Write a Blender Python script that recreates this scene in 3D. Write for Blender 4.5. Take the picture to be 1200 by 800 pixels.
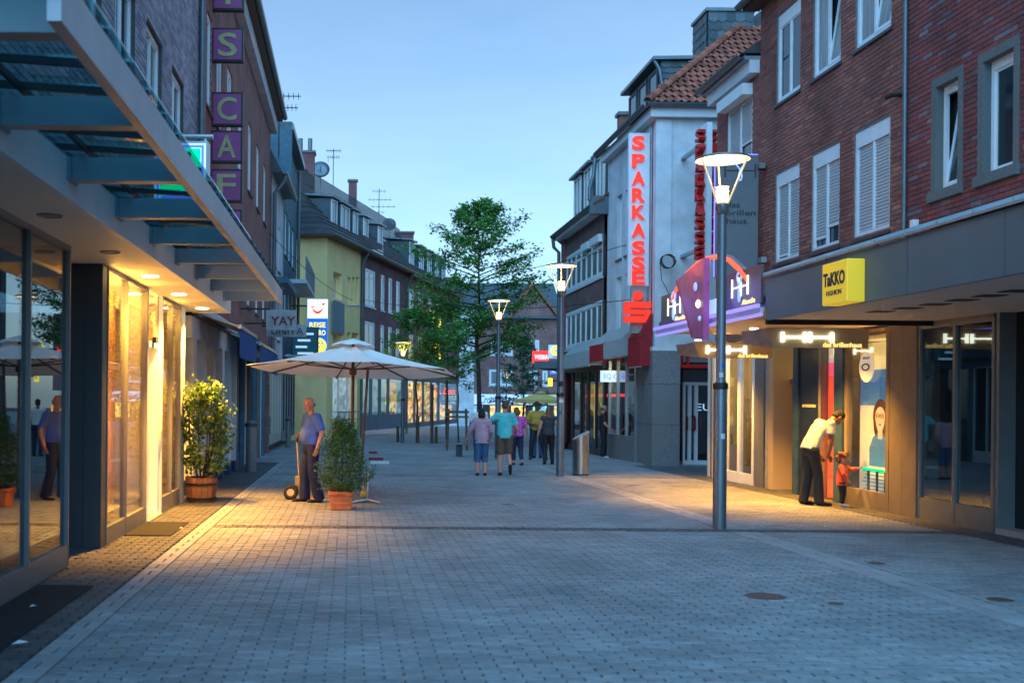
import bpy, bmesh, math, random
from mathutils import Vector, Matrix
R = math.radians
random.seed(7)
S = bpy.context.scene
for o in list(bpy.data.objects): bpy.data.objects.remove(o)

# ------------------------------------------------------------------ camera
H_CAM, FPX, VX, VY, ROLL, SLOPE = 1.60, 1250.0, 410.0, 466.0, 0.5, 0.008
cam = bpy.data.cameras.new('camera'); camo = bpy.data.objects.new('camera', cam)
S.collection.objects.link(camo); S.camera = camo
cam.sensor_width = 36.0; cam.lens = 36.0*FPX/1200.0
cam.clip_start = 0.05; cam.clip_end = 2000
camo.location = (0, 0, H_CAM)
camo.rotation_euler = (Matrix.Rotation(R(90), 3, 'X') @ Matrix.Rotation(R(ROLL), 3, 'Z')).to_euler()
_cx, _cy = 600-VX, 400-VY                       # image centre seen from the vanishing point
_c, _s = math.cos(R(ROLL)), math.sin(R(ROLL))
cam.shift_x = _cx/1200.0; cam.shift_y = -_cy/1200.0
cam.dof.use_dof = True; cam.dof.focus_distance = 20.0; cam.dof.aperture_fstop = 2.4

# ------------------------------------------------------------------ world, sun, exposure
SUN_EL, SUN_AZ = 45.0, 200.0
W = bpy.data.worlds.new('World'); S.world = W; W.use_nodes = True
wn, wl = W.node_tree.nodes, W.node_tree.links
bg = wn['Background']; sky = wn.new('ShaderNodeTexSky'); sky.sky_type = 'NISHITA'; sky.sun_disc = False
sky.sun_elevation = R(SUN_EL); sky.sun_rotation = R(SUN_AZ); sky.altitude = 50
sky.air_density = 1.0; sky.dust_density = 1.0; sky.ozone_density = 5
tc = wn.new('ShaderNodeTexCoord'); mp = wn.new('ShaderNodeMapping'); mp.inputs['Scale'].default_value = (1.0, 1.0, 3.2)
nz = wn.new('ShaderNodeTexNoise'); nz.inputs['Scale'].default_value = 2.2; nz.inputs['Detail'].default_value = 6; nz.inputs['Roughness'].default_value = .55
cr = wn.new('ShaderNodeValToRGB'); cr.color_ramp.elements[0].position = .38; cr.color_ramp.elements[1].position = .72
cr.color_ramp.elements[0].color = (.34, .34, .34, 1); cr.color_ramp.elements[1].color = (.72, .72, .72, 1)
hz = wn.new('ShaderNodeHueSaturation'); hz.inputs['Saturation'].default_value = .50; hz.inputs['Value'].default_value = 1.03
mx = wn.new('ShaderNodeMixRGB')
wl.new(tc.outputs['Generated'], mp.inputs[0]); wl.new(mp.outputs[0], nz.inputs[0]); wl.new(nz.outputs[0], cr.inputs[0])
wl.new(sky.outputs[0], hz.inputs['Color']); wl.new(cr.outputs[0], mx.inputs[0]); wl.new(sky.outputs[0], mx.inputs[1]); wl.new(hz.outputs[0], mx.inputs[2])
wl.new(mx.outputs[0], bg.inputs[0]); bg.inputs[1].default_value = 0.12
sl = bpy.data.lights.new('sky_fill', 'SUN'); so = bpy.data.objects.new('sky_fill', sl); S.collection.objects.link(so)  # no direct sun: soft blue fill added to stand in for sky glow
sl.energy = 2.0; sl.angle = R(90); sl.color = (.16, .58, 1)
_a, _e = R(SUN_AZ), R(SUN_EL)
so.rotation_euler = Vector((-math.sin(_a)*math.cos(_e), -math.cos(_a)*math.cos(_e), -math.sin(_e))).to_track_quat('-Z', 'Y').to_euler()
S.view_settings.view_transform = 'Standard'; S.view_settings.look = 'None'
S.view_settings.exposure = 0.62; S.view_settings.gamma = 1.0
S.view_settings.use_white_balance = True; S.view_settings.white_balance_temperature = 5450; S.view_settings.white_balance_tint = -4
S.render.engine = 'CYCLES'

# ------------------------------------------------------------------ photo pixel -> place on a known surface
def PX(x, y):
    dx, dy = x-VX, y-VY                           # undo the roll about the vanishing point
    return dx*_c + dy*_s, dx*_s - dy*_c
def ground_z(Y): return -SLOPE*Y
def G(x, y):                                     # on the sloping pavement
    a, b = PX(x, y); Y = FPX*H_CAM/(-b-FPX*SLOPE); return Vector((a*Y/FPX, Y, ground_z(Y)))
def onX(c, x, y=466):                            # on a facade plane X = c
    a, b = PX(x, y); Y = FPX*c/a; return Y, H_CAM+b*Y/FPX
def onY(Y, x, y):                                # on a plane across the street
    a, b = PX(x, y); return a*Y/FPX, H_CAM+b*Y/FPX

# ------------------------------------------------------------------ materials
MATS = {}
def _new(name):
    m = bpy.data.materials.new(name); m.use_nodes = True; MATS[name] = m
    return m, m.node_tree.nodes, m.node_tree.links, m.node_tree.nodes['Principled BSDF']
def mat(name, c, rough=.6, metal=0, var=.25, scale=6, bump=.0, bscale=40, spec=.4, stretch=(1,1,1), rnd=0, trans=0, dirt=0, spots=0):
    """plain surface: noise-varied colour (+ per piece variation rnd), fine relief"""
    m, n, l, p = _new(name)
    p.inputs['Roughness'].default_value = rough; p.inputs['Metallic'].default_value = metal
    p.inputs['Specular IOR Level'].default_value = spec
    g = n.new('ShaderNodeNewGeometry'); mp = n.new('ShaderNodeMapping'); mp.inputs['Scale'].default_value = stretch
    l.new(g.outputs['Position'], mp.inputs[0])
    t = n.new('ShaderNodeTexNoise'); t.inputs['Scale'].default_value = scale; t.inputs['Detail'].default_value = 5
    l.new(mp.outputs[0], t.inputs['Vector'])
    r = n.new('ShaderNodeMapRange'); r.inputs[1].default_value = .25; r.inputs[2].default_value = .75
    r.inputs[3].default_value = 1-var; r.inputs[4].default_value = 1+var; l.new(t.outputs['Fac'], r.inputs[0])
    val = r.outputs[0]
    if rnd:
        oi = n.new('ShaderNodeObjectInfo'); ad = n.new('ShaderNodeMath'); ad.operation = 'ADD'
        l.new(oi.outputs['Random'], ad.inputs[0]); l.new(g.outputs['Random Per Island'], ad.inputs[1])
        fr = n.new('ShaderNodeMath'); fr.operation = 'FRACT'; l.new(ad.outputs[0], fr.inputs[0])
        r2 = n.new('ShaderNodeMapRange'); r2.inputs[3].default_value = 1-rnd; r2.inputs[4].default_value = 1+rnd
        l.new(fr.outputs[0], r2.inputs[0])
        mu = n.new('ShaderNodeMath'); mu.operation = 'MULTIPLY'; l.new(val, mu.inputs[0]); l.new(r2.outputs[0], mu.inputs[1]); val = mu.outputs[0]
    if dirt:
        t3 = n.new('ShaderNodeTexNoise'); t3.inputs['Scale'].default_value = .7; t3.inputs['Detail'].default_value = 8; t3.inputs['Roughness'].default_value = .65
        l.new(g.outputs['Position'], t3.inputs['Vector'])
        r3 = n.new('ShaderNodeMapRange'); r3.inputs[1].default_value = .35; r3.inputs[2].default_value = .65
        r3.inputs[3].default_value = 1-dirt; r3.inputs[4].default_value = 1+dirt*.5; l.new(t3.outputs['Fac'], r3.inputs[0])
        mu = n.new('ShaderNodeMath'); mu.operation = 'MULTIPLY'; l.new(val, mu.inputs[0]); l.new(r3.outputs[0], mu.inputs[1]); val = mu.outputs[0]
    if spots:                                     # trodden-in gum and drips
        vo = n.new('ShaderNodeTexVoronoi'); vo.inputs['Scale'].default_value = 2.3; l.new(g.outputs['Position'], vo.inputs['Vector'])
        vs = n.new('ShaderNodeSeparateColor'); l.new(vo.outputs['Color'], vs.inputs[0])
        th = n.new('ShaderNodeMath'); th.operation = 'MULTIPLY'; th.inputs[1].default_value = .085; l.new(vs.outputs[0], th.inputs[0])
        r4 = n.new('ShaderNodeMath'); r4.operation = 'LESS_THAN'; l.new(vo.outputs['Distance'], r4.inputs[0]); l.new(th.outputs[0], r4.inputs[1])
        r5 = n.new('ShaderNodeMapRange'); r5.inputs[3].default_value = 1; r5.inputs[4].default_value = .62; l.new(r4.outputs[0], r5.inputs[0])
        mu = n.new('ShaderNodeMath'); mu.operation = 'MULTIPLY'; l.new(val, mu.inputs[0]); l.new(r5.outputs[0], mu.inputs[1]); val = mu.outputs[0]
    mc = n.new('ShaderNodeMixRGB'); mc.blend_type = 'MULTIPLY'; mc.inputs[0].default_value = 1
    mc.inputs[1].default_value = (*c, 1); l.new(val, mc.inputs[2]); l.new(mc.outputs[0], p.inputs['Base Color'])
    if bump:
        t2 = n.new('ShaderNodeTexNoise'); t2.inputs['Scale'].default_value = bscale; t2.inputs['Detail'].default_value = 4
        l.new(mp.outputs[0], t2.inputs['Vector'])
        b = n.new('ShaderNodeBump'); b.inputs['Strength'].default_value = bump; b.inputs['Distance'].default_value = .01
        l.new(t2.outputs['Fac'], b.inputs['Height']); l.new(b.outputs[0], p.inputs['Normal'])
    if trans:
        p.inputs['Subsurface Weight'].default_value = 0
        out = n['Material Output']; tr = n.new('ShaderNodeBsdfTranslucent'); ms = n.new('ShaderNodeMixShader'); ms.inputs[0].default_value = trans
        l.new(mc.outputs[0], tr.inputs[0]); l.new(p.outputs[0], ms.inputs[1]); l.new(tr.outputs[0], ms.inputs[2]); l.new(ms.outputs[0], out.inputs[0])
    return m
def brickmat(name, stops, rough=.8, bump=.35, scale=25):
    """fired brick: each brick picks its own tone from a ramp"""
    m, n, l, p = _new(name); p.inputs['Roughness'].default_value = rough; p.inputs['Specular IOR Level'].default_value = .35
    g = n.new('ShaderNodeNewGeometry'); oi = n.new('ShaderNodeObjectInfo'); ad = n.new('ShaderNodeMath'); ad.operation = 'ADD'
    l.new(oi.outputs['Random'], ad.inputs[0]); l.new(g.outputs['Random Per Island'], ad.inputs[1])
    fr = n.new('ShaderNodeMath'); fr.operation = 'FRACT'; l.new(ad.outputs[0], fr.inputs[0])
    cr = n.new('ShaderNodeValToRGB'); e = cr.color_ramp.elements
    e[0].position, e[0].color = stops[0][0], (*stops[0][1], 1); e[1].position, e[1].color = stops[-1][0], (*stops[-1][1], 1)
    for pos, c in stops[1:-1]: q = e.new(pos); q.color = (*c, 1)
    l.new(fr.outputs[0], cr.inputs[0])
    t = n.new('ShaderNodeTexNoise'); t.inputs['Scale'].default_value = scale; t.inputs['Detail'].default_value = 6; l.new(g.outputs['Position'], t.inputs['Vector'])
    r = n.new('ShaderNodeMapRange'); r.inputs[1].default_value = .3; r.inputs[2].default_value = .7; r.inputs[3].default_value = .82; r.inputs[4].default_value = 1.15
    l.new(t.outputs['Fac'], r.inputs[0]); mc = n.new('ShaderNodeMixRGB'); mc.blend_type = 'MULTIPLY'; mc.inputs[0].default_value = 1
    l.new(cr.outputs[0], mc.inputs[1]); l.new(r.outputs[0], mc.inputs[2])
    w = n.new('ShaderNodeTexNoise'); w.inputs['Scale'].default_value = .9; w.inputs['Detail'].default_value = 7; mpw = n.new('ShaderNodeMapping'); mpw.inputs['Scale'].default_value = (1,1,.45)
    l.new(g.outputs['Position'], mpw.inputs[0]); l.new(mpw.outputs[0], w.inputs['Vector'])
    rw = n.new('ShaderNodeMapRange'); rw.inputs[1].default_value = .3; rw.inputs[2].default_value = .7; rw.inputs[3].default_value = .72; rw.inputs[4].default_value = 1.22; l.new(w.outputs['Fac'], rw.inputs[0])
    mw = n.new('ShaderNodeMixRGB'); mw.blend_type = 'MULTIPLY'; mw.inputs[0].default_value = 1; l.new(mc.outputs[0], mw.inputs[1]); l.new(rw.outputs[0], mw.inputs[2]); l.new(mw.outputs[0], p.inputs['Base Color'])
    b = n.new('ShaderNodeBump'); b.inputs['Strength'].default_value = bump; b.inputs['Distance'].default_value = .006
    l.new(t.outputs['Fac'], b.inputs['Height']); l.new(b.outputs[0], p.inputs['Normal'])
    return m
def farbrick(name, c1, c2, mortar, axis='Y', bw=.25, bh=.075, ms=.010, rough=.85, off=.5):
    """walls too far off to pick out single bricks"""
    m, n, l, p = _new(name); p.inputs['Roughness'].default_value = rough
    g = n.new('ShaderNodeNewGeometry'); sp = n.new('ShaderNodeSeparateXYZ'); cb = n.new('ShaderNodeCombineXYZ')
    l.new(g.outputs['Position'], sp.inputs[0])
    l.new(sp.outputs['Y' if axis == 'Y' else 'X'], cb.inputs[0]); l.new(sp.outputs['Y' if axis == 'G' else 'Z'], cb.inputs[1])
    bt = n.new('ShaderNodeTexBrick'); l.new(cb.outputs[0], bt.inputs['Vector']); bt.offset = off
    bt.inputs['Color1'].default_value = (*c1, 1); bt.inputs['Color2'].default_value = (*c2, 1); bt.inputs['Mortar'].default_value = (*mortar, 1)
    bt.inputs['Scale'].default_value = 1; bt.inputs['Brick Width'].default_value = bw; bt.inputs['Row Height'].default_value = bh
    bt.inputs['Mortar Size'].default_value = ms; bt.inputs['Bias'].default_value = -.1
    t = n.new('ShaderNodeTexNoise'); t.inputs['Scale'].default_value = 1.3; t.inputs['Detail'].default_value = 7; l.new(g.outputs['Position'], t.inputs['Vector'])
    r = n.new('ShaderNodeMapRange'); r.inputs[1].default_value = .3; r.inputs[2].default_value = .7; r.inputs[3].default_value = .72; r.inputs[4].default_value = 1.2
    l.new(t.outputs['Fac'], r.inputs[0]); mc = n.new('ShaderNodeMixRGB'); mc.blend_type = 'MULTIPLY'; mc.inputs[0].default_value = 1
    l.new(bt.outputs['Color'], mc.inputs[1]); l.new(r.outputs[0], mc.inputs[2]); l.new(mc.outputs[0], p.inputs['Base Color'])
    b = n.new('ShaderNodeBump'); b.inputs['Strength'].default_value = .5; b.inputs['Distance'].default_value = .008; b.invert = True
    l.new(bt.outputs['Fac'], b.inputs['Height']); l.new(b.outputs[0], p.inputs['Normal'])
    return m
def glow(name, c, s, base=None):
    m, n, l, p = _new(name); p.inputs['Base Color'].default_value = (*(base or c), 1); p.inputs['Roughness'].default_value = .4
    p.inputs['Emission Color'].default_value = (*c, 1); p.inputs['Emission Strength'].default_value = s
    return m
def glow_shop(name, c, st):
    m = glow(name, c, st); n, l = m.node_tree.nodes, m.node_tree.links; p = n['Principled BSDF']
    g = n.new('ShaderNodeNewGeometry'); mp = n.new('ShaderNodeMapping'); mp.inputs['Scale'].default_value = (2.2,2.2,3.4); l.new(g.outputs['Position'], mp.inputs[0])
    v = n.new('ShaderNodeTexVoronoi'); v.distance = 'CHEBYCHEV'; v.inputs['Scale'].default_value = 1.0; l.new(mp.outputs[0], v.inputs['Vector'])
    sp = n.new('ShaderNodeSeparateColor'); l.new(v.outputs['Color'], sp.inputs[0])
    r = n.new('ShaderNodeMapRange'); r.inputs[1].default_value = .1; r.inputs[2].default_value = .9; r.inputs[3].default_value = .12*st; r.inputs[4].default_value = 1.35*st; l.new(sp.outputs[0], r.inputs[0]); l.new(r.outputs[0], p.inputs['Emission Strength'])
    h = n.new('ShaderNodeHueSaturation'); h.inputs['Color'].default_value = (*c,1); r2 = n.new('ShaderNodeMapRange'); r2.inputs[3].default_value = .44; r2.inputs[4].default_value = .54; l.new(sp.outputs[1], r2.inputs[0]); l.new(r2.outputs[0], h.inputs['Hue']); l.new(h.outputs[0], p.inputs['Emission Color'])
    return m
def glass(name, tint=(.9,.95,.95), f0=.05, rough=.01, dirt=0):
    m, n, l, p = _new(name); n.remove(p); out = n['Material Output']
    tr = n.new('ShaderNodeBsdfTransparent'); tr.inputs[0].default_value = (*tint, 1)
    gl = n.new('ShaderNodeBsdfGlossy'); gl.inputs['Roughness'].default_value = rough
    g0 = n.new('ShaderNodeNewGeometry'); dt = n.new('ShaderNodeVectorMath'); dt.operation = 'DOT_PRODUCT'; l.new(g0.outputs['Normal'], dt.inputs[0]); l.new(g0.outputs['Incoming'], dt.inputs[1])
    def M(op, a, b):
        q = n.new('ShaderNodeMath'); q.operation = op
        for i, x in enumerate((a, b)):
            if x is None: continue
            if isinstance(x, (int, float)): q.inputs[i].default_value = x
            else: l.new(x, q.inputs[i])
        return q.outputs[0]
    f = M('ADD', M('MULTIPLY', M('POWER', M('SUBTRACT', 1.0, M('ABSOLUTE', dt.outputs['Value'], None)), 5.0), 1-f0), f0)   # Schlick
    ms = n.new('ShaderNodeMixShader'); l.new(f, ms.inputs[0]); l.new(tr.outputs[0], ms.inputs[1]); l.new(gl.outputs[0], ms.inputs[2])
    last = ms
    if dirt:
        df = n.new('ShaderNodeBsdfDiffuse'); df.inputs[0].default_value = (.35,.42,.42,1)
        g = n.new('ShaderNodeNewGeometry'); t = n.new('ShaderNodeTexNoise'); t.inputs['Scale'].default_value = 5; t.inputs['Detail'].default_value = 6
        l.new(g.outputs['Position'], t.inputs['Vector'])
        mm = n.new('ShaderNodeMath'); mm.operation = 'MULTIPLY'; mm.inputs[1].default_value = dirt*2; l.new(t.outputs['Fac'], mm.inputs[0])
        m2 = n.new('ShaderNodeMixShader'); l.new(mm.outputs[0], m2.inputs[0]); l.new(ms.outputs[0], m2.inputs[1]); l.new(df.outputs[0], m2.inputs[2]); last = m2
    l.new(last.outputs[0], out.inputs[0]); return m

mat('white_paint', (.72,.74,.76), .4, var=.06); mat('white_render', (.62,.63,.66), .85, var=.10, scale=3, bump=.25, bscale=60, dirt=.22)
mat('white_fascia', (.66,.68,.70), .5, var=.05, dirt=.12, scale=2); mat('cream_soffit', (.62,.58,.52), .6, var=.04, scale=1.5)
mat('steel_blue', (.20,.24,.27), .4, var=.10, scale=3, dirt=.1); mat('lavender_steel', (.40,.40,.43), .45, metal=.2, var=.10, scale=4, dirt=.15)
mat('dark_rubber', (.015,.016,.018), .6); mat('dark_panel', (.050,.057,.065), .45, var=.08, scale=2); mat('black_panel', (.010,.011,.014), .4, var=.1)
mat('alu', (.45,.46,.47), .35, metal=.85, var=.06); mat('alu_grey', (.19,.195,.20), .45, metal=.3, var=.08)
mat('lamp_grey', (.16,.17,.19), .38, metal=.55, var=.08, scale=4); mat('stainless', (.42,.42,.42), .28, metal=1, var=.08, stretch=(1,1,.1), scale=20)
mat('mortar', (.17,.165,.16), .95, var=.2, scale=9, bump=.3); mat('mortar_dark', (.085,.08,.08), .95, var=.2, scale=9)
mat('stone_frame', (.135,.14,.135), .85, var=.3, scale=45, bump=.3, dirt=.1); mat('grey_cladding', (.09,.135,.165), .5, var=.04, scale=1, dirt=.12)
mat('brown_stone', (.19,.155,.125), .7, var=.15, scale=3, dirt=.1); mat('navy', (.010,.018,.06), .35); mat('frame_blue', (.03,.07,.16), .4)
mat('granite', (.20,.19,.19), .6, var=.55, scale=55, bump=.1, dirt=.1)
mat('shutter', (.46,.47,.49), .5, var=.05); mat('lead', (.30,.33,.36), .45, metal=.3, var=.18, scale=5)
mat('slate', (.075,.09,.10), .55, var=.2, scale=8, rnd=.35, bump=.2); mat('zinc', (.15,.17,.19), .4, metal=.5, var=.15)
mat('roof_tile', (.27,.085,.05), .75, var=.25, scale=10, rnd=.38, bump=.3, dirt=.25); mat('roof_dark', (.060,.058,.060), .75, var=.25, scale=4, rnd=.35, bump=.3, dirt=.2)
mat('yellow_render', (.94,.70,.30), .85, var=.05, scale=2, bump=.2, bscale=50, dirt=.08); mat('grey_render', (.22,.24,.27), .85, var=.1, bump=.2, dirt=.15)
mat('blue_render', (.10,.16,.21), .8, var=.15, dirt=.2); mat('blue_tile', (.02,.04,.12), .4)
mat('blue_awning', (.02,.07,.26), .8, var=.12, bump=.2); mat('red_awning', (.26,.012,.02), .75, var=.12, bump=.2, bscale=25); mat('grey_awning', (.32,.34,.34), .75, var=.12, bump=.2, bscale=25)
mat('interior', (.26,.20,.12), .9, var=.2, scale=1.2); mat('interior_dark', (.05,.052,.055), .8, var=.5, scale=2); mat('curtain', (.62,.36,.09), .85, var=.12, trans=.35)
mat('wood_dark', (.10,.05,.025), .5, var=.3, scale=8, stretch=(4,4,.6)); mat('barrel_wood', (.20,.085,.035), .6, var=.35, scale=14, stretch=(3,3,.5), rnd=.25, bump=.3); mat('iron', (.035,.032,.03), .5, metal=.6)
mat('door_wood', (.22,.13,.05), .5, var=.2, scale=10, stretch=(4,4,.5)); mat('terracotta', (.55,.16,.05), .75, var=.18, scale=12, bump=.25, rnd=0)
mat('soil', (.03,.02,.014), .95); mat('canvas', (.90,.88,.84), .85, var=.05, scale=3, bump=.25, bscale=9, trans=.12); mat('canvas_yellow', (.55,.42,.14), .85, var=.08, trans=.25)
mat('bark', (.065,.052,.042), .9, var=.35, scale=20, stretch=(1,1,.3), bump=.5); mat('stake_wood', (.12,.085,.055), .85, var=.3, scale=15, stretch=(1,1,.2))
mat('leaf_tree', (.16,.31,.06), .55, var=.3, scale=3, rnd=.45, trans=.40); mat('leaf_tub', (.12,.20,.035), .42, var=.25, scale=5, rnd=.45, trans=.25, spec=.5)
mat('leaf_pot', (.075,.15,.04), .6, var=.3, scale=6, rnd=.45, trans=.2); mat('leaf_far', (.06,.12,.065), .6, var=.3, scale=2, rnd=.4, trans=.2)
mat('tyre', (.012,.012,.012), .8); mat('sand_steel', (.42,.33,.20), .5, metal=.3)
mat('purple_sign', (.25,.055,.20), .45, var=.12, scale=2, dirt=.15); mat('olive_letter', (.36,.35,.15), .5)
mat('red_plastic', (.45,.015,.015), .4); mat('wedge_purple', (.36,.09,.24), .4); mat('banner_grey', (.15,.155,.17), .6, var=.06); mat('letter_dark', (.04,.04,.045), .5)
mat('sign_grey', (.30,.30,.31), .5); mat('sign_teal', (.02,.10,.13), .45); mat('sign_blue', (.02,.10,.40), .5); mat('panel_violet', (.085,.085,.11), .35, var=.08)
mat('board_bronze', (.50,.39,.24), .5, var=.06, scale=2); mat('litter', (.6,.6,.58), .8); mat('manhole', (.13,.085,.07), .6, metal=.5, bump=.4, bscale=80); mat('mat_black', (.012,.012,.013), .95, bump=.5, bscale=150)
mat('cable', (.02,.02,.02), .6); mat('metal_ant', (.08,.085,.09), .5, metal=.4)
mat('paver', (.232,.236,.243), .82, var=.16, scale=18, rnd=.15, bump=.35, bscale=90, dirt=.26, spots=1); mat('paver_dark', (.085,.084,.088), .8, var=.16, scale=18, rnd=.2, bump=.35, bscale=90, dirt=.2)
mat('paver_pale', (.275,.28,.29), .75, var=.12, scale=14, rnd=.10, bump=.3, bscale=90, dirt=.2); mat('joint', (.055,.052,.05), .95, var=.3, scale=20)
farbrick('paving_far', (.27,.27,.28), (.245,.245,.25), (.12,.12,.12), 'G', .235, .078, .007)
farbrick('ground_mat', (.20,.2,.2), (.18,.18,.18), (.09,.09,.09), 'G', .3, .3, .01)
brickmat('brick_near', [(0,(0.136,0.052,0.049)), (.25,(0.182,0.058,0.053)), (.55,(0.233,0.065,0.057)), (.78,(0.192,0.060,0.064)), (.9,(0.152,0.082,0.091)), (1,(0.215,0.148,0.155))])
brickmat('brick_mid', [(0,(0.188,0.074,0.062)), (.5,(0.298,0.115,0.087)), (.85,(0.232,0.101,0.087)), (1,(0.377,0.164,0.121))])
brickmat('brick_grey', [(0,(0.220,0.217,0.273)), (.5,(0.310,0.310,0.375)), (1,(0.398,0.395,0.461))])
farbrick('brick_red_far', (0.281,0.082,0.061), (0.206,0.065,0.055), (0.244,0.198,0.172)); farbrick('brick_brown_far', (0.179,0.100,0.086), (0.140,0.082,0.078), (0.131,0.108,0.100))
farbrick('brick_plum_far', (0.198,0.068,0.072), (0.150,0.058,0.066), (0.160,0.108,0.103)); farbrick('brick_end', (0.244,0.100,0.086), (0.188,0.082,0.078), (0.206,0.162,0.147), 'X')
mat('window_glass', (.022,.035,.045), .04, var=.3, scale=1, spec=.9); mat('window_curtained', (.20,.21,.21), .12, var=.5, scale=2.2, stretch=(6,6,.4), spec=.9)
glass('shop_glass', (.92,.94,.94), .09); glass('shop_glass_dark', (.62,.70,.73), .10); glass('canopy_glass', (.66,.86,.90), .05, dirt=.13)
for nm, c in dict(skin=(.42,.22,.15), skin_pink=(.46,.22,.16), skin_dark=(.24,.115,.06), hair_black=(.012,.010,.010), hair_brown=(.07,.035,.018), hair_red=(.16,.065,.028), hair_grey=(.28,.25,.22), shirt_blue=(.08,.15,.55),
    apron=(.010,.016,.075), lilac=(.34,.24,.30), denim=(.045,.10,.21), teal=(.12,.42,.44), khaki=(.10,.075,.05), pink=(.42,.06,.30), navy_cloth=(.018,.025,.06), mustard=(.42,.27,.03), charcoal=(.035,.040,.048),
    black_cloth=(.012,.012,.014), white_cloth=(.62,.60,.55), dark_denim=(.018,.022,.03), coral=(.55,.07,.035), shoe_black=(.012,.012,.012), shoe_white=(.6,.58,.55), shoe_red=(.16,.03,.03), eye_dark=(.01,.008,.008), lips=(.30,.10,.08), gold_leather=(.25,.14,.05)).items():
    mat(nm, c, .75 if 'skin' not in nm else .5, var=.12 if 'skin' not in nm else .07, scale=9, bump=.0 if 'skin' in nm else 1.0, bscale=11, dirt=0 if 'skin' in nm else .0)
mat('pink', (.50,.09,.36), .75, var=.65, scale=16, bump=1.0, bscale=11); mat('teal', (.13,.46,.48), .75, var=.16, scale=5, bump=1.0, bscale=9)
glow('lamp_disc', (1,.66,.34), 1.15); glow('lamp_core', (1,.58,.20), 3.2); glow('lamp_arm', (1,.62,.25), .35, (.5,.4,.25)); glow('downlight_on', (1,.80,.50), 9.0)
glow('neon_red', (1,.07,.02), 1.3); glow('letter_red', (1,.035,.01), .55, (.6,.03,.02)); glow('neon_violet', (.30,.22,1), .75); glow('neon_white', (1,.88,.66), 4.0); glow('letter_gold', (1,.62,.16), 1.3)
glow('green_sign', (.02,.85,.25), 1.1); glow('blue_sign', (.08,.16,.9), 1.1); glow('white_sign', (.85,.92,1), .5); glow('yellow_sign', (1,.58,.01), .28, (.7,.5,.03)); glow('yellow_lit', (1,.66,.03), 1.6)
glow('red_sign', (1,.03,.02), 1.2); glow('tui_white', (.86,.93,1), .8); glow('tui_blue', (.03,.13,.62), .45); glow('tui_yellow', (1,.72,.03), .9); glow('tui_red', (.9,.04,.02), .8)
glow_shop('shop_warm', (1,.52,.09), 1.4); glow_shop('shop_amber', (1,.60,.18), .8); glow('poster_red', (1,.07,.01), .75); glow('poster_white', (1,.80,.52), .34); glow('poster_blue', (.10,.22,.42), .4); glow('poster_skin', (.85,.42,.20), .7); glow('poster_hair', (.10,.04,.02), .1)
glow('clock_face', (.95,.80,.58), .2); glow_shop('shop_cool', (.55,.72,.85), .35); glow('hh_neon', (1,.78,.40), 2.2); glow('swoosh', (.45,.55,.95), .35); glow('sign_pale', (.55,.66,.82), .45); glow('amber_strip', (1,.55,.10), 2.0); glow('pink_glow', (1,.25,.5), 1.0)

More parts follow.
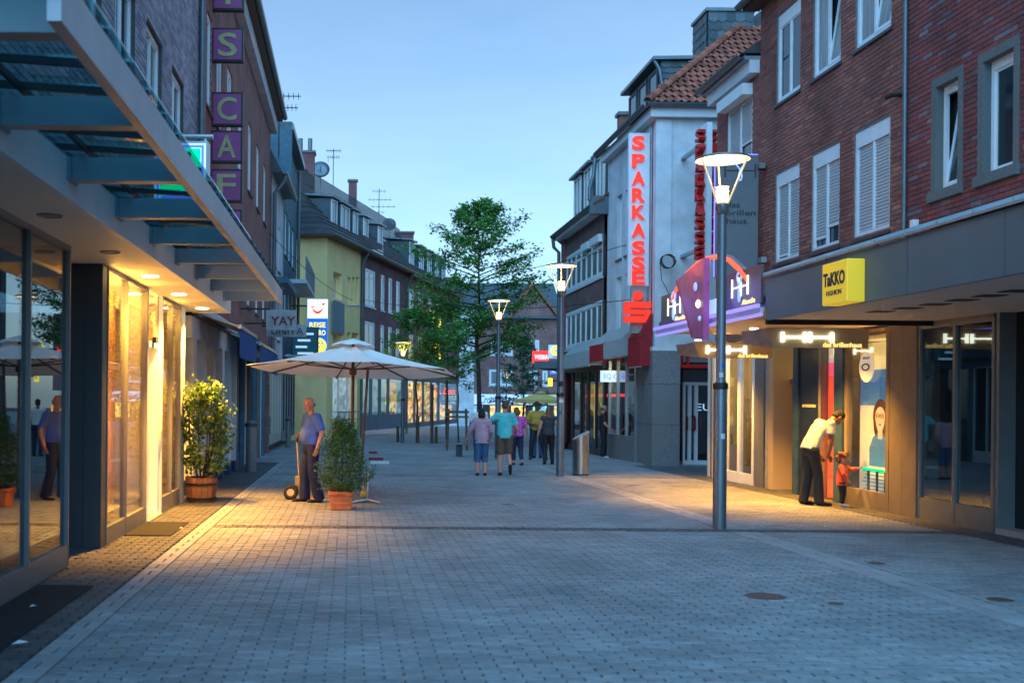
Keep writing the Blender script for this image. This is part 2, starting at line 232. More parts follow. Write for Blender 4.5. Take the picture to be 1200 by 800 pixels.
# ------------------------------------------------------------------ mesh builder
class Frame:
    """u along a facade away from the camera, v outwards to the street, z up"""
    def __init__(s, o, d, n): s.o, s.d, s.n = Vector((*o, 0)), Vector((*d, 0)).normalized(), Vector((*n, 0)).normalized()
    def P(s, u, v, z): q = s.o+s.d*u+s.n*v; return Vector((q.x, q.y, z))
ID = Frame((0,0), (1,0), (0,1))
class MB:
    def __init__(s, F=ID): s.v, s.f, s.F = [], [], F
    def add(s, vs, fs): k = len(s.v); s.v += [Vector(p) for p in vs]; s.f += [[i+k for i in f] for f in fs]; return s
    def box(s, a0, a1, b0, b1, c0, c1, F=None):
        F = F or s.F
        return s.add([F.P(a,b,c) for c in (c0,c1) for b in (b0,b1) for a in (a0,a1)], [(0,2,3,1),(4,5,7,6),(0,1,5,4),(2,6,7,3),(0,4,6,2),(1,3,7,5)])
    def quad(s, *p): return s.add(p, [list(range(len(p)))])
    def prism(s, poly, ext):                      # poly: world points, ext: offset vector
        n = len(poly); p = [Vector(q) for q in poly]; e = Vector(ext)
        return s.add(p+[q+e for q in p], [list(range(n))[::-1], list(range(n, 2*n))]+[(i,(i+1)%n,(i+1)%n+n,i+n) for i in range(n)])
    def tube(s, pts, rs, n=10, cap=True, sx=1, sy=1, up=None):
        pts = [Vector(p) for p in pts]; rs = [rs]*len(pts) if not hasattr(rs, '__len__') else rs; k = len(s.v)
        t0 = (pts[1]-pts[0]).normalized(); a = Vector(up) if up else (Vector((1,0,0)) if abs(t0.x) < .8 else Vector((0,1,0)))
        for i, p in enumerate(pts):
            t = (pts[min(i+1,len(pts)-1)]-pts[max(i-1,0)]).normalized(); u = (a-t*a.dot(t)).normalized(); w = t.cross(u); a = u
            for j in range(n): th = 2*math.pi*j/n; s.v.append(p+u*(math.cos(th)*rs[i]*sx)+w*(math.sin(th)*rs[i]*sy))
        for i in range(len(pts)-1):
            for j in range(n): s.f.append([k+i*n+j, k+i*n+(j+1)%n, k+(i+1)*n+(j+1)%n, k+(i+1)*n+j])
        if cap: s.f.append([k+j for j in range(n)][::-1]); s.f.append([k+(len(pts)-1)*n+j for j in range(n)])
        return s
    def lathe(s, c, prof, n=24, a0=0, a1=2*math.pi, M=None):   # prof: (r, z)
        k = len(s.v); full = abs(a1-a0-2*math.pi) < 1e-6; m = n if full else n+1; c = Vector(c)
        for r, z in prof:
            for j in range(m):
                th = a0+(a1-a0)*j/n; q = Vector((r*math.cos(th), r*math.sin(th), z)); s.v.append(c+((M @ q) if M else q))
        for i in range(len(prof)-1):
            for j in range(n): s.f.append([k+i*m+j, k+i*m+(j+1)%m, k+(i+1)*m+(j+1)%m, k+(i+1)*m+j])
        return s
    def ell(s, c, r, n=14, m=9, M=None):
        return s.lathe(c, [(0.0001 if i in (0,m) else math.sin(math.pi*i/m), -math.cos(math.pi*i/m)) for i in range(m+1)], n, M=(M or Matrix.Identity(3)) @ Matrix.Diagonal(r).to_3x3())
    def capsule(s, p0, p1, r0, r1, sx=1, sy=1, n=12, up=None, e0=True, e1=True):
        p0, p1 = Vector(p0), Vector(p1); d = (p1-p0); L = d.length; d = d/L; pts, rs = [], []
        if e0: 
            for a in (80, 55, 28): pts.append(p0-d*r0*math.sin(R(a))*min(sx,sy)); rs.append(r0*math.cos(R(a)))
        pts += [p0, p0.lerp(p1,.5), p1]; rs += [r0, (r0+r1)/2, r1]
        if e1:
            for a in (28, 55, 80): pts.append(p1+d*r1*math.sin(R(a))*min(sx,sy)); rs.append(r1*math.cos(R(a)))
        return s.tube(pts, rs, n, True, sx, sy, up)
    def bar(s, p0, p1, w, h, up=(0,0,1)):
        p0, p1 = Vector(p0), Vector(p1); d = (p1-p0).normalized(); a = Vector(up); a = (a-d*a.dot(d)).normalized(); b = d.cross(a)
        q = [b*(w/2*i)+a*(h/2*j) for i, j in ((-1,-1),(1,-1),(1,1),(-1,1))]
        return s.prism([p0+k for k in q], p1-p0)
COL = S.collection
ORG = {}
def tag(o, label=None, cat=None, group=None, kind=None):
    for k, v in (('label',label),('category',cat),('group',group),('kind',kind)):
        if v: o[k] = v
    return o
def thing(name, label, cat, loc=(0,0,0), group=None):
    o = bpy.data.objects.new(name, None); COL.objects.link(o); o.location = loc; o.empty_display_size = .2
    ORG[o.name] = Vector(loc); return tag(o, label, cat, group)
def mesh(name, mb, m, smooth=False, normals=True, org=None):
    me = bpy.data.meshes.new(name); o_ = org or Vector((0,0,0))
    me.from_pydata([tuple(p-o_) for p in mb.v], [], mb.f)
    if normals:
        b = bmesh.new(); b.from_mesh(me); bmesh.ops.recalc_face_normals(b, faces=b.faces); b.to_mesh(me); b.free()
    if smooth is True: me.polygons.foreach_set('use_smooth', [True]*len(me.polygons))
    elif smooth:
        me.polygons.foreach_set('use_smooth', [True]*len(me.polygons))
        try: me.set_sharp_from_angle(angle=R(smooth))
        except Exception: pass
    for k in (m if isinstance(m, (list, tuple)) else [m]): me.materials.append(MATS[k])
    return me
def part(name, mb, m, parent=None, smooth=False, normals=True, label=None, cat=None, group=None, kind=None, bevel=0):
    org = ORG[parent.name] if parent else None
    me = mesh(name, mb, m, smooth, normals, org)
    if bevel:
        b = bmesh.new(); b.from_mesh(me); bmesh.ops.remove_doubles(b, verts=b.verts, dist=1e-5)
        bmesh.ops.bevel(b, geom=[e for e in b.edges if len(e.link_faces) == 2 and e.calc_face_angle(0) > R(30)], offset=bevel, segments=2, affect='EDGES', profile=.5); b.to_mesh(me); b.free()
    o = bpy.data.objects.new(name, me); COL.objects.link(o)
    if parent: o.parent = parent; ORG[o.name] = org
    else: ORG[o.name] = Vector((0,0,0))
    return tag(o, label, cat, group, kind)
def inst(name, me, parent, loc, rot=None, scale=None):
    o = bpy.data.objects.new(name, me); COL.objects.link(o); o.parent = parent; o.location = Vector(loc)-ORG[parent.name]
    if rot: o.rotation_euler = rot
    if scale: o.scale = scale
    ORG[o.name] = ORG[parent.name]
    return o
def copy_tree(o, parent=None):
    c = o.copy(); COL.objects.link(c); c.parent = parent; ORG[c.name] = ORG[o.name]
    for ch in list(o.children): copy_tree(ch, c)
    return c
def text(name, body, m, parent, centre, right, up, w, h=None, ext=.01, label=None, bold=0, shear=0, kind=None):
    """lettering fitted into w x h, standing proud of its board"""
    cu = bpy.data.curves.new('t', 'FONT'); cu.body = body; cu.extrude = .02; cu.offset = bold; cu.shear = shear; cu.resolution_u = 3
    to = bpy.data.objects.new('t', cu); COL.objects.link(to); dg = bpy.context.evaluated_depsgraph_get()
    me = bpy.data.meshes.new_from_object(to.evaluated_get(dg)); bpy.data.objects.remove(to); bpy.data.curves.remove(cu)
    vs = [v.co.copy() for v in me.vertices]; fs = [list(p.vertices) for p in me.polygons]; bpy.data.meshes.remove(me)
    x0, x1 = min(v.x for v in vs), max(v.x for v in vs); y0, y1 = min(v.y for v in vs), max(v.y for v in vs)
    kx = w/(x1-x0); ky = h/(y1-y0) if h else kx; r, u = Vector(right).normalized(), Vector(up).normalized(); n = r.cross(u); c = Vector(centre)
    mb = MB().add([c+r*((v.x-(x0+x1)/2)*kx)+u*((v.y-(y0+y1)/2)*ky)+n*((v.z+.02)/.04*ext) for v in vs], fs)
    return part(name, mb, m, parent, normals=False, label=label, kind=kind)
EX, EY, EZ = Vector((1,0,0)), Vector((0,1,0)), Vector((0,0,1))
FL = Frame((-2.75,0), (0,1), (1,0)); FR = Frame((8.5,0), (0,1), (-1,0))

def spot(parent, loc, power, color=(1,.70,.34), size=.08, angle=130, blend=.6, name='lamp_light'):
    l = bpy.data.lights.new(name, 'SPOT'); l.energy = power; l.color = color; l.shadow_soft_size = size; l.spot_size = R(angle); l.spot_blend = blend
    o = bpy.data.objects.new(name, l); COL.objects.link(o); o.parent = parent; o.location = Vector(loc)-ORG[parent.name]; return o
def point(parent, loc, power, color=(1,.72,.38), size=.1, name='lamp_light'):
    l = bpy.data.lights.new(name, 'POINT'); l.energy = power; l.color = color; l.shadow_soft_size = size
    o = bpy.data.objects.new(name, l); COL.objects.link(o); o.parent = parent; o.location = Vector(loc)-ORG[parent.name]; return o

# ------------------------------------------------------------------ walls
def wall(mb, F, u0, u1, z0, z1, holes=(), depth=.14, v=0, thick=.3):
    """front face with openings, reveals, and a back so that no light leaks in"""
    us = sorted({u0,u1,*[min(max(q,u0),u1) for h in holes for q in h[:2]]}); zs = sorted({z0,z1,*[min(max(q,z0),z1) for h in holes for q in h[2:4]]})
    for i in range(len(us)-1):
        for j in range(len(zs)-1):
            cu, cz = (us[i]+us[i+1])/2, (zs[j]+zs[j+1])/2
            if any(h[0] < cu < h[1] and h[2] < cz < h[3] for h in holes): continue
            mb.quad(F.P(us[i],v,zs[j]), F.P(us[i+1],v,zs[j]), F.P(us[i+1],v,zs[j+1]), F.P(us[i],v,zs[j+1]))
    for a, b, c, d in [h[:4] for h in holes]:
        q = [(a,c),(b,c),(b,d),(a,d)]
        for k in range(4):
            (a0,c0),(a1,c1) = q[k], q[(k+1)%4]
            mb.quad(F.P(a0,v,c0), F.P(a1,v,c1), F.P(a1,v-depth,c1), F.P(a0,v-depth,c0))
    if thick: mb.box(u0, u1, v-thick-.1, v-thick, z0, z1, F)
    return mb
def bricks(root, F, u0, u1, z0, z1, holes, m, bl=.25, bh=.075, joint=.011, proud=.012, single=0, v=0, thick=.05, part_name='brick'):
    """running bond, cut round the openings; the nearest ones singly, the rest joined"""
    mb = MB(F); rest = 0; cand = []
    nrow = int((z1-z0)/bh)
    for r in range(nrow):
        za = z0+r*bh; zc = za+bh/2; iv = [(u0,u1)]
        for a, b, c, d in [h[:4] for h in holes]:
            if c-bh*.3 < zc < d+bh*.3:
                iv = [s for p, q in iv for s in ((p, min(q,a)), (max(p,b), q)) if s[1]-s[0] > .02]
        for p, q in iv:
            k = math.floor((p+(bl/2 if r%2 else 0))/bl); a = k*bl-(bl/2 if r%2 else 0)
            while a < q:
                b0, b1 = max(a, p)+joint/2, min(a+bl, q)-joint/2
                if b1-b0 > .03: cand.append((b0, b1, za+joint/2, za+bh-joint/2))
                a += bl
    full = [c for c in cand if abs(c[1]-c[0]-(bl-joint)) < 1e-4]; full.sort(key=lambda c: c[0]); sing = set(full[:single])
    if single:
        L = bl-joint; hh = bh-joint; e = .004
        me = mesh(part_name, chamfer(Frame((0,0), F.d[:2], F.n[:2]), -L/2, L/2, -thick, proud, -hh/2, hh/2, e), m)
        for c in sing:
            inst(part_name, me, root, F.P((c[0]+c[1])/2, v+random.uniform(-.002,.002), (c[2]+c[3])/2))
    for c in cand:
        if c in sing: continue
        j = random.uniform(-.002,.002)
        A = [F.P(a,b,z) for b, e in ((v-thick,0),(v+proud+j,0)) for a, z in ((c[0],c[2]),(c[1],c[2]),(c[1],c[3]),(c[0],c[3]))]
        mb.add(A, [(4,5,6,7),(0,1,5,4),(1,2,6,5),(2,3,7,6),(3,0,4,7)])
    return part(part_name+'s', mb, m, root, kind='stuff')
def chamfer(F, a0, a1, b0, b1, c0, c1, e):
    mb = MB(F)
    A = [F.P(a,b0,z) for a, z in ((a0,c0),(a1,c0),(a1,c1),(a0,c1))]; B = [F.P(a,b1-e,z) for a, z in ((a0,c0),(a1,c0),(a1,c1),(a0,c1))]
    C = [F.P(a,b1,z) for a, z in ((a0+e,c0+e),(a1-e,c0+e),(a1-e,c1-e),(a0+e,c1-e))]
    return mb.add(A+B+C, [(8,9,10,11)]+[(i,(i+1)%4,(i+1)%4+4,i+4) for i in range(4)]+[(i+4,(i+1)%4+4,(i+1)%4+8,i+8) for i in range(4)])

def window(root, F, u0, u1, z0, z1, v=0, depth=.10, fw=.06, mull=(), trans=(), m='white_paint', pane='window_glass', sill=.05, sill_mat=None, shutter=0, tilt=False, box=0, gaps=(), name='window'):
    """frame with sash profile, panes (one object each), sill, roller shutter of slats"""
    f = MB(F); vo, vi = v-depth+.05, v-depth
    f.box(u0, u1, vi, vo, z0, z0+fw); f.box(u0, u1, vi, vo, z1-fw-box, z1); f.box(u0, u0+fw, vi, vo, z0+fw, z1-fw-box); f.box(u1-fw, u1, vi, vo, z0+fw, z1-fw-box)
    us = [u0+fw]+[u0+(u1-u0)*q for q in mull]+[u1-fw]
    for q in us[1:-1]: f.box(q-fw*.4, q+fw*.4, vi, vo-.008, z0+fw, z1-fw-box)
    for q in trans: zz = z0+(z1-z0)*q; f.box(u0+fw, u1-fw, vi+.004, vo-.012, zz-fw*.35, zz+fw*.35)
    w = part(name, f, m, root)
    for a, b in zip(us[:-1], us[1:]):
        c0, c1 = a+(0 if a == us[0] else fw*.4), b-(0 if b == us[-1] else fw*.4)
        if shutter: break
        if tilt and a == us[0]:
            t = MB(F); e = .2; zt = z1-fw-box
            for (p, q) in ((c0, c0+.05), (c1-.05, c1)):
                t.prism([F.P(p,vi+.02,z0+fw), F.P(q,vi+.02,z0+fw), F.P(q,vi+.02-e,zt), F.P(p,vi+.02-e,zt)], F.n*.035)
            t.prism([F.P(c0+.05,vi+.02,z0+fw), F.P(c1-.05,vi+.02,z0+fw), F.P(c1-.05,vi+.008,z0+fw+.06), F.P(c0+.05,vi+.008,z0+fw+.06)], F.n*.035)
            t.prism([F.P(c0+.05,vi+.02-e*.96,zt-.06), F.P(c1-.05,vi+.02-e*.96,zt-.06), F.P(c1-.05,vi+.02-e,zt), F.P(c0+.05,vi+.02-e,zt)], F.n*.035)
            part('tilted_sash', t, m, w)
            g = MB(F).prism([F.P(c0+.04,vi+.03,z0+fw+.05), F.P(c1-.04,vi+.03,z0+fw+.05), F.P(c1-.04,vi+.03-e,zt-.03), F.P(c0+.04,vi+.03-e,zt-.03)], F.n*.006)
            part('pane', g, pane, w); part('room', MB(F).box(c0,c1,vi-.24,vi-.23,z0+fw,zt), 'interior_dark', w)
        else:
            s = MB(F); e = .035; zt = z1-fw-box
            if c1-c0 > .25:
                s.box(c0, c1, vi+.005, vo-.02, z0+fw, z0+fw+e); s.box(c0, c1, vi+.005, vo-.02, zt-e, zt); s.box(c0, c0+e, vi+.005, vo-.02, z0+fw+e, zt-e); s.box(c1-e, c1, vi+.005, vo-.02, z0+fw+e, zt-e)
                part('sash', s, m, w)
            part('pane', MB(F).box(c0, c1, vi+.008, vi+.016, z0+fw, zt), pane, w)
    if shutter:
        for k, (a, b) in enumerate(zip(us[:-1], us[1:])):
            zb = z0+fw+(gaps[k] if k < len(gaps) else 0); zt = z1-fw-box; s = MB(F); n = max(4, int((zt-zb)/.055)); h = (zt-zb)/n; a += .02; b -= .02
            for i in range(n):
                zz = zb+i*h; s.add([F.P(q,vv,zq) for vv, zq in ((vi,zz),(vi+.014,zz+.004),(vi+.024,zz+h*.5),(vi+.014,zz+h-.004),(vi,zz+h)) for q in (a,b)], [(2*j,2*j+1,2*j+3,2*j+2) for j in range(4)])
            part('shutter_slats', s, 'shutter', w, kind='stuff', normals=False)
            if zb > z0+fw+.02:
                part('pane', MB(F).box(a, b, vi-.02, vi-.012, z0+fw, zb+.02), pane, w); part('shutter_rail', MB(F).box(a, b, vi-.004, vi+.03, zb-.012, zb+.028), 'white_paint', w)
    if sill:
        part('sill', MB(F).prism([F.P(u0-.05,-depth+v,z0-.01), F.P(u1+.05,-depth+v,z0-.01), F.P(u1+.05,v+.05,z0-.035), F.P(u0-.05,v+.05,z0-.035)], (0,0,-sill)), sill_mat or 'stone_frame', w)
    return w
def gutter(root, F, u0, u1, v, z, r=.075, m='zinc'):
    g = MB(); k = 9; pts = [(v+r*math.cos(math.pi*(1+i/(k-1))), z+r*math.sin(math.pi*(1+i/(k-1)))) for i in range(k)]
    inner = [(v+(r-.012)*math.cos(math.pi*(2-i/(k-1))), z+(r-.012)*math.sin(math.pi*(2-i/(k-1)))) for i in range(k)]
    poly = pts+inner; g.prism([F.P(u0,a,b) for a, b in poly], F.d*(u1-u0))
    return part('gutter', g, m, root, smooth=40)
def pipe(root, pts, r=.045, m='zinc', name='drainpipe'):
    return part(name, MB().tube(pts, r, 10), m, root, smooth=50)
# ================================================================== PAVEMENT
def gz_box(mb, x0, x1, y0, y1, top, th):          # slab lying on the sloping street
    vs = [Vector((x, y, ground_z(y)+top+dz)) for dz in (-th, 0) for y in (y0, y1) for x in (x0, x1)]
    mb.add(vs, [(0,2,3,1),(4,5,7,6),(0,1,5,4),(2,6,7,3),(0,4,6,2),(1,3,7,5)])
TOP = .012
gmb = MB()
for (x0, x1, y0, y1) in ((-80, 120, -40, 400),): gmb.quad(*[Vector((x, y, ground_z(y)-.004)) for x, y in ((x0,y0),(x1,y0),(x1,y1),(x0,y1))])
pav = part('pavement', gmb, 'joint', kind='structure', label='grey block paved pedestrian street')
YF = 30.0
far = MB().quad(*[Vector((x, y, ground_z(y)+TOP-.004)) for x, y in ((-30,YF),(60,YF),(60,220),(-30,220))])
part('paving_beyond', far, 'paving_far', pav)
def lay(zones, rl=.235, rd=.078):
    """zones: x0, x1, y0, y1, material, stone length, row depth"""
    singles = []; groups = {}
    for x0, x1, y0, y1, m, L, D in zones:
        r = 0; y = y0
        while y+D <= y1+.001:
            x = x0-(L/2 if r%2 else 0)
            while x < x1-.02:
                a, b = max(x, x0), min(x+L, x1)
                if b-a > .04: groups.setdefault(m, []).append((a+.0047, b-.0047, y+.0018, y+D-.0018, b-a > L-.001, L, D))
                x += L
            y += D; r += 1
    for m, lst in groups.items():
        sel = set()
        if m == 'paver':
            vis = [t for t in lst if t[4] and t[2] > 6.55 and -2.0 < t[0] < 4.95]
            vis = [t for t in vis if VX+FPX*t[0]/t[2] > 6 and VX+FPX*t[1]/t[2] < 1194]
            vis.sort(key=lambda t: t[2]); sel = set(vis[:300])
        me = None; mb = MB()
        for t in lst:
            yc = (t[2]+t[3])/2; j = random.gauss(0, .0012)
            if t in sel:
                w, d, e = t[1]-t[0], t[3]-t[2], .004
                if me is None:
                    fm = MB(); V = [(-w/2,-d/2,-.03),(w/2,-d/2,-.03),(w/2,d/2,-.03),(-w/2,d/2,-.03),(-w/2,-d/2,TOP-e),(w/2,-d/2,TOP-e),(w/2,d/2,TOP-e),(-w/2,d/2,TOP-e),(-w/2+e,-d/2+e,TOP),(w/2-e,-d/2+e,TOP),(w/2-e,d/2-e,TOP),(-w/2+e,d/2-e,TOP)]
                    fm.add(V, [(8,9,10,11)]+[(i,(i+1)%4,(i+1)%4+4,i+4) for i in range(4)]+[(i+4,(i+1)%4+4,(i+1)%4+8,i+8) for i in range(4)]); me = mesh('paving_stone', fm, m)
                inst('paving_stone', me, pav, ((t[0]+t[1])/2, yc, ground_z(yc)+j), (random.gauss(0,.003)-SLOPE, random.gauss(0,.003), random.gauss(0,.004))); continue
            e = .004; z = ground_z(yc)+j; tx, ty = random.gauss(0,.004), random.gauss(0,.004)
            def q(x, y, h): return (x, y, z+h+(x-(t[0]+t[1])/2)*tx+(y-yc)*(ty-SLOPE))
            A = [q(x,y,-.016) for x, y in ((t[0],t[2]),(t[1],t[2]),(t[1],t[3]),(t[0],t[3]))]
            C = [q(x,y,TOP) for x, y in ((t[0]+e,t[2]+e),(t[1]-e,t[2]+e),(t[1]-e,t[3]-e),(t[0]+e,t[3]-e))]
            mb.add(A+C, [(4,5,6,7)]+[(i,(i+1)%4,(i+1)%4+4,i+4) for i in range(4)])
        part('paving_stones' if m == 'paver' else 'border_stones', mb, m, pav, kind='stuff', normals=False)
XA, XB, XC, XD, XE = -1.98, -1.78, 4.98, 5.34, 7.95
P_, D_ = .235, .078
Y0, Y1, Y2 = 4.6, 13.9, 14.22
Z = []
for ya, yb in ((Y0, Y1), (Y2, 24.6), (24.75, YF)):
    Z += [(XB, XC, ya, yb, 'paver', P_, D_), (XD, XE, ya, yb, 'paver', P_, D_)]
Z += [(XB, XE, Y1, Y2, 'paver_dark', .16, .16), (XB, XE, 24.6, 24.75, 'paver_dark', .3, .15)]
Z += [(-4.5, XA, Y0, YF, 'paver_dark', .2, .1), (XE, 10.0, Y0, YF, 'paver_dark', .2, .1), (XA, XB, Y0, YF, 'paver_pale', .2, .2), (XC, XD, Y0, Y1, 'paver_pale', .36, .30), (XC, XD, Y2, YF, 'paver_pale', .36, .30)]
lay(Z)
def disc(name, p, r, m, label):
    mb = MB().lathe((p.x, p.y, p.z+TOP), [(.0001,.006),(r*.9,.006),(r,.003),(r,-.004)], 20); return part(name, mb, m, label=label, cat='cover')
for (x, y, r, lb) in ((897,700,.24,'rusty round gully cover at the foot of the right foreground, largest one'), (595,592,.16,'small dark cover in the middle of the street'), (1027,661,.12,'small rusty cover beyond the pale channel on the right'), (979,709,.09,'tiny dark cap right of the large rusty cover'), (1172,704,.15,'dark cover near the right picture edge'), (743,569,.15,'dark cover in the paving right of the steel waste bin')):
    disc('utility_cover', G(x, y), r*.7, 'manhole', lb)
def mat_slab(u0, u1, y0, y1, lb):
    mb = MB(); gz_box(mb, u0, u1, y0, y1, TOP+.012, .012); part('door_mat', mb, 'mat_black', label=lb, cat='mat')
mat_slab(-2.70, -2.22, 6.2, 9.3, 'long black entrance grating along the nearest left shop window'); mat_slab(-2.72, -2.15, 12.9, 14.4, 'dark door mat in front of the lit left shop door')
for i, (x, y, lb) in enumerate(((22,760,'white scrap of litter on the dark left strip'), (38,716,'tiny white paper scrap on the black grating'), (967,620,'small pale scrap near the dark cross band'), (212,622,'bit of litter on the dark door mat'))):
    p = G(x, y); mb = MB(); k = .022+.02*(i == 0)
    mb.add([p+Vector((-k,-k*.6,TOP+.026)), p+Vector((k*.4,-k,TOP+.034)), p+Vector((k*1.3,k*.9,TOP+.028)), p+Vector((-k*.2,k*.7,TOP+.042))], [(0,1,2),(0,2,3)])
    part('litter_scrap', mb, 'litter', label=lb, cat='litter')

# ================================================================== LEFT: SHOP WITH GLASS CANOPY
U = lambda x: onX(-2.75, x)[0]
SOF = 3.05; FX = .68                                # soffit height, fascia distance in front of the glass line
L1 = thing('shop_building', 'grey brick building with lit shop windows under a glass canopy, nearest on the left', 'building', (-2.75, 11, -.09))
L1END = 18.35
holes = [(a, b, 5.15, 6.62) for a, b in ((8.7,9.85),(10.45,11.6),(12.3,13.45),(14.2,15.35),(16.2,17.35))]
part('wall', wall(MB(), FL, 2, 19.0, 3.35, 9.6, holes, .14, 0), 'mortar_dark', L1)
bricks(L1, FL, 2.0, 19.0, 3.95, 9.2, holes, 'brick_grey', .24, .075, .014, .008)
for k, h in enumerate(holes): window(L1, FL, *h, mull=(.5,), tilt=(k in (1, 3)), fw=.07, pane='window_curtained' if k%2 else 'window_glass')
part('ledge', MB(FL).box(2, L1END, .01, FX-.02, 3.27, 3.36), 'lead', L1)
part('fascia', MB(FL).box(2, L1END+.08, FX-.06, FX, SOF-.01, 3.33), 'white_fascia', L1); part('fascia_end', MB(FL).box(L1END, L1END+.08, .02, FX-.062, SOF-.01, 3.33), 'white_fascia', L1)
part('soffit', MB(FL).box(2, L1END, -2.2, FX-.062, SOF, SOF+.2), 'cream_soffit', L1)
# glazed fronts
gz = lambda u: ground_z(u)+TOP
def shopfront(root, F, us, z0, z1, glassm='shop_glass', m='alu', kick=.22, v=0, fw=.05, names='shop_pane', head=.05, dv=.03):
    f = MB(F)
    for u in us: f.box(u-fw/2, u+fw/2, v-.06, v+dv, gz(us[0])-.05, z1)
    f.box(us[0], us[-1], v-.055, v+dv-.005, z1-head, z1-.001); f.box(us[0]+fw/2, us[-1]-fw/2, v-.055, v+dv-.006, gz(us[0])-.05, gz(us[0])+kick)
    w = part('shop_window', f, m, root)
    for a, b in zip(us[:-1], us[1:]): part(names, MB(F).box(a+fw/2, b-fw/2, v-.02, v-.008, gz(us[0])+kick, z1-head), glassm, w)
    return w
shopfront(L1, FL, [2.2,4.2,6.2,8.1,9.08,10.35], 0, SOF, 'shop_glass_dark', 'alu_grey', .16, fw=.035)
part('return_pane', MB().box(-4.9, -2.82, 10.33, 10.345, 0, SOF), 'shop_glass_dark', L1)
part('pier', MB().box(-5, -2.93, 11.75, 11.95, -.2, SOF), 'dark_panel', L1); part('corner_post', MB().box(-2.926, -2.73, 11.74, 11.95, -.2, SOF), 'dark_panel', L1)
ua = [12.0, 13.05, 14.3]; shopfront(L1, FL, ua, 0, SOF, 'shop_glass', 'alu_grey', .20, fw=.03)
ub = [15.5, 16.35, 17.15]; shopfront(L1, FL, ub, 0, SOF, 'shop_glass', 'alu_grey', .24, fw=.03)
dr = MB(FL); dr.box(14.33,14.40,-.30,.03,-.15,SOF); dr.box(15.42,15.47,-.02,.035,-.15,SOF); dr.box(14.4,15.42,-.32,.0,2.28,2.36)
dr.box(14.4,14.55,-.34,-.28,-.12,2.28); dr.box(14.95,15.05,-.34,-.28,-.12,2.28); dr.box(15.30,15.42,-.34,.0,-.12,2.28)
d = part('entrance_frame', dr, 'white_paint', L1)
part('door_pane', MB(FL).box(14.55,14.95,-.32,-.308,-.08,2.28), 'shop_glass', d); part('door_pane', MB(FL).box(15.05,15.30,-.32,-.308,-.08,2.28), 'shop_glass', d)
part('fanlight', MB(FL).box(14.4,15.42,-.04,-.028,2.36,SOF-.04), 'shop_glass', d); part('door_opener', MB(FL).box(14.6,15.2,-.30,-.18,2.12,2.26), 'white_fascia', d); part('motion_sensor', MB(FL).box(14.82,14.98,.0,.05,2.34,2.42), 'dark_rubber', d)
part('keypad', MB(FL).box(15.35,15.43,.036,.05,.98,1.10), 'sign_grey', d); part('threshold', MB(FL).box(14.4,15.42,-.34,.06,-.16,-.085), 'alu', d)
part('end_post', MB(FL).box(17.2,17.62,-.1,.02,-.2,SOF-.001), 'white_fascia', L1)
# interiors
im = MB(); im.box(-7,-6.9,1.9,18,-.3,SOF); im.box(-7,-2.85,17.9,18.0,-.3,SOF); im.box(-6.9,-5.0,11.95,12.02,-.3,SOF); im.box(-6.9,-2.85,1.8,1.9,-.3,SOF); im.box(-6.9,-4.9,10.36,10.42,-.3,SOF)
part('room_wall', im, 'interior', L1); part('room_floor', MB().box(-6.9,-2.83,1.9,17.9,-.30,-.155), 'interior', L1)
def curtain(u0, u1, v, z0, z1, m='curtain', amp=.035, n=None):
    n = n or int((u1-u0)/.022); mb = MB(); pts = [(u0+(u1-u0)*i/n, v+amp*math.sin(i*1.05)+amp*.4*math.sin(i*.37)) for i in range(n+1)]
    mb.add([FL.P(a,b,z) for z in (z0,z1) for a, b in pts], [(i,i+1,i+n+2,i+n+1) for i in range(n)]); return part('curtain', mb, m, L1, smooth=True, normals=False)
curtain(12.05, 12.98, -.36, .0, 3.0, amp=.05); curtain(13.12, 14.28, -.42, .0, 3.0, amp=.05); curtain(15.5, 17.15, -.40, .0, 3.0, amp=.05)
for (u, v, z, p_) in ((12.5,-.16,2.8,45),(13.7,-.16,2.8,45),(16.3,-.18,2.8,60),(12.6,-.9,1.4,150),(13.6,-1.0,1.2,150),(16.3,-1.0,1.3,170),(14.9,-1.2,2.3,80)): point(L1, FL.P(u, v, z), p_, (1,.42,.06), .10)
for k, (x, y, on) in enumerate(((58,252,0),(129,295,0),(176,323.5,1),(210,344.5,1),(237,361,1))):
    a, b = PX(x, y); Y = FPX*(SOF-H_CAM)/b; X = a*Y/FPX; X = min(X, -2.75+FX-.2)
    dl = part('downlight', MB().lathe((X,Y,SOF), [(.0001,-.004),(.085,-.004),(.10,-.012),(.105,.0)], 18), 'downlight_on' if on else 'alu_grey', L1)
    if on: spot(L1, (X, Y, SOF-.03), 1350, (1,.40,.045), .06, 100, .8)
part('downpipe', MB().tube([(-2.67,18.9,3.3),(-2.67,18.9,9.6)], .05, 10), 'zinc', L1, smooth=50)

# glass canopy
CZ = 3.17; EX0, EX1 = -1.27, -1.19
can = thing('glass_canopy', 'blue grey steel and glass canopy projecting over the left shop front', 'canopy', (-2.07, 11, 3.3))
bys = [4.68+1.59*k for k in range(9)]
eb = MB(); L_ = 17.6
eb.prism([Vector((EX0,4.42,CZ-.02)), Vector((EX0+.06,4.42,CZ-.02)), Vector((EX0+.06,4.42,CZ+.19)), Vector((EX0,4.42,CZ+.19))], (EX1-EX0, L_-4.42, 0))
part('edge_beam', eb, 'lavender_steel', can)
for k, y in enumerate(bys):
    if y > L_: continue
    xe = EX0+(EX1-EX0)*(y-4.42)/(L_-4.42)-.002
    part('beam', MB().box(-2.069, xe, y-.06, y+.06, CZ, CZ+.17), 'steel_blue', can)
    bk = part('bracket_plate', MB().box(-2.068, -2.045, y-.12, y+.12, CZ-.01, CZ+.16), 'steel_blue', can)
ny = 0; y = 4.2
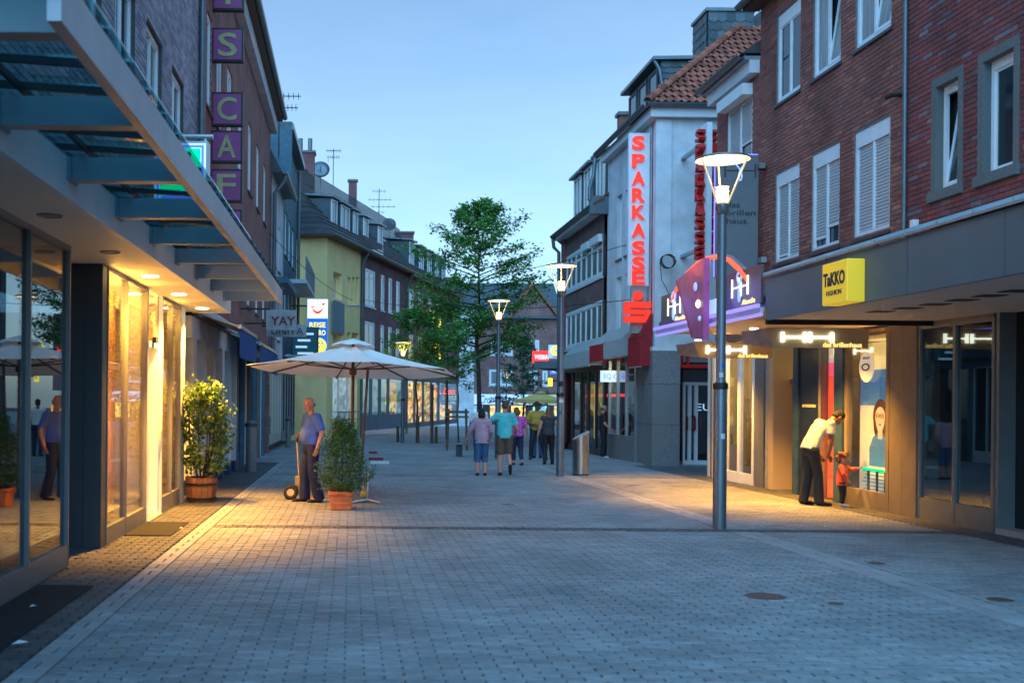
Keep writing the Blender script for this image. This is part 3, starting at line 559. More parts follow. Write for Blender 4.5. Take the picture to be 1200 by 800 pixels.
while y < L_-.1:
    xe = EX0+.075+(EX1-EX0)*(y-4.42)/(L_-4.42); zi, zo = CZ+.33, CZ+.237
    part('glass_pane', MB().prism([Vector((-2.72,y+.012,zi)), Vector((xe,y+.012,zo)), Vector((xe,y+.518,zo)), Vector((-2.72,y+.518,zi))], (0,0,.014)), 'canopy_glass', can)
    part('glazing_bar', MB().prism([Vector((-2.72,y-.018,zi-.045)), Vector((xe-.02,y-.018,zo-.045)), Vector((xe-.02,y+.010,zo-.045)), Vector((-2.72,y+.010,zi-.045))], (0,0,.043)), 'dark_rubber', can)
    y += .53
part('glass_rail', MB().bar((-1.95,4.3,CZ+.235), (-1.95,L_,CZ+.235), .03, .04), 'dark_rubber', can)

# lit green sign box
a0 = onY(13.6, 180, 165)[0]; a1, zt = onY(13.6, 245, 167); zb = onY(13.6, 245, 262)[1]
gs = thing('lit_sign', 'glowing green box sign with blue and white border hanging above the glass canopy', 'sign', ((a0+a1)/2, 13.6, zb))
part('case', MB().box(a0, a1, 13.53, 13.72, zb, zt), 'alu', gs, bevel=.01)
for nm, q, m_ in (('white_border',.03,'white_sign'),('blue_border',.055,'blue_sign'),('white_line',.085,'white_sign'),('green_field',.10,'green_sign')):
    part(nm, MB().box(a0+q, a1-q, 13.53-.004-q*.05, 13.534-q*.05, zb+q, zt-q), m_, gs)
part('blue_base', MB().box(a0+.12, a1-.12, 13.518, 13.522, zb+.13, zb+.34), 'blue_sign', gs)
part('arm', MB().tube([(-2.75,13.6,zt+.07),(a1+.05,13.6,zt+.07)], .035, 10), 'alu', gs, smooth=50); part('hanger', MB().box(a1-.06,a1-.03,13.58,13.62,zt,zt+.07), 'alu', gs); part('hanger', MB().box(a0+.1,a0+.13,13.58,13.62,zt,zt+.07), 'alu', gs)

# ================================================================== LEFT: RED BRICK CAFE HOUSE
L2 = thing('brick_house', 'red brick house behind the vertical purple cafe sign on the left', 'house', (-2.75, 27, -.2))
uw = lambda x: U(x)
h2 = []
for zb_, zt_ in ((7.1, 8.9), (4.05, 5.85)):
    for ua_ in (19.75, 21.55, 23.4, 25.6, 28.2, 30.7, 33.2): h2.append((ua_, ua_+1.0, zb_, zt_))
part('wall', wall(MB(), FL, 19.0, 36.0, 3.3, 11.0, h2, .14), 'brick_red_far', L2); part('end_wall', MB().box(-9,-2.76,35.9,36.0,-.3,11), 'brick_red_far', L2); part('end_wall', MB().box(-9,-2.76,19.0,19.1,-.3,11), 'brick_red_far', L2)
part('pilaster', MB(FL).box(19.03,19.55,.002,.07,3.3,10.9), 'brick_red_far', L2)
for k, h in enumerate(h2): window(L2, FL, *h, mull=(.5,) if k%3 else (), fw=.08, pane='window_curtained' if k%2 else 'window_glass', depth=.08)
ZG = 11.05
part('cornice', MB(FL).box(19.0,36.1,.001,.22,ZG-.55,ZG-.12), 'white_render', L2); part('eaves', MB(FL).box(19.0,36.15,.0,.40,ZG-.12,ZG-.02), 'wood_dark', L2)
gutter(L2, FL, 18.95, 36.2, .47, ZG+.02, .09)
part('roof', MB(FL).prism([FL.P(19,.42,ZG), FL.P(19,-4.2,ZG+3.6), FL.P(19,-8.5,ZG), FL.P(19,-4.2,ZG-.1)], FL.d*17.1), 'roof_dark', L2)
# ground floor with white piers and blue feet
part('lintel', MB(FL).box(18.45,26.0,-.5,.0,2.62,3.3), 'white_render', L2); part('soffit', MB(FL).box(18.45,36,-1.2,.12,3.0,3.06), 'wood_dark', L2)
for k, u in enumerate((18.75,20.1,21.5,23.0,24.4,25.7)):
    g0 = gz(u); part('pier', MB(FL).box(u,u+.38,-.42,-.002,g0-.05,2.62), 'white_render', L2); part('tile_foot', MB(FL).box(u-.006,u+.386,-.3,.006,g0-.05,g0+.26), 'blue_tile', L2)
shopfront(L2, FL, [18.8,20.3,21.7,23.2,24.6,26.0], 0, 2.62, 'shop_glass_dark', 'alu_grey', .3, v=-.45); part('back_panel', MB(FL).box(18.5,36,-2.2,-2.1,-.4,3.1), 'interior_dark', L2)
for k, u in enumerate((26.1,27.7,29.3,30.9,32.5,34.1)):
    w_ = shopfront(L2, FL, [u,u+.75,u+1.45], 0, 2.75, 'shop_glass_dark', ('frame_blue','white_paint','dark_panel')[k%3], .35, v=-.1)
    part('post', MB(FL).box(u-.15,u,-.2,.03,-.4,3.0), ('brown_stone','blue_render')[k%2], L2)
part('shop_lintel', MB(FL).box(26.0,36.0,-.2,.02,2.75,3.3), 'blue_render', L2)

# vertical cafe sign
YS = 20.9; sx0, sx1 = onY(YS, 248, 110)[0], onY(YS, 285, 110)[0]
cs = thing('cafe_sign', 'vertical column of purple boxes with olive letters on the red brick house', 'sign', (sx0, YS, 5))
part('mast', MB().box(sx0-.06, sx0-.001, YS-.02, YS+.06, 3.9, 9.9), 'iron', cs)
for zz in (4.6, 6.9, 9.1): part('wall_arm', MB().box(-2.75, sx0-.06, YS, YS+.04, zz, zz+.05), 'iron', cs)
for ch, y0, y1 in (('E',-76,-37),('I',-28,13),('S',34,73),('C',109,148),('A',154,191),('F',199,237),('E',246,284)):
    zt, zb = onY(YS, 266, y0)[1], onY(YS, 266, y1)[1]
    bx = part('letter_box', MB().box(sx0, sx1, YS-.05, YS+.10, zb, zt), 'iron', cs); part('face', MB().box(sx0+.035, sx1-.035, YS-.056, YS-.051, zb+.035, zt-.035), 'purple_sign', bx)
    text('letter', ch, 'olive_letter', bx, ((sx0+sx1)/2, YS-.057, (zb+zt)/2), EX, EZ, (zt-zb)*(.58 if ch != 'I' else .14), (zt-zb)*.70, .012, bold=.012)

# ================================================================== LEFT: SMALL BLUE GREY HOUSES
FM = Frame((-2.70,36.0), (.018,1), (1,-.018))
L3 = thing('slate_house', 'narrow house with slate gable and curled drainpipe beyond the cafe house', 'house', (-2.7, 38.5, -.3))
hh = [(.8,1.7,6.2,7.8),(2.6,3.5,6.2,7.8),(.8,1.7,3.7,5.2),(2.6,3.5,3.7,5.2)]
part('wall', wall(MB(), FM, 0, 5.0, 2.9, 9.3, hh), 'white_render', L3)
for h in hh: window(L3, FM, *h, mull=(.5,), fw=.09)
part('mansard', MB(FM).prism([FM.P(0,.35,9.2), FM.P(0,-.9,11.6), FM.P(0,-5,11.6), FM.P(0,-5,9.2)], FM.d*5.0), 'slate', L3); part('side_wall', MB(FM).box(0,.1,-6,-.02,-.4,9.2), 'brick_red_far', L3)
gutter(L3, FM, -.1, 5.1, .45, 9.2, .09); pipe(L3, [FM.P(.1,.45,9.1), FM.P(.1,.42,8.9), FM.P(.1,.10,8.5), FM.P(.1,.08,3.0)], .07)
part('bay', MB(FM).box(.3,4.6,.02,.55,5.5,5.7), 'blue_render', L3)
shopfront(L3, FM, [.1,1.3,2.5,3.7,4.9], 0, 2.6, 'shop_glass_dark', 'alu', .3, v=-.05); part('shop_lintel', MB(FM).box(0,5,-.2,.05,2.6,3.0), 'grey_render', L3); part('back_panel', MB(FM).box(0,12.6,-1.6,-1.5,-.5,3), 'interior_dark', L3)
L4 = thing('grey_flat_house', 'blue grey flat roofed house with balcony beside the yellow building', 'house', (-2.6, 44, -.35))
hh = [(5.6,6.9,7.2,8.9),(7.6,8.9,7.2,8.9),(9.6,10.9,7.2,8.9),(5.6,6.9,4.2,6.0),(7.6,8.9,4.2,6.0),(9.6,10.9,4.2,6.0)]
part('wall', wall(MB(), FM, 5.1, 12.4, 2.9, 11.9, hh), 'blue_render', L4); part('side_wall', MB(FM).box(5.05,5.1,-6,.3,9.3,12.2), 'blue_render', L4); part('roof_slab', MB(FM).box(5.05,12.5,-6,.35,11.9,12.15), 'zinc', L4)
for h in hh: window(L4, FM, *h, mull=(.5,), fw=.09, pane='window_curtained')
part('balcony', MB(FM).box(6,12.2,.02,.85,6.1,6.25), 'white_render', L4); part('balcony_front', MB(FM).box(6,12.2,.80,.85,6.25,7.15), 'grey_render', L4); part('balcony', MB(FM).box(6,12.2,.02,.7,3.2,3.3), 'white_render', L4); part('balcony_front', MB(FM).box(6,12.2,.65,.7,3.3,4.1), 'grey_render', L4)
pipe(L4, [FM.P(12.35,.1,11.8), FM.P(12.35,.1,3)], .07); part('lit_fascia', MB(FM).box(8,12.2,.71,.80,3.05,3.25), 'pink_glow', L4)
shopfront(L4, FM, [5.2,6.6,8,9.4,10.8,12.3], 0, 2.6, 'shop_glass_dark', 'frame_blue', .3, v=-.05); part('shop_lintel', MB(FM).box(5.1,12.4,-.2,.05,2.6,2.9), 'blue_render', L4)

# awnings, shop signs and standing things along the left shops
def awning(lb, u0, u1, z, drop=.5, proj=.75, m='blue_awning'):
    a = thing('awning', lb, 'awning', FL.P((u0+u1)/2, 0, z)); A = MB(FL)
    A.prism([FL.P(u0,.02,z+.25), FL.P(u0,proj,z), FL.P(u0,proj-.02,z-.03), FL.P(u0,.02,z+.21)], FL.d*(u1-u0)); part('cover', A, 'sign_grey', a)
    part('front_rail', MB(FL).box(u0,u1,proj-.03,proj+.03,z-.05,z+.02), 'alu', a)
    V = MB(FL); n = 24
    V.add([FL.P(u0+(u1-u0)*i/n, proj+.01+.03*math.sin(i*2.1)*t, z-.05-drop*t) for t in (0,1) for i in range(n+1)], [(i,i+1,i+n+2,i+n+1) for i in range(n)]); part('valance', V, m, a, normals=False, smooth=True); return a
awning('short blue awning valance next to the white piers, nearer one', 19.2, 22.6, 2.88, .52); awning('short blue awning valance further along the left shops', 23.6, 29.2, 2.80, .55)
# YAY / UNITA boards hanging across the pavement
def hboard(lb, Y, px, m, back=.06, cat='sign'):
    x0, z1 = onY(Y, px[0], px[1]); x1, z0 = onY(Y, px[2], px[3]); t = thing('hanging_sign', lb, cat, ((x0+x1)/2, Y, z0))
    part('board', MB().box(x0, x1, Y-back/2, Y+back/2, z0, z1), m, t, bevel=.006); part('arm', MB().box(min(x0,-2.74), x0+.1, Y-.02, Y+.02, z1+.001, z1+.04), 'iron', t); return t, x0, x1, z0, z1
t, x0, x1, z0, z1 = hboard('grey hanging board reading YAY in dark red letters', 26.5, (312,363,347,387), 'sign_grey'); text('lettering', 'YAY', 'shoe_red', t, ((x0+x1)/2+.05, 26.465, (z0+z1)/2-.02), EX, EZ, (x1-x0)*.82, .22, .01, bold=.02)
t, x0, x1, z0, z1 = hboard('narrow pale hanging board reading UNITA below the YAY board', 27.6, (312,380,359,395), 'sign_grey'); text('lettering', 'UNITA', 'letter_dark', t, ((x0+x1)/2+.03, 27.565, (z0+z1)/2-.01), EX, EZ, (x1-x0)*.8, .17, .01)
t, x0, x1, z0, z1 = hboard('dark teal sign box with pale writing behind the parasol', 33.0, (343,383,372,416), 'sign_teal', .12)
part('rim', MB().box(x0-.03,x0+.0,32.92,33.08,z0,z1), 'dark_rubber', t); part('rim', MB().box(x1,x1+.03,32.92,33.08,z0,z1), 'dark_rubber', t)
for k in range(4): part('writing', MB().box(x0+.1+.06*(k%2), x1-.12-.1*(k%3), 32.93, 32.938, z1-.25-.2*k, z1-.18-.2*k), 'sign_pale', t)
# REISEBURO sign
Yr = 41.0; x0, z1 = onY(Yr, 360, 350); x1, z0 = onY(Yr, 384, 436)
t = thing('travel_sign', 'tall white and blue travel office sign with red smile on the yellow house', 'sign', ((x0+x1)/2, Yr, z0))
zm = onY(Yr, 372, 373)[1]; xc = (x0+x1)/2
part('case', MB().box(x0, x1, Yr-.02, Yr+.2, z0, z1), 'alu', t); part('white_field', MB().box(x0+.02, x1-.02, Yr-.03, Yr-.021, zm, z1-.02), 'tui_white', t); part('blue_field', MB().box(x0+.02, x1-.02, Yr-.03, Yr-.021, z0+.02, zm-.001), 'tui_blue', t)
sm = MB().tube([(xc-.20+.40*i/10, Yr-.035, zm+.42-.20*math.sin(math.pi*(.08+.86*i/10))) for i in range(11)], [.02+.035*math.sin(math.pi*i/10) for i in range(11)], 8); part('smile', sm, 'tui_red', t, smooth=True); part('smile_bar', MB().box(xc-.26,xc-.12,Yr-.045,Yr-.031,zm+.40,zm+.45), 'tui_red', t); part('dot', MB().ell((xc+.22, Yr-.035, zm+.55), (.055,.02,.055)), 'tui_red', t, smooth=True)
text('lettering', 'REISE', 'tui_yellow', t, (xc, Yr-.031, zm-.25), EX, EZ, .62, .2, .01, bold=.02); text('lettering', 'BURO', 'tui_yellow', t, (xc+.06, Yr-.031, zm-.55), EX, EZ, .5, .2, .01, bold=.02)
part('sun_disc', MB().lathe((xc+.05,Yr-.035,zm-1.05), [(.0001,0),(.30,0),(.30,.01)], 24, M=Matrix.Rotation(R(90),3,'X')), 'tui_yellow', t); text('lettering', 'HOT', 'tui_blue', t, (xc+.05, Yr-.048, zm-1.02), EX, EZ, .4, .2, .008, bold=.02)
part('wall_bracket', MB().box(x0-.6, x0, Yr+.05, Yr+.12, z1-.3, z1-.24), 'iron', t); part('wall_bracket', MB().box(x0-.6, x0, Yr+.05, Yr+.12, z0+.3, z0+.36), 'iron', t)
# grey rounded posts / rolled covers on the pavement
for (x, y, w, top, lb) in ((294,553,13,492,'tall grey rounded waste column beside the white piers'), (337.5,525,6,488,'slim grey waste column further along the left shops')):
    p = G(x, y); k = p.y/FPX; r = w*k/2; hgt = (y-top)*k; c = thing('waste_column', lb, 'bin', p)
    part('body', MB().lathe(p, [(.0001,.0),(r*.96,.0),(r,.03),(r,hgt-.08),(r*.97,hgt-.03),(.0001,hgt)], 20), 'alu_grey', c, smooth=40); part('lid_band', MB().lathe(p, [(r+.002,hgt-.16),(r+.03,hgt-.15),(r+.03,hgt-.08),(r+.002,hgt-.07)], 20), 'dark_panel', c, smooth=40)
# ================================================================== LEFT: YELLOW CORNER HOUSE AND BRICK ROW ALONG THE BEND
FY = Frame((-1.09,48.7), (.30,.954), (.954,-.30))
def uF(F, x, v=0):                                   # where a picture column meets a facade line
    a = PX(x, 380)[0]/FPX; o = F.o+F.n*v; return (a*o.y-o.x)/(F.d.x-a*F.d.y)
def zF(F, u, y, v=0, x=430): P = F.P(u, v, 0); return H_CAM+PX(x, y)[1]*P.y/FPX
UY = uF(FY, 422); UB = uF(FY, 476); UE = 30.0; EV = 9.0; RV, RZ = -5.4, 14.8
def slope_z(v): return EV+(RZ-EV)*(-v+.35)/(-RV+.35)
def tiles_plane(mb, F, u0, u1, v0, v1, zf, rows=16, hip=0, lift=.09):
    """overlapping courses of roof tiles, each course a step proud of the one above it"""
    for r in range(rows):
        va, vb = v0+(v1-v0)*r/rows, v0+(v1-v0)*(r+1)/rows; ua, ub = u0+hip*r/rows, u0+hip*(r+1)/rows
        mb.prism([F.P(ua,va,zf(va)+lift), F.P(u1,va,zf(va)+lift), F.P(u1,vb,zf(vb)+.012), F.P(ub,vb,zf(vb)+.012)], (0,0,-.06))
def dormer(root, F, u, w, v, z0, z1, m='slate', pane='window_glass', flat=.18, back=1.6, zf=slope_z):
    d = part('dormer', MB(F).box(u-w/2, u+w/2, v-back, v, z0-.15, z1), m, root)
    part('dormer_roof', MB(F).prism([F.P(u-w/2-.15,v+.22,z1), F.P(u+w/2+.15,v+.22,z1), F.P(u+w/2+.15,v-back-.2,z1+.22), F.P(u-w/2-.15,v-back-.2,z1+.22)], (0,0,.09)), 'zinc', d)
    fr = MB(F); a, b = u-w/2+.06, u+w/2-.06; fr.box(a,b,v+.005,v+.06,z0,z0+.08); fr.box(a,b,v+.005,v+.06,z1-.12,z1-.02); fr.box(a,a+.09,v+.005,v+.06,z0+.08,z1-.12); fr.box(b-.09,b,v+.005,v+.06,z0+.08,z1-.12)
    if w > 1: fr.box(u-.04,u+.04,v+.005,v+.055,z0+.08,z1-.12)
    part('dormer_window', fr, 'white_paint', d); part('dormer_pane', MB(F).box(a+.09,b-.09,v+.006,v+.02,z0+.08,z1-.12), pane, d)
    return d
yh = thing('yellow_house', 'pale yellow rendered corner house with grey bay and hipped dark roof', 'house', FY.P(0,0,-.4))
um = UY; k1 = uF(FY, 391); k2 = uF(FY, 401)
zw = lambda y, u, x=400: zF(FY, u, y, 0, x)
hs = [(k1-.1, k2-.1, zw(349,k1), zw(318,k1)), (k1-.1, k2-.1, zw(425,k1), zw(390,k1))]
for xa, xb in ((407,411),(412.3,416),(417,420.5)):
    a, b = uF(FY,xa), uF(FY,xb); hs.append((a, b, zw(355,a), zw(324,a)))
for xa, xb in ((407,411),(412.3,420.5)):
    a, b = uF(FY,xa), uF(FY,xb); hs.append((a, b, zw(420,a), zw(389,a)))
part('wall', wall(MB(), FY, 0, um, 3.2, EV, hs, .35, 0), 'yellow_render', yh); part('gable_wall', MB(FY).box(-.006,.25,-8,-.001,-.6,EV), 'yellow_render', yh)
for k, h in enumerate(hs): window(yh, FY, *h, depth=.33, mull=(.5,) if k < 2 else (), fw=.10, sill=.06, sill_mat='white_paint', pane='window_curtained' if k in (1,) else 'window_glass')
part('bay_panel', MB(FY).box(k1-.4, k2+.05, .01, .10, zw(390,k1), zw(350,k1)-.15), 'grey_render', yh)
part('corner_pier', MB(FY).box(0,.9,-.35,.02,-.6,3.2), 'yellow_render', yh); part('corner_pier', MB(FY).box(um-.5,um,-.35,.02,-.6,3.2), 'yellow_render', yh); part('plinth', MB(FY).box(.9,um-.5,-.3,.03,-.7,.05), 'dark_panel', yh); part('shop_lintel', MB(FY).box(.9,um-.5,-.35,.01,2.75,3.2), 'yellow_render', yh)
w_ = shopfront(yh, FY, [.9,2.2,3.6,um-.5], 0, 2.75, 'shop_glass', 'white_paint', .45, v=-.12); part('shop_interior', MB(FY).box(.9,um-.5,-1.4,-1.3,0,2.75), 'shop_amber', w_)
part('balustrade', MB(FY).box(.9,um-.5,.25,.28,.9,.96), 'zinc', yh); part('balustrade', MB(FY).box(.9,um-.5,.25,.28,.55,.59), 'zinc', yh)
for k in range(4): part('baluster', MB(FY).box(1+k*1.05,1.04+k*1.05,.25,.28,-.5,.9), 'zinc', yh)
dk = MB(FY); dk.box(-.06,-.01,-4.0,-2.2,-.5,2.3); part('side_door', dk, 'interior_dark', yh); part('side_door_frame', MB(FY).box(-.1,-.005,-4.2,-2.0,2.3,2.5), 'frame_blue', yh)
rf = MB(FY); tiles_plane(rf, FY, -.4, um, .35, RV, slope_z, 20, hip=4.2); part('roof', rf, 'roof_dark', yh)
hp = MB(FY); n = 20
for r in range(n):
    t0, t1 = r/n, (r+1)/n; g = lambda t: (-.4+4.2*t, .35+(RV-.35)*t, EV+(RZ-EV)*t)
    (ua,va,za), (ub,vb,zb_) = g(t0), g(t1); hp.prism([FY.P(ua,va,za+.05), FY.P(ua,2*RV-va,za+.05), FY.P(ub,2*RV-vb,zb_+.01), FY.P(ub,vb,zb_+.01)], (0,0,-.06))
part('hip_roof', hp, 'roof_dark', yh)
part('eaves', MB(FY).prism([FY.P(-.42,.40,EV-.10), FY.P(um,.40,EV-.10), FY.P(um,-.05,EV-.10), FY.P(.05,-.05,EV-.10), FY.P(.05,-8,EV-.10), FY.P(-.42,-8,EV-.10)], (0,0,.10)), 'wood_dark', yh)
gutter(yh, FY, -.45, um, .45, EV+.02, .10)
for x, w in ((392,1.0),(405,1.5),(417,.9)):
    u = uF(FY, x, -.6); dormer(yh, FY, u, w, -.7, slope_z(-.7)-.1, slope_z(-.7)+1.15)
bh1 = thing('plum_brick_house', 'dark plum brick house with white framed windows next to the yellow house', 'house', FY.P(um+2,0,-.45))
hb = []
def colw(x0, x1, y0, y1):
    a, b = uF(FY, x0), uF(FY, x1); hb.append((a, b, zF(FY,a,y1,0,x0), zF(FY,a,y0,0,x0)))
for x0, x1 in ((427.5,439.5),(446,450.5),(455,459.5),(464,468.5)):
    u = uF(FY, x0); hb.append((u, uF(FY,x1), 6.35, 8.25)); hb.append((u, uF(FY,x1), 3.55, 5.55))
part('wall', wall(MB(), FY, um, UB, 3.0, EV, hb), 'brick_plum_far', bh1)
for k, h in enumerate(hb): window(bh1, FY, *h, mull=(.5,) if k < 2 else (), fw=.11, depth=.07, pane='window_curtained' if k%3 == 0 else 'window_glass', sill_mat='white_paint')
rf = MB(FY); tiles_plane(rf, FY, um, UB, .35, RV, slope_z, 20); part('roof', rf, 'roof_dark', bh1); part('eaves', MB(FY).box(um,UB,-.05,.40,EV-.12,EV), 'wood_dark', bh1); gutter(bh1, FY, um, UB, .45, EV+.02, .10); pipe(bh1, [FY.P(UB-.05,.45,EV), FY.P(UB-.05,.1,EV-.7), FY.P(UB-.05,.08,-.5)], .07); pipe(bh1, [FY.P(um+.05,.45,EV), FY.P(um+.05,.1,EV-.7), FY.P(um+.05,.08,-.5)], .07)
for x in (427, 444): dormer(bh1, FY, uF(FY, x, -1.0), 1.0, -1.0, slope_z(-1)-.1, slope_z(-1)+1.0)
w_ = shopfront(bh1, FY, [um+.3,um+2.2,um+3.9,um+5.6,UB-.3], 0, 2.7, 'shop_glass_dark', 'grey_render', .75, v=-.05, fw=.35); part('shop_interior', MB(FY).box(um+.3,UB-.3,-1.6,-1.5,0,2.7), 'shop_cool', w_)
part('shop_lintel', MB(FY).box(um,UB,-.2,.03,2.7,3.0), 'grey_render', bh1)
bh2 = thing('brick_row_house', 'red brick house with four dormers behind the street tree', 'house', FY.P(UB+5,0,-.5)); hb = []
for x0, x1 in ((478.8,484.2),(490,495),(501,505.5),(511,515)):
    hb.append((uF(FY,x0), uF(FY,x1), 6.2, 8.1)); hb.append((uF(FY,x0), uF(FY,x1), 3.6, 5.4))
part('wall', wall(MB(), FY, UB, UE, 3.0, EV-.2, hb), 'brick_red_far', bh2)
for k, h in enumerate(hb): window(bh2, FY, *h, fw=.12, depth=.05, pane='window_curtained' if k%2 else 'window_glass', sill_mat='white_paint')
rf = MB(FY); tiles_plane(rf, FY, UB, UE, .35, RV, slope_z, 20); part('roof', rf, 'roof_dark', bh2); gutter(bh2, FY, UB, UE, .45, EV+.02, .10); part('eaves', MB(FY).box(UB,UE,-.05,.40,EV-.2,EV-.08), 'wood_dark', bh2)
for x in (481, 492.5, 502, 511, 519): dormer(bh2, FY, uF(FY, x, -.5), 1.2, -.5, slope_z(-.5)-.1, slope_z(-.5)+1.35)
w_ = shopfront(bh2, FY, [UB+.2,UB+2.4,UB+4.6,UB+6.8,UB+9,UB+11.4,UE-.3], 0, 2.7, 'shop_glass', 'brown_stone', .25, v=-.05, fw=.3)
for k, m_ in enumerate(('shop_warm','shop_cool','shop_warm','shop_warm','shop_amber','shop_warm')):
    a = UB+.25+2.2*k; part('lit_shop', MB(FY).box(a,min(a+2.1,UE-.35),-1.3,-1.2,0,2.6), m_, w_)
part('shop_lintel', MB(FY).box(UB,UE,-.2,.03,2.7,3.0), 'brown_stone', bh2)
# script sign, red neon
u = uF(FY, 498); P0 = FY.P(u, .3, 0); kk = P0.y/FPX; zt, zb = zF(FY,u,366,0,500), zF(FY,u,421,0,500)
t = thing('script_sign', 'tall yellow lit sign with dark script on the brick house behind the tree', 'sign', (P0.x, P0.y, zb))
part('case', MB().box(P0.x-.1, P0.x+.55, P0.y-.02, P0.y+.25, zb, zt), 'letter_dark', t); part('rim', MB().box(P0.x+.56, P0.x+.70, P0.y-.04, P0.y+.25, zb, zt), 'yellow_lit', t); part('rim', MB().box(P0.x-.1, P0.x+.70, P0.y-.04, P0.y+.25, zt, zt+.10), 'yellow_lit', t)
text('lettering', 'Casino', 'yellow_lit', t, (P0.x+.22, P0.y-.03, (zb+zt)/2-.1), EZ, -EX, (zt-zb)*.85, .42, .02, bold=.02, shear=.3)
u = uF(FY, 520); P0 = FY.P(u, .2, 0); z = zF(FY, u, 458, 0, 520); t = thing('neon_sign', 'small red neon script over the lit shop behind the tree', 'sign', (P0.x, P0.y, z)); text('lettering', 'Leo', 'neon_red', t, (P0.x+.2, P0.y-.05, z), EX, EZ, .8, .45, .03, shear=.3); part('wall_bracket', MB().box(P0.x-.3,P0.x+.6,P0.y,P0.y+.04,z-.3,z-.25), 'iron', t)
# chimneys and aerials
def chimney(lb, p, w, h, m='brick_red_far', pots=0):
    t = thing('chimney', lb, 'chimney', p); x, y, z = p
    part('stack', MB().box(x-w/2,x+w/2,y-w*.4,y+w*.4,z-2.5,z+h), m, t); part('cap', MB().box(x-w/2-.07,x+w/2+.07,y-w*.4-.07,y+w*.4+.07,z+h,z+h+.12), 'mortar', t)
    for k in range(pots): part('pot', MB().tube([(x-w*.25+w*.5*k,y,z+h+.12),(x-w*.25+w*.5*k,y,z+h+.9)], .13, 10), 'zinc', t, smooth=50)
def atp(F, x, y, v):
    u = uF(F, x, v); P = F.P(u, v, 0); return Vector((P.x, P.y, H_CAM+PX(x, y)[1]*P.y/FPX))
chimney('broad brick chimney with two metal pots on the roof nearest the cafe house', atp(FY,356,193,RV), 1.1, .6, 'brick_plum_far', 2); chimney('small brick chimney half way along the dark ridge', atp(FY,412,222,RV), .55, .5, 'brick_plum_far'); chimney('large square brick chimney at the far end of the dark ridge', atp(FY,473,290,RV+2), 1.25, .95, 'brick_plum_far')
def aerial(lb, p, h, arms):
    t = thing('roof_aerial', lb, 'aerial', p); x, y, z = p; part('mast', MB().tube([(x,y,z-1),(x,y,z+h)], .025, 6), 'metal_ant', t)
    for zz, l0, l1, n in arms:
        b = MB().tube([(x+l0,y,z+zz),(x+l1,y,z+zz)], .018, 6)
        for i in range(n): xx = x+l0+(l1-l0)*(i+.5)/n; b.tube([(xx,y-.2,z+zz),(xx,y+.2,z+zz)], .01, 5); b.tube([(xx,y,z+zz-.12),(xx,y,z+zz+.12)], .01, 5)
        part('arm', b, 'metal_ant', t)
aerial('aerial with long side arms behind the cafe house gutter', Vector((*(onY(37,327,150)[0],), 37, onY(37,327,150)[1])), 1.2, ((1.1,-.1,.75,5),(.7,-.05,.65,5),(.35,-.05,.25,3)))
aerial('ladder shaped aerial on the ridge beside the satellite dish', atp(FY,389,205,RV), 1.6, ((1.5,-.45,.5,8),(1.1,-.4,.4,6),(.9,-.35,-.3,1)))
aerial('tall crossed aerial above the middle of the dark ridge', atp(FY,443,252,RV), 1.9, ((1.7,-.5,.5,4),(1.1,-.8,.9,6),(.6,-.6,1.2,5),(.2,-.2,.4,2)))
def dish(lb, p, r):
    t = thing('satellite_dish', lb, 'satellite dish', p); M = Matrix.Rotation(R(70),3,'X'); part('bowl', MB().lathe(p, [(.0001,-.12*r),(r*.5,-.08*r),(r,.06*r),(r*1.02,.08*r),(r*.5,-.05*r),(.0001,-.09*r)], 20, M=M), 'zinc', t, smooth=True); part('arm', MB().tube([p, p+Vector((0,-r*.6,r*.3))], .02, 6), 'metal_ant', t); part('mast', MB().tube([p, p-Vector((0,-.1,1.2))], .03, 6), 'metal_ant', t)
dish('dark satellite dish next to the broad chimney', atp(FY,374,199,RV), .55); dish('pale satellite dish left of the square chimney', atp(FY,455,263,RV), .5)

# ================================================================== FAR END OF THE STREET
YE = 100.0
eb_ = thing('end_house', 'brick house with big white windows closing the far end of the street', 'house', (14, YE, -.8)); FE = Frame((0,YE), (1,0), (0,-1))
xe = lambda x: onY(YE, x, 400)[0]; ze = lambda y: onY(YE, 600, y)[1]
hw = [(xe(573.5),xe(601),ze(452),ze(433)),(xe(575),xe(601),ze(416),ze(400)),(xe(620),xe(624),ze(416),ze(398)),(xe(627),xe(632),ze(416),ze(398)),(xe(620),xe(623.5),ze(455),ze(434)),(xe(626),xe(630),ze(455),ze(434)),(xe(636),xe(642),ze(452),ze(434))]
part('wall', wall(MB(), FE, xe(520), xe(690), ze(462), ze(372), hw), 'brick_end', eb_)
for k, h in enumerate(hw): window(eb_, FE, *h, mull=(.5,) if k < 2 else (), fw=.18, depth=.06, pane='window_curtained', sill_mat='white_paint')
part('shop_fascia', MB(FE).box(xe(520),xe(620),.02,.4,ze(474),ze(462)), 'sign_pale', eb_); text('lettering', 'Cron Down', 'sign_blue', eb_, (xe(582), YE-.42, ze(468)), EX, EZ, 3.2, .75, .03, shear=.3)
part('shop_front', MB(FE).box(xe(520),xe(690),-.5,-.02,-1.2,ze(474)), 'interior_dark', eb_)
for k in range(7): part('lit_shop', MB(FE).box(xe(525)+2*k,xe(525)+2*k+1.3,0,.05,-.4,1.0), ('shop_warm','shop_cool','shop_amber')[k%3], eb_)
part('roof', MB(FE).prism([FE.P(xe(520),.5,ze(373)), FE.P(xe(520),-5,ze(325)), FE.P(xe(520),-10,ze(373))], EX*(xe(660)-xe(520))), 'slate', eb_)
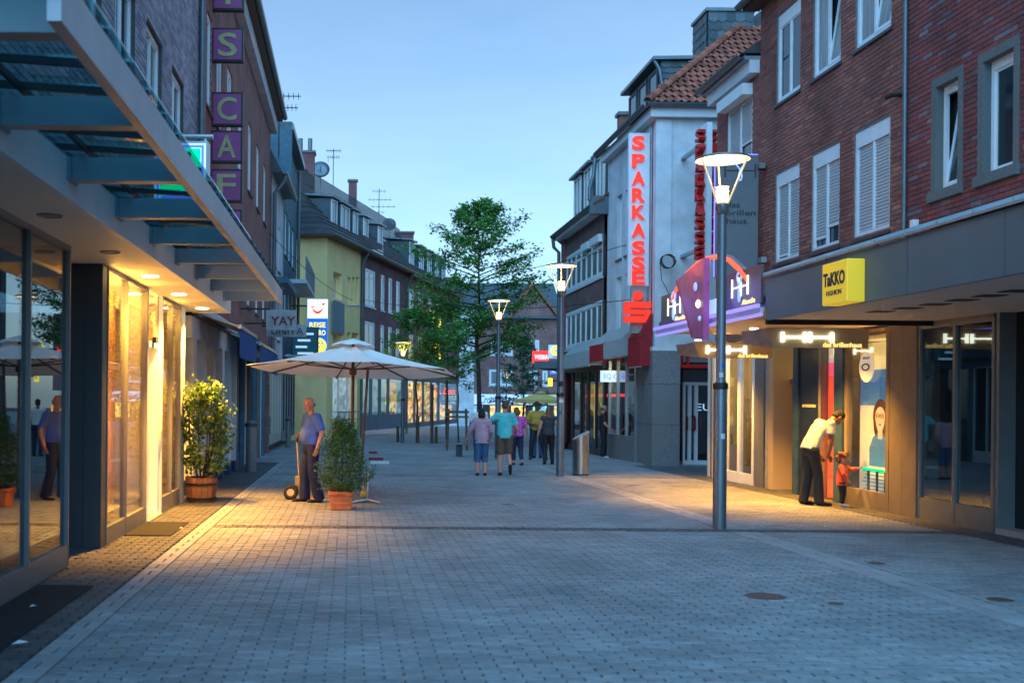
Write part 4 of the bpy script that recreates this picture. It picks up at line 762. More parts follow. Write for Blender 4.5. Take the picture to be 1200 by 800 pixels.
part('cross_gable', MB(FE).prism([FE.P(xe(598),.1,ze(372)), FE.P(xe(652),.1,ze(372)), FE.P(xe(624),.1,ze(338))], EY*5), 'brick_end', eb_); part('gable_roof', MB(FE).prism([FE.P(xe(596),.4,ze(374)), FE.P(xe(624),.4,ze(334)), FE.P(xe(655),.4,ze(374)), FE.P(xe(655),.4,ze(371)), FE.P(xe(624),.4,ze(331)), FE.P(xe(594),.4,ze(374))], EY*8), 'roof_tile', eb_)
eb2 = thing('white_gable_house', 'pale rendered house seen through the tree crown far down the street', 'house', (8, 92, -.7)); FE2 = Frame((0,92), (1,0), (0,-1)); xq = lambda x: onY(92, x, 400)[0]; zq = lambda y: onY(92, 560, y)[1]
hw = [(xq(530),xq(536),zq(420),zq(400)),(xq(541),xq(547),zq(420),zq(400)),(xq(530),xq(536),zq(388),zq(370)),(xq(541),xq(547),zq(388),zq(370))]
part('wall', wall(MB(), FE2, xq(505), xq(556), -1, zq(360), hw), 'white_render', eb2); part('roof', MB(FE2).prism([FE2.P(xq(503),.4,zq(361)), FE2.P(xq(530),.4,zq(328)), FE2.P(xq(558),.4,zq(361))], EY*9), 'slate', eb2)
for h in hw: window(eb2, FE2, *h, fw=.15, depth=.06)
# houses that follow the bend on the right, seen edge on behind the brown house
FB = Frame((8.7,44.0), (.35,.94), (-.94,.35)); rb = thing('bend_house', 'brick house with shop signs at the bend behind the brown band house', 'house', FB.P(5,0,-.4))
part('wall', wall(MB(), FB, 0, 30, 3.0, 8.3, [(2,4,4.2,5.8),(7,9,4.2,5.8)]), 'brick_plum_far', rb); part('end_wall', MB(FB).box(-.1,0,-6,-.0,-.5,8.3), 'brick_plum_far', rb); part('roof', MB(FB).prism([FB.P(-.1,.4,8.3), FB.P(-.1,-5,12.6), FB.P(-.1,-10,8.3)], FB.d*30), 'roof_dark', rb)
part('shop_front', MB(FB).box(0,30,-.4,-.1,-1,3.0), 'interior_dark', rb); part('shop_canopy', MB(FB).box(-.1,12,.0,1.1,2.9,3.2), 'grey_render', rb)
for a in (2, 7): window(rb, FB, a, a+2, 4.2, 5.8, fw=.1, mull=(.5,))
# hanging shop signs at the far right corner
def flag(name, lb, Y, px, m, **k):
    x0, z1 = onY(Y, px[0], px[1]); x1, z0 = onY(Y, px[2], px[3]); t = thing(name, lb, 'sign', ((x0+x1)/2, Y, z0)); part('case', MB().box(x0,x1,Y-.08,Y+.08,z0,z1), m, t, bevel=.01); part('arm', MB().box(x1,x1+.6,Y-.03,Y+.03,z1-.15,z1-.09), 'iron', t); return t, x0, x1, z0, z1
t, x0, x1, z0, z1 = flag('red_sign', 'bright red hanging shop sign with white lettering at the bend', 62, (624,411,642.5,425.5), 'red_sign'); text('lettering', 'WISSMA', 'white_sign', t, ((x0+x1)/2+.04, 61.91, (z0+z1)/2), EX, EZ, (x1-x0)*.86, .27, .01, bold=.03)
t, x0, x1, z0, z1 = flag('bank_flag_sign', 'pale square hanging sign with yellow ring shaped logo', 56, (643,404,657.5,420), 'sign_pale'); xc, zc = (x0+x1)/2+.05, (z0+z1)/2+.05
hx = [(math.cos(R(60*i)), math.sin(R(60*i))) for i in range(6)]; lg = MB()
for i in range(6):
    a, b = hx[i], hx[(i+1)%6]; lg.prism([(xc+a[0]*.29,55.90,zc+a[1]*.27),(xc+b[0]*.29,55.90,zc+b[1]*.27),(xc+b[0]*.15,55.90,zc+b[1]*.13),(xc+a[0]*.15,55.90,zc+a[1]*.13)], (0,-.02,0))
part('logo', lg, 'tui_yellow', t); part('logo_bar', MB().box(xc-.2,xc+.28,55.89,55.91,z0+.05,z0+.12), 'white_paint', t)
t, x0, x1, z0, z1 = flag('blue_round_sign', 'small blue hanging sign with white curl below the yellow ring sign', 54, (645,428,652,438), 'blue_sign'); part('curl', MB().tube([((x0+x1)/2+.09*math.cos(R(a)), 53.90, (z0+z1)/2+.12*math.sin(R(a))) for a in range(40,330,24)], .025, 6), 'white_sign', t)
t, x0, x1, z0, z1 = flag('yellow_flag_sign', 'small glowing yellow sign box under the far right shop canopy', 52, (642.5,443,647,452.5), 'yellow_lit')
text('lettering', 'P', 'letter_dark', t, ((x0+x1)/2, 51.91, (z0+z1)/2), EX, EZ, .1, .2, .01)

# ================================================================== RIGHT: NEAR BRICK BUILDING
CEI = 2.78; FV = 2.45; FTOP = 3.40                     # soffit height, fascia distance in front of the wall, fascia top
R1 = thing('dark_brick_building', 'dark red brick building with stone framed windows at the right edge', 'building', (8.5, 13, -.1))
ur = lambda x: onX(8.5, x)[0]
US = ur(1062)
sh = []
for x0, x1 in ((1095,1121),(1150,1186)): sh.append((ur(x1), ur(x0), 4.66, 6.18))
sh += [(10.6, 11.5, 4.66, 6.18)]
for x0, x1 in ((1095,1121),(1150,1186)): sh.append((ur(x1), ur(x0), 7.95, 9.4))
out = [(a-.12, b+.12, c-.14, d+.13) for a, b, c, d in sh]
part('wall', wall(MB(), FR, 4, US, 3.4, 9.9, out, .02), 'mortar_dark', R1)
bricks(R1, FR, 9.5, US, 3.9, 9.6, out, 'brick_near', .25, .075, .010, .014, single=300)
for h, o_ in zip(sh, out):
    a, b, c, d = h; f = MB(FR); f.box(o_[0],a,-.16,.02,c,d); f.box(b,o_[1],-.16,.02,c,d); f.box(o_[0],o_[1],-.16,.02,d,o_[3]); fr = part('stone_surround', f, 'stone_frame', R1)
    part('stone_sill', MB(FR).box(o_[0]-.02,o_[1]+.02,-.16,.07,o_[2],c), 'stone_frame', fr)
for k, h in enumerate(sh): window(R1, FR, *h, depth=.15, fw=.065, sill=0, tilt=(k == 0), box=.06)
pipe(R1, [FR.P(US,.06,3.9), FR.P(US,.06,10)], .035)
part('wall_box', MB(FR).box(ur(1076),ur(1072),.01,.10,4.22,4.34), 'white_paint', R1)
# its canopy
def canopy(root, u0, u1, joints, fm='grey_cladding', roof=True):
    f0 = u0
    for j in joints+[u1]: part('fascia_panel', MB(FR).box(f0+.006, j-.006, FV-.05, FV, CEI, FTOP), fm, root); f0 = j
    part('fascia_core', MB(FR).box(u0, u1, FV-.10, FV-.052, CEI+.01, FTOP-.01), 'dark_rubber', root); part('soffit', MB(FR).box(u0, u1, -.6, FV-.10, CEI+.012, CEI+.10), 'cream_soffit', root)
    if roof:
        r = MB(FR); n = max(1, int((u1-u0)/.6))
        for i in range(n):
            a, b = u0+(u1-u0)*i/n, u0+(u1-u0)*(i+1)/n; r.prism([FR.P(a,FV+.04,FTOP+.01), FR.P(b-.02,FV+.04,FTOP+.01), FR.P(b-.02,.01,4.20), FR.P(a,.01,4.20)], (0,0,.03)); r.prism([FR.P(b-.02,FV+.04,FTOP+.01), FR.P(b,FV+.04,FTOP+.01), FR.P(b,.01,4.20), FR.P(b-.02,.01,4.20)], (0,0,.06))
        part('canopy_roof', r, 'lead', root)
fu = lambda x: onX(8.5-FV, x)[0]
canopy(R1, 4, fu(1062)-.004, [6.6, fu(1176)])
for k, y in enumerate((342,347.5,352.5,357.5,362,366)):
    x = 1200-k*32-8; a, b = PX(x, y); Y = FPX*(CEI-H_CAM)/b; X = a*Y/FPX
    part('soffit_slot', MB().box(X-.14, X+.14, Y-.12, Y+.12, CEI+.004, CEI+.0118), 'dark_rubber', R1)
SFT = 2.74
us = [ur(1166), ur(1120), ur(1079)]
part('black_wall', MB(FR).box(4, us[0]-.12, -.35, -.2, -.3, CEI+.01), 'black_panel', R1); part('black_return', MB(FR).box(us[0]-.12, us[0]-.05, -.35, .02, -.3, CEI+.01), 'alu_grey', R1); part('entry_slab', MB(FR).box(4,us[0]-.13,-.2,.06,-.25,-.02), 'paver_pale', R1)
part('light_switch', MB(FR).box(us[0]-.42,us[0]-.36,-.2,-.17,1.18,1.28), 'sign_grey', R1)
part('top_fascia', MB(FR).box(us[0], US+.6, -.25, .03, SFT, CEI+.01), 'brown_stone', R1)
shopfront(R1, FR, us, 0, SFT, 'shop_glass_dark', 'alu_grey', .30, fw=.06)
part('column', MB(FR).box(us[-1]+.03, ur(1061), -.3, .05, -.3, SFT), 'brown_stone', R1)
part('room', MB(FR).box(us[0]-.1, US, -3.2, -3.1, -.3, 3), 'interior_dark', R1); part('room_floor', MB(FR).box(4, 25.4, -3.2, -.06, -.4, -.22), 'interior', R1); part('room_ceiling', MB(FR).box(4, 25.4, -3.2, -.6, CEI+.01, CEI+.1), 'interior', R1); part('room_side', MB(FR).box(US-.1, US, -3.1, -.3, -.3, CEI), 'interior_dark', R1)
# yellow shop sign box on the fascia
su0, su1 = fu(1013), fu(983)
zt, zb = onX(8.5-FV-.2, 1000, 301)[1], onX(8.5-FV-.2, 1000, 352)[1]
t = thing('yellow_box_sign', 'bright yellow box sign reading TAKKO FASHION on the grey fascia', 'sign', FR.P((su0+su1)/2, FV, zb))
part('case', MB(FR).box(su0, su1, FV+.003, FV+.22, zb, zt), 'yellow_sign', t, bevel=.012)
text('lettering', 'TaKKO', 'navy', t, FR.P((su0+su1)/2, FV+.221, zb+(zt-zb)*.60), -EY, EZ, (su1-su0)*.86, (zt-zb)*.33, .006, bold=.03); text('lettering', 'FASHION', 'navy', t, FR.P((su0+su1)/2, FV+.221, zb+(zt-zb)*.27), -EY, EZ, (su1-su0)*.6, (zt-zb)*.12, .006)

# ================================================================== RIGHT: OPTICIAN'S HOUSE
UR2 = ur(888)
R2 = thing('opticians_house', 'red brick house with white roller shutters above the lit optician shop', 'house', (8.5, 19, -.15))
sh = []
for x0, x1 in ((907,935),(949.5,982),(999,1041)): sh.append((ur(x1), ur(x0), 4.36, 6.14))
up = [(a, b, 7.55, 9.3) for a, b, c, d in sh]
part('wall', wall(MB(), FR, US, UR2, 3.4, 9.8, sh+up, .13), 'mortar', R2)
bricks(R2, FR, US+.005, UR2-.005, 4.0, 9.75, sh+up, 'brick_mid', .25, .075, .011, .010)
for k, h in enumerate(sh): window(R2, FR, *h, mull=(.5,), shutter=1, box=.20, depth=.07, fw=.07, gaps=((.0,.0),(.30,.14),(.33,.30))[2-k] if k else (.0,.05), sill_mat='dark_panel')
for k, h in enumerate(up): window(R2, FR, *h, mull=(.5,), box=.18, depth=.08, fw=.07, tilt=(k != 0), pane='window_glass' if k == 0 else 'window_curtained', sill_mat='dark_panel')
part('eaves', MB(FR).box(US+2,UR2+.1,.0,.35,9.75,9.85), 'wood_dark', R2); gutter(R2, FR, US, UR2+.15, .42, 9.86, .09); part('roof', MB(FR).prism([FR.P(US,.40,9.87), FR.P(US,-4.5,14), FR.P(US,-9,9.87)], FR.d*(UR2-US+.1)), 'roof_dark', R2); part('party_wall', MB().box(8.52,17,UR2-.1,UR2-.01,4,9.85), 'brick_red_far', R2)
part('camera_bracket', MB().tube([FR.P(ur(1054),0,6.35), FR.P(ur(1054),.16,6.35), FR.P(ur(1054)+.1,.2,6.33)], .03, 8), 'iron', R2)
for k, x in enumerate((925, 970, 1030)): part('sill_bracket', MB().tube([FR.P(ur(x),0,4.26), FR.P(ur(x),.12,4.2), FR.P(ur(x),.0,4.08)], .012, 6), 'iron', R2)
UE2 = onX(8.5-FV, 768)[0]
canopy(R2, fu(1062)+.004, fu(896), [])
part('canopy_end', MB(FR).box(fu(896)-.06, fu(896), .02, FV, CEI-.06, CEI+.02), 'dark_rubber', R2)
oc = thing('opticians_canopy', 'violet lit canopy with panel signs and red neon arch over the optician entrance', 'canopy', FR.P(18.5, 1.2, 2.8))
u0 = fu(893)+.05; V1 = FV; pz0, pz1 = 3.02, 3.62
part('deck', MB(FR).box(u0, UE2, -.6, V1-.03, 2.92, 3.0), 'board_bronze', oc); part('rear_fascia', MB(FR).box(u0, UE2, V1-.18, V1-.06, 3.0, 3.15), 'panel_violet', oc)
part('neon_strip', MB(FR).box(u0, UE2, V1+.02, V1+.06, 2.985, 3.04), 'neon_violet', oc); part('neon_strip', MB(FR).box(u0, UE2, V1-.02, V1+.015, 2.86, 2.90), 'neon_violet', oc); part('strip_fascia', MB(FR).box(u0,UE2,V1-.03,V1+.012,2.902,2.984), 'white_fascia', oc)
def hh_emblem(root, c, r, w, m='hh_neon', ext=.012, curl=True, text_=None):
    r = Vector(r); n = r.cross(EZ); c = Vector(c)
    b = MB()
    for s_ in (-.5, -.07, .07, .5): b.prism([c+r*(w*s_-w*.022)+EZ*(-w*.22), c+r*(w*s_+w*.022)+EZ*(-w*.22), c+r*(w*s_+w*.022)+EZ*(w*.22), c+r*(w*s_-w*.022)+EZ*(w*.22)], n*ext)
    for s0, s1 in ((-.478,-.092),(.092,.478)): b.prism([c+r*(w*s0)-EZ*(w*.012), c+r*(w*s1)-EZ*(w*.012), c+r*(w*s1)+EZ*(w*.012), c+r*(w*s0)+EZ*(w*.012)], n*ext*.8)
    e = part('emblem', b, m, root)
    if curl: part('emblem_curl', MB().tube([c+r*(w*.16*math.sin(a*2)*(.6+.4*math.cos(a)))+EZ*(w*.34*math.cos(a))+n*.01 for a in [math.pi*2*i/28 for i in range(29)]], w*.028, 6), 'swoosh', e, smooth=True)
for xa, xb, tx in ((775,809,'Akustika'),(848,892,'Akustika')):
    a, b = fu(xb), fu(xa); p = part('sign_panel', MB(FR).box(a, b, V1-.02, V1+.018, pz0+.03, pz1), 'panel_violet', oc)
    hh_emblem(p, FR.P((a+b)/2+.05, V1+.02, (pz0+pz1)/2+.05), -EY, (b-a)*.42); text('lettering', tx, 'letter_gold', p, FR.P((a+b)/2-.30, V1+.019, pz0+.10), -EY, EZ, (b-a)*.34, .08, .005, shear=.25)
part('blue_panel', MB(FR).box(fu(848)+.02, fu(826), V1-.03, V1-.01, pz0+.03, 3.30), 'sign_pale', oc)
wp = [onX(8.5-FV-.12, x, y) for x, y in ((829,302),(796,329),(815,396),(828,398.5))]
wg = part('wedge', MB().prism([Vector((8.5-FV-.08,Y,z)) for Y, z in wp], (-.10,0,0)), 'wedge_purple', oc)
part('wedge_trim', MB().prism([Vector((8.5-FV-.075,Y+.02,z)) for Y, z in (wp[1],wp[2])]+[Vector((8.5-FV-.075,Y-.03,z)) for Y, z in (wp[2],wp[1])], (-.11,0,0)), 'red_plastic', wg)
for x, y, r_, m_ in ((815,336,.075,'swoosh'),(818,356,.065,'downlight_on'),(820,373,.045,'swoosh')):
    Y, z = onX(8.5-FV-.185, x, y); part('bulb', MB().ell((8.5-FV-.185, Y, z), (.03,r_,r_)), m_, wg, smooth=True)
ar = [onX(8.5-FV, x, y) for x, y in ((789,353),(795,338),(806,321),(820,308),(833,302),(845,301),(856,305),(868,316),(877,327))]
part('neon_arch', MB().tube([(8.5-FV-.02,Y,z) for Y, z in ar], .035, 8), 'neon_red', oc, smooth=True); part('arch_rail', MB().tube([(8.5-FV+.04,Y,z+.03) for Y, z in ar], .04, 8), 'alu', oc, smooth=True)
for Y, z in (ar[0], ar[-1]): part('arch_post', MB().box(8.5-FV, 8.5-FV+.06, Y-.03, Y+.03, 3.0, z), 'alu', oc)
# neon is a light source too
for k, Y in enumerate((17.0, 19.6)): point(oc, (8.5-FV-.25, Y, 3.3), 5, (.45,.30,1), .3); 
point(oc, (8.5-FV-.3, 18.4, 4.0), 7, (1,.12,.05), .3)
def board(lb, Y, px):
    x0, z1 = onY(Y, px[0], px[1]); x1, z0 = onY(Y, px[2], px[3]); t = thing('optician_board', lb, 'sign', ((x0+x1)/2, Y, z0))
    B = MB(); B.prism([(x0,Y-.02,z0),(x1-.02,Y-.02,z0),(x1,Y-.02,z1),(x0-.10,Y-.02,z1)], (0,.05,0)); part('panel', B, 'board_bronze', t)
    part('side_cheek', MB().prism([(x0-.101,Y-.02,z1),(x0-.001,Y-.02,z0),(x0-.26,Y+.5,z0+.08),(x0-.30,Y+.5,z1)], (-.01,0,0)), 'sign_grey', t); part('top_rail', MB().box(x0-.1,x1,Y-.03,Y+.5,z1+.001,z1+.03), 'board_bronze', t)
    w = x1-x0; zc = z0+(z1-z0)*.58
    b = MB()
    for s0, s1 in ((.10,.33),(.385,.61)):
        xa, xb = x0+w*s0, x0+w*s1; b.box(xa,xb,Y-.045,Y-.022,zc-.014,zc+.014); b.box(xa-.022,xa+.022,Y-.05,Y-.022,zc-.075,zc+.075); b.box(xb-.022,xb+.022,Y-.05,Y-.022,zc-.075,zc+.075)
    part('emblem', b, 'neon_white', t); text('lettering', 'das brillenhaus', 'letter_gold', t, (x0+w*.72, Y-.022, z0+.05), EX, EZ, w*.40, .075, .006)
    return t
board('bronze hanging board with two white lamp bars, the nearer one', 16.9, (905,386,1018,408)); board('bronze hanging board with two white lamp bars, the farther one behind the lamp post', 20.7, (820,402.5,906,420))
# vertical grey banner
Yb = 21.9; x0, z1 = onY(Yb, 839, 182); x1, z0 = onY(Yb, 887, 325)
t = thing('banner_sign', 'tall grey vertical sign reading das brillen haus on the brick wall', 'sign', ((x0+x1)/2, Yb, z0)); part('panel', MB().box(x0, x1, Yb-.05, Yb+.08, z0, z1), 'banner_grey', t, bevel=.01); part('neon_edge', MB().tube([(x0-.02,Yb,z1+.02),(x1,Yb,z1+.02)], .014, 6), 'neon_violet', t); part('neon_edge', MB().tube([(x0-.02,Yb,z1),(x0-.02,Yb,z0)], .014, 6), 'neon_violet', t)
hh_emblem(t, (x0+.48, Yb-.051, z1-.32), EX, .62, 'letter_dark')
for k, s_ in enumerate(('das','brillen','haus.')): text('lettering', s_, 'letter_dark', t, (x0+.34+(.0,.16,.10)[k], Yb-.051, z1-1.02-.165*k), EX, EZ, (.28,.60,.46)[k], .115, .008)
part('wall_arm', MB().box(x1, 8.5, Yb-.03, Yb+.03, z1-.3, z1-.25), 'iron', t); part('wall_arm', MB().box(x1, 8.5, Yb-.03, Yb+.03, z0+.3, z0+.35), 'iron', t)
for x, y in ((891,195),(893,305)):
    Y, z = onX(8.5-.15, x, y); part('floodlight', MB().box(8.3, 8.42, Y-.08, Y+.08, z-.05, z+.06), 'alu', R2)

# optician shop front
SF = 2.74
w1 = shopfront(R2, FR, [ur(1042)+.0, ur(993)], 0, SF, 'shop_glass', 'brown_stone', .28, fw=.10)
part('column', MB(FR).box(ur(1060), ur(1043)-.06, -.3, .04, -.35, SF+.1), 'brown_stone', R2); part('blue_post', MB(FR).box(ur(993)+.06, ur(981), -.12, .06, -.35, SF), 'frame_blue', R2); part('slim_post', MB(FR).box(ur(965), ur(962)-.005, -.12, .05, -.35, SF), 'alu_grey', R2)
part('red_banner', MB(FR).box(ur(980.5), ur(965.5), -.10, -.08, -.1, 2.30), 'poster_red', R2); part('banner_head', MB(FR).box(ur(980.5), ur(965.5), -.10, -.08, 2.301, SF), 'poster_white', R2); part('banner_pane', MB(FR).box(ur(981)+.002, ur(965)-.002, -.03, -.02, -.1, SF), 'shop_glass', R2); part('navy_panel', MB(FR).box(ur(962), ur(938), -.15, .02, -.35, SF), 'navy', R2); part('blue_post', MB(FR).box(ur(937.5), ur(932), -.15, .05, -.35, SF), 'frame_blue', R2); part('door_plate', MB(FR).box(ur(958), ur(942), .021, .03, 1.50, 1.55), 'board_bronze', R2)
dp = part('wooden_door', MB(FR).box(ur(930), ur(908), -.42, -.36, -.3, 1.95), 'door_wood', R2); part('door_glass', MB(FR).box(ur(922), ur(918), -.358, -.35, .9, 1.6), 'interior_dark', dp); part('door_frame', MB(FR).box(ur(931.5), ur(929.8), -.42, .0, -.3, SF), 'brown_stone', dp); part('door_frame', MB(FR).box(ur(907.8), ur(902), -.42, .02, -.3, SF), 'board_bronze', dp); part('door_transom', MB(FR).box(ur(929.8), ur(907.8), -.42, -.30, 1.95, 2.05), 'brown_stone', dp); part('fanlight', MB(FR).box(ur(929.8), ur(907.8), -.38, -.37, 2.05, SF), 'shop_glass_dark', dp)
part('letter_box_panel', MB(FR).box(ur(901.5), ur(897), -.3, .0, -.3, SF), 'sign_grey', R2); part('grey_column', MB(FR).box(ur(896.5), ur(886), -.3, .03, -.35, SF+.15), 'alu_grey', R2)
w2 = shopfront(R2, FR, [ur(884), ur(867), ur(851), ur(838)], 0, SF+.1, 'shop_glass', 'white_paint', .22, fw=.12)
part('room', MB(FR).box(US, 25.3, -2.6, -2.5, -.35, 2.95), 'interior', R2); part('room_side', MB(FR).box(25.2,25.3,-2.5,-.05,-.35,2.95), 'interior', R2); part('room_divider', MB(FR).box(ur(886),ur(884)-.08,-2.5,-.32,-.35,2.9), 'interior', R2)
for u, v, p_ in ((17.6,-.9,70),(23.6,-1.0,90),(20.3,-1.6,30)): point(R2, FR.P(u,v,2.35), p_*1.5, (1,.55,.14), .12)
# shop window display
def plane_part(name, u0, u1, z0, z1, v, m): return part(name, MB(FR).box(u0,u1,v-.004,v,z0,z1), m, ps)
ps = thing('window_poster', 'tall poster with blue top and portrait inside the optician window', 'poster', FR.P(17.1,-.25,0))
u2 = lambda x: onX(8.75, x)[0]
a, b = u2(1043), u2(1008); plane_part('sheet', a, b, .02, 1.55, -.25, 'poster_white'); plane_part('blue_head', a, b, 1.551, 2.15, -.25, 'poster_blue'); plane_part('photo_strip', a, b, 2.151, 2.6, -.25, 'shop_amber')
fc = FR.P(a+.30,-.25,1.36); rel = lambda du, z, dv=0: Vector((fc.x-dv, fc.y+du, fc.z+z))
part('portrait_hair', MB().prism([rel(.25*math.cos(R(q))*(1.0 if q < 180 else .92), .30*math.sin(R(q))-(.12 if 180 < q < 360 else 0), .0) for q in range(0,360,15)], (-.003,0,0)), 'poster_hair', ps)
part('portrait_shoulder', MB().prism([rel(-.30,-.82,.004), rel(-.31,-.50,.004), rel(-.20,-.33,.004), rel(-.06,-.26,.004), rel(.08,-.26,.004), rel(.24,-.34,.004), rel(.36,-.52,.004), rel(.36,-.82,.004)], (-.002,0,0)), 'poster_blue', ps)
part('portrait', MB().prism([rel(.165*math.cos(R(q))*(1 if q < 180 else .86), .23*math.sin(R(q))*(1 if q > 180 else .82)-.02, .008) for q in range(0,360,15)]+[], (-.002,0,0)), 'poster_skin', ps); part('portrait_neck', MB().prism([rel(-.07,-.36,.006), rel(.07,-.36,.006), rel(.07,-.18,.006), rel(-.07,-.18,.006)], (-.001,0,0)), 'poster_skin', ps)
for du in (-.068, .068):
    part('portrait_eye', MB().prism([rel(du+.028*math.cos(R(q)), .02+.013*math.sin(R(q)), .011) for q in range(0,360,40)], (-.001,0,0)), 'poster_hair', ps); part('portrait_glasses', MB().tube([rel(du+.055*math.cos(R(q)), .02+.042*math.sin(R(q)), .013) for q in range(0,361,30)], .006, 5), 'letter_dark', ps)
part('portrait_mouth', MB().prism([rel(.05*math.cos(R(q)), -.125+.016*math.sin(R(q)), .011) for q in range(0,360,40)], (-.001,0,0)), 'lips', ps)
for k in range(7): plane_part('text_line', a+.06, b-.10-.06*(k%3), .08+.06*k, .095+.06*k, -.244, 'poster_blue')
ds = thing('display_stand', 'small green edged table in the optician window', 'table', FR.P(17.3,-.2,0)); part('top', MB(FR).box(onX(8.6,1041)[0],onX(8.6,1008)[0],-.16,-.06,.48,.51), 'green_sign', ds)
for q in (1038,1028,1018): part('leg', MB(FR).box(onX(8.6,q)[0],onX(8.6,q)[0]+.03,-.13,-.10,-.2,.48), 'iron', ds)
t = thing('round_window_sign', 'round white disc with glasses symbol on the optician window', 'sign', FR.P(ur(1016),.04,2.1)); Y, z = onX(8.46, 1016, 430); Mx = Matrix.Rotation(R(-90),3,'Y')
part('disc', MB().lathe((8.46,Y,z), [(.0001,.012),(.245,.012),(.25,.0),(.0001,0)], 32, M=Mx), 'clock_face', t); part('symbol', MB().tube([(8.435,Y+.12*math.cos(R(q))+.0,z+.05*math.sin(R(q))) for q in range(0,361,30)], .012, 6), 'letter_dark', t); text('lettering', 'BRILLEN', 'letter_dark', t, (8.445,Y,z+.15), -EY, EZ, .22, .04, .003)
st = thing('folding_chair', 'small light wooden folding stool behind the white framed shop window', 'chair', FR.P(ur(874),-.5,-.2)); q = FR.P(ur(874),-.5,0)
part('seat', MB().box(q.x-.2,q.x+.2,q.y-.2,q.y+.2,.30,.34), 'letter_gold', st)
for s_ in (-1,1): part('leg', MB().bar((q.x-.2,q.y+.18*s_,-.2),(q.x+.2,q.y+.18*s_,.3),.03,.03), 'door_wood', st); part('leg', MB().bar((q.x+.2,q.y+.15*s_,-.2),(q.x-.2,q.y+.15*s_,.3),.03,.03), 'door_wood', st)
# soffit lights that throw the amber pool on the paving
for X, Y, p_ in ((7.5,17.6,1000),(7.3,19.3,1250),(7.3,21.0,1250),(7.5,23.0,850)):
    zz = (CEI if Y < 16 else 2.9); part('soffit_lamp', MB().lathe((X,Y,2.915), [(.0001,-.02),(.06,-.02),(.075,.0)], 14), 'downlight_on', oc); spot(oc, (X,Y,2.86), p_, (1,.40,.04), .06, 108, .8)
# ================================================================== RIGHT: LOW EAVES PIECE, SAVINGS BANK, BROWN HOUSE
R3 = thing('low_brick_house', 'narrow brick house with lower eaves and a half closed shutter beside the optician', 'house', (8.5, 23.5, -.2)); UR3 = ur(838)
hs = [(ur(879), ur(850), 6.55, 8.15)]
part('wall', wall(MB(), FR, UR2, UR3, 2.95, 8.8, hs, .13), 'mortar', R3); bricks(R3, FR, UR2+.005, UR3-.005, 3.0, 8.7, hs, 'brick_mid', .25, .075, .011, .010); part('far_wall', MB().box(8.52,16,UR3-.12,UR3-.01,2.96,8.8), 'brick_red_far', R3); part('far_wall_base', MB().box(8.52,16,25.31,25.4,-.4,2.95), 'white_render', R3)
window(R3, FR, *hs[0], mull=(.5,), shutter=1, box=.02, depth=.06, gaps=(.55,.0), fw=.07, pane='window_glass'); part('shutter_box', MB(FR).box(hs[0][0]-.05,hs[0][1]+.05,.02,.24,8.10,8.34), 'white_paint', R3); part('red_curtain', MB(FR).box(hs[0][0]+.1,hs[0][0]+.3,-.10,-.085,6.6,7.2), 'red_plastic', R3)
part('cornice', MB(FR).box(UR2+.02,UR3+.05,.012,.22,8.45,8.72), 'white_fascia', R3); part('eaves', MB(FR).box(UR2+.02,UR3+.15,-.1,.33,8.72,8.80), 'lead', R3); gutter(R3, FR, UR2+.02, UR3+.2, .40, 8.84, .09); part('roof', MB(FR).prism([FR.P(UR2+.02,.38,8.86), FR.P(UR2+.02,-4.5,12.4), FR.P(UR2+.02,-9,8.86)], FR.d*(UR3-UR2)), 'roof_dark', R3)

YS0, YS1, ZC = 29.8, 35.4, 9.75
SB = thing('savings_bank', 'white rendered bank building with red tiled hipped roof', 'building', (9.5, 30, -.25)); XS = 8.5
FS = Frame((XS,YS0), (1,0), (0,-1))                  # side facing the camera
ub_ = lambda x: onX(XS, x)[0]
hs = [(ub_(737)-.1, ub_(731), 6.1, 8.1), (ub_(727), ub_(721), 6.1, 8.1), (ub_(737)-.1, ub_(731), 3.75, 5.5), (ub_(727), ub_(721), 3.75, 5.5)]
part('wall', wall(MB(), FR, YS0, YS1, 3.1, ZC, hs, .18), 'white_render', SB)
for h in hs: window(SB, FR, *h, depth=.16, fw=.07, sill_mat='stone_frame')
part('side_wall', wall(MB(), FS, .0, 9, 3.1, ZC, [], 0, 0), 'white_render', SB); part('corner_strip', MB(FS).box(-.02,.42,.002,.05,3.1,ZC-.3), 'white_render', SB)
part('cornice', MB(FS).box(-.22,9,.0,.22,ZC-.28,ZC), 'white_fascia', SB); part('cornice', MB(FR).box(YS0+.001,YS1+.1,.0,.22,ZC-.28,ZC), 'white_fascia', SB)
gutter(SB, FS, -.35, 9, .36, ZC+.06, .10); gutter(SB, FR, YS0-.3, YS1+.2, .36, ZC+.06, .10)
RS = .88
hipz = lambda t: ZC+.08+RS*t
def tile_mesh():
    mb = MB(); n = 8; w, L = .22, .40
    prof = [(-w/2+w*i/n, .028*math.sin(2*math.pi*(i/n))+.012) for i in range(n+1)]
    mb.add([(x, y, z+dz+(.03 if y == 0 else 0)) for dz in (0,-.018) for y in (0, L) for x, z in prof], [])
    m = n+1
    for i in range(n): mb.f += [[i,i+1,m+i+1,m+i],[2*m+i,3*m+i,3*m+i+1,2*m+i+1],[i,2*m+i,2*m+i+1,i+1]]
    return mesh('roof_tile', mb, 'roof_tile', smooth=45)
roofp = part('roof', MB().add([(XS-.35,YS0-.35,hipz(0)-.04),(XS+9,YS0-.35,hipz(0)-.04),(XS+9,YS0+4.65,hipz(5)-.04),(XS+4.65,YS0+4.65,hipz(5)-.04),(XS-.35,YS1+.1,hipz(0)-.04),(XS+4.65,YS1+.1,hipz(5)-.04)], [(0,1,2,3),(0,3,5,4)]), 'roof_dark', SB, normals=False)
tm = tile_mesh(); ang = math.atan(RS); rows = 16; st_ = .33
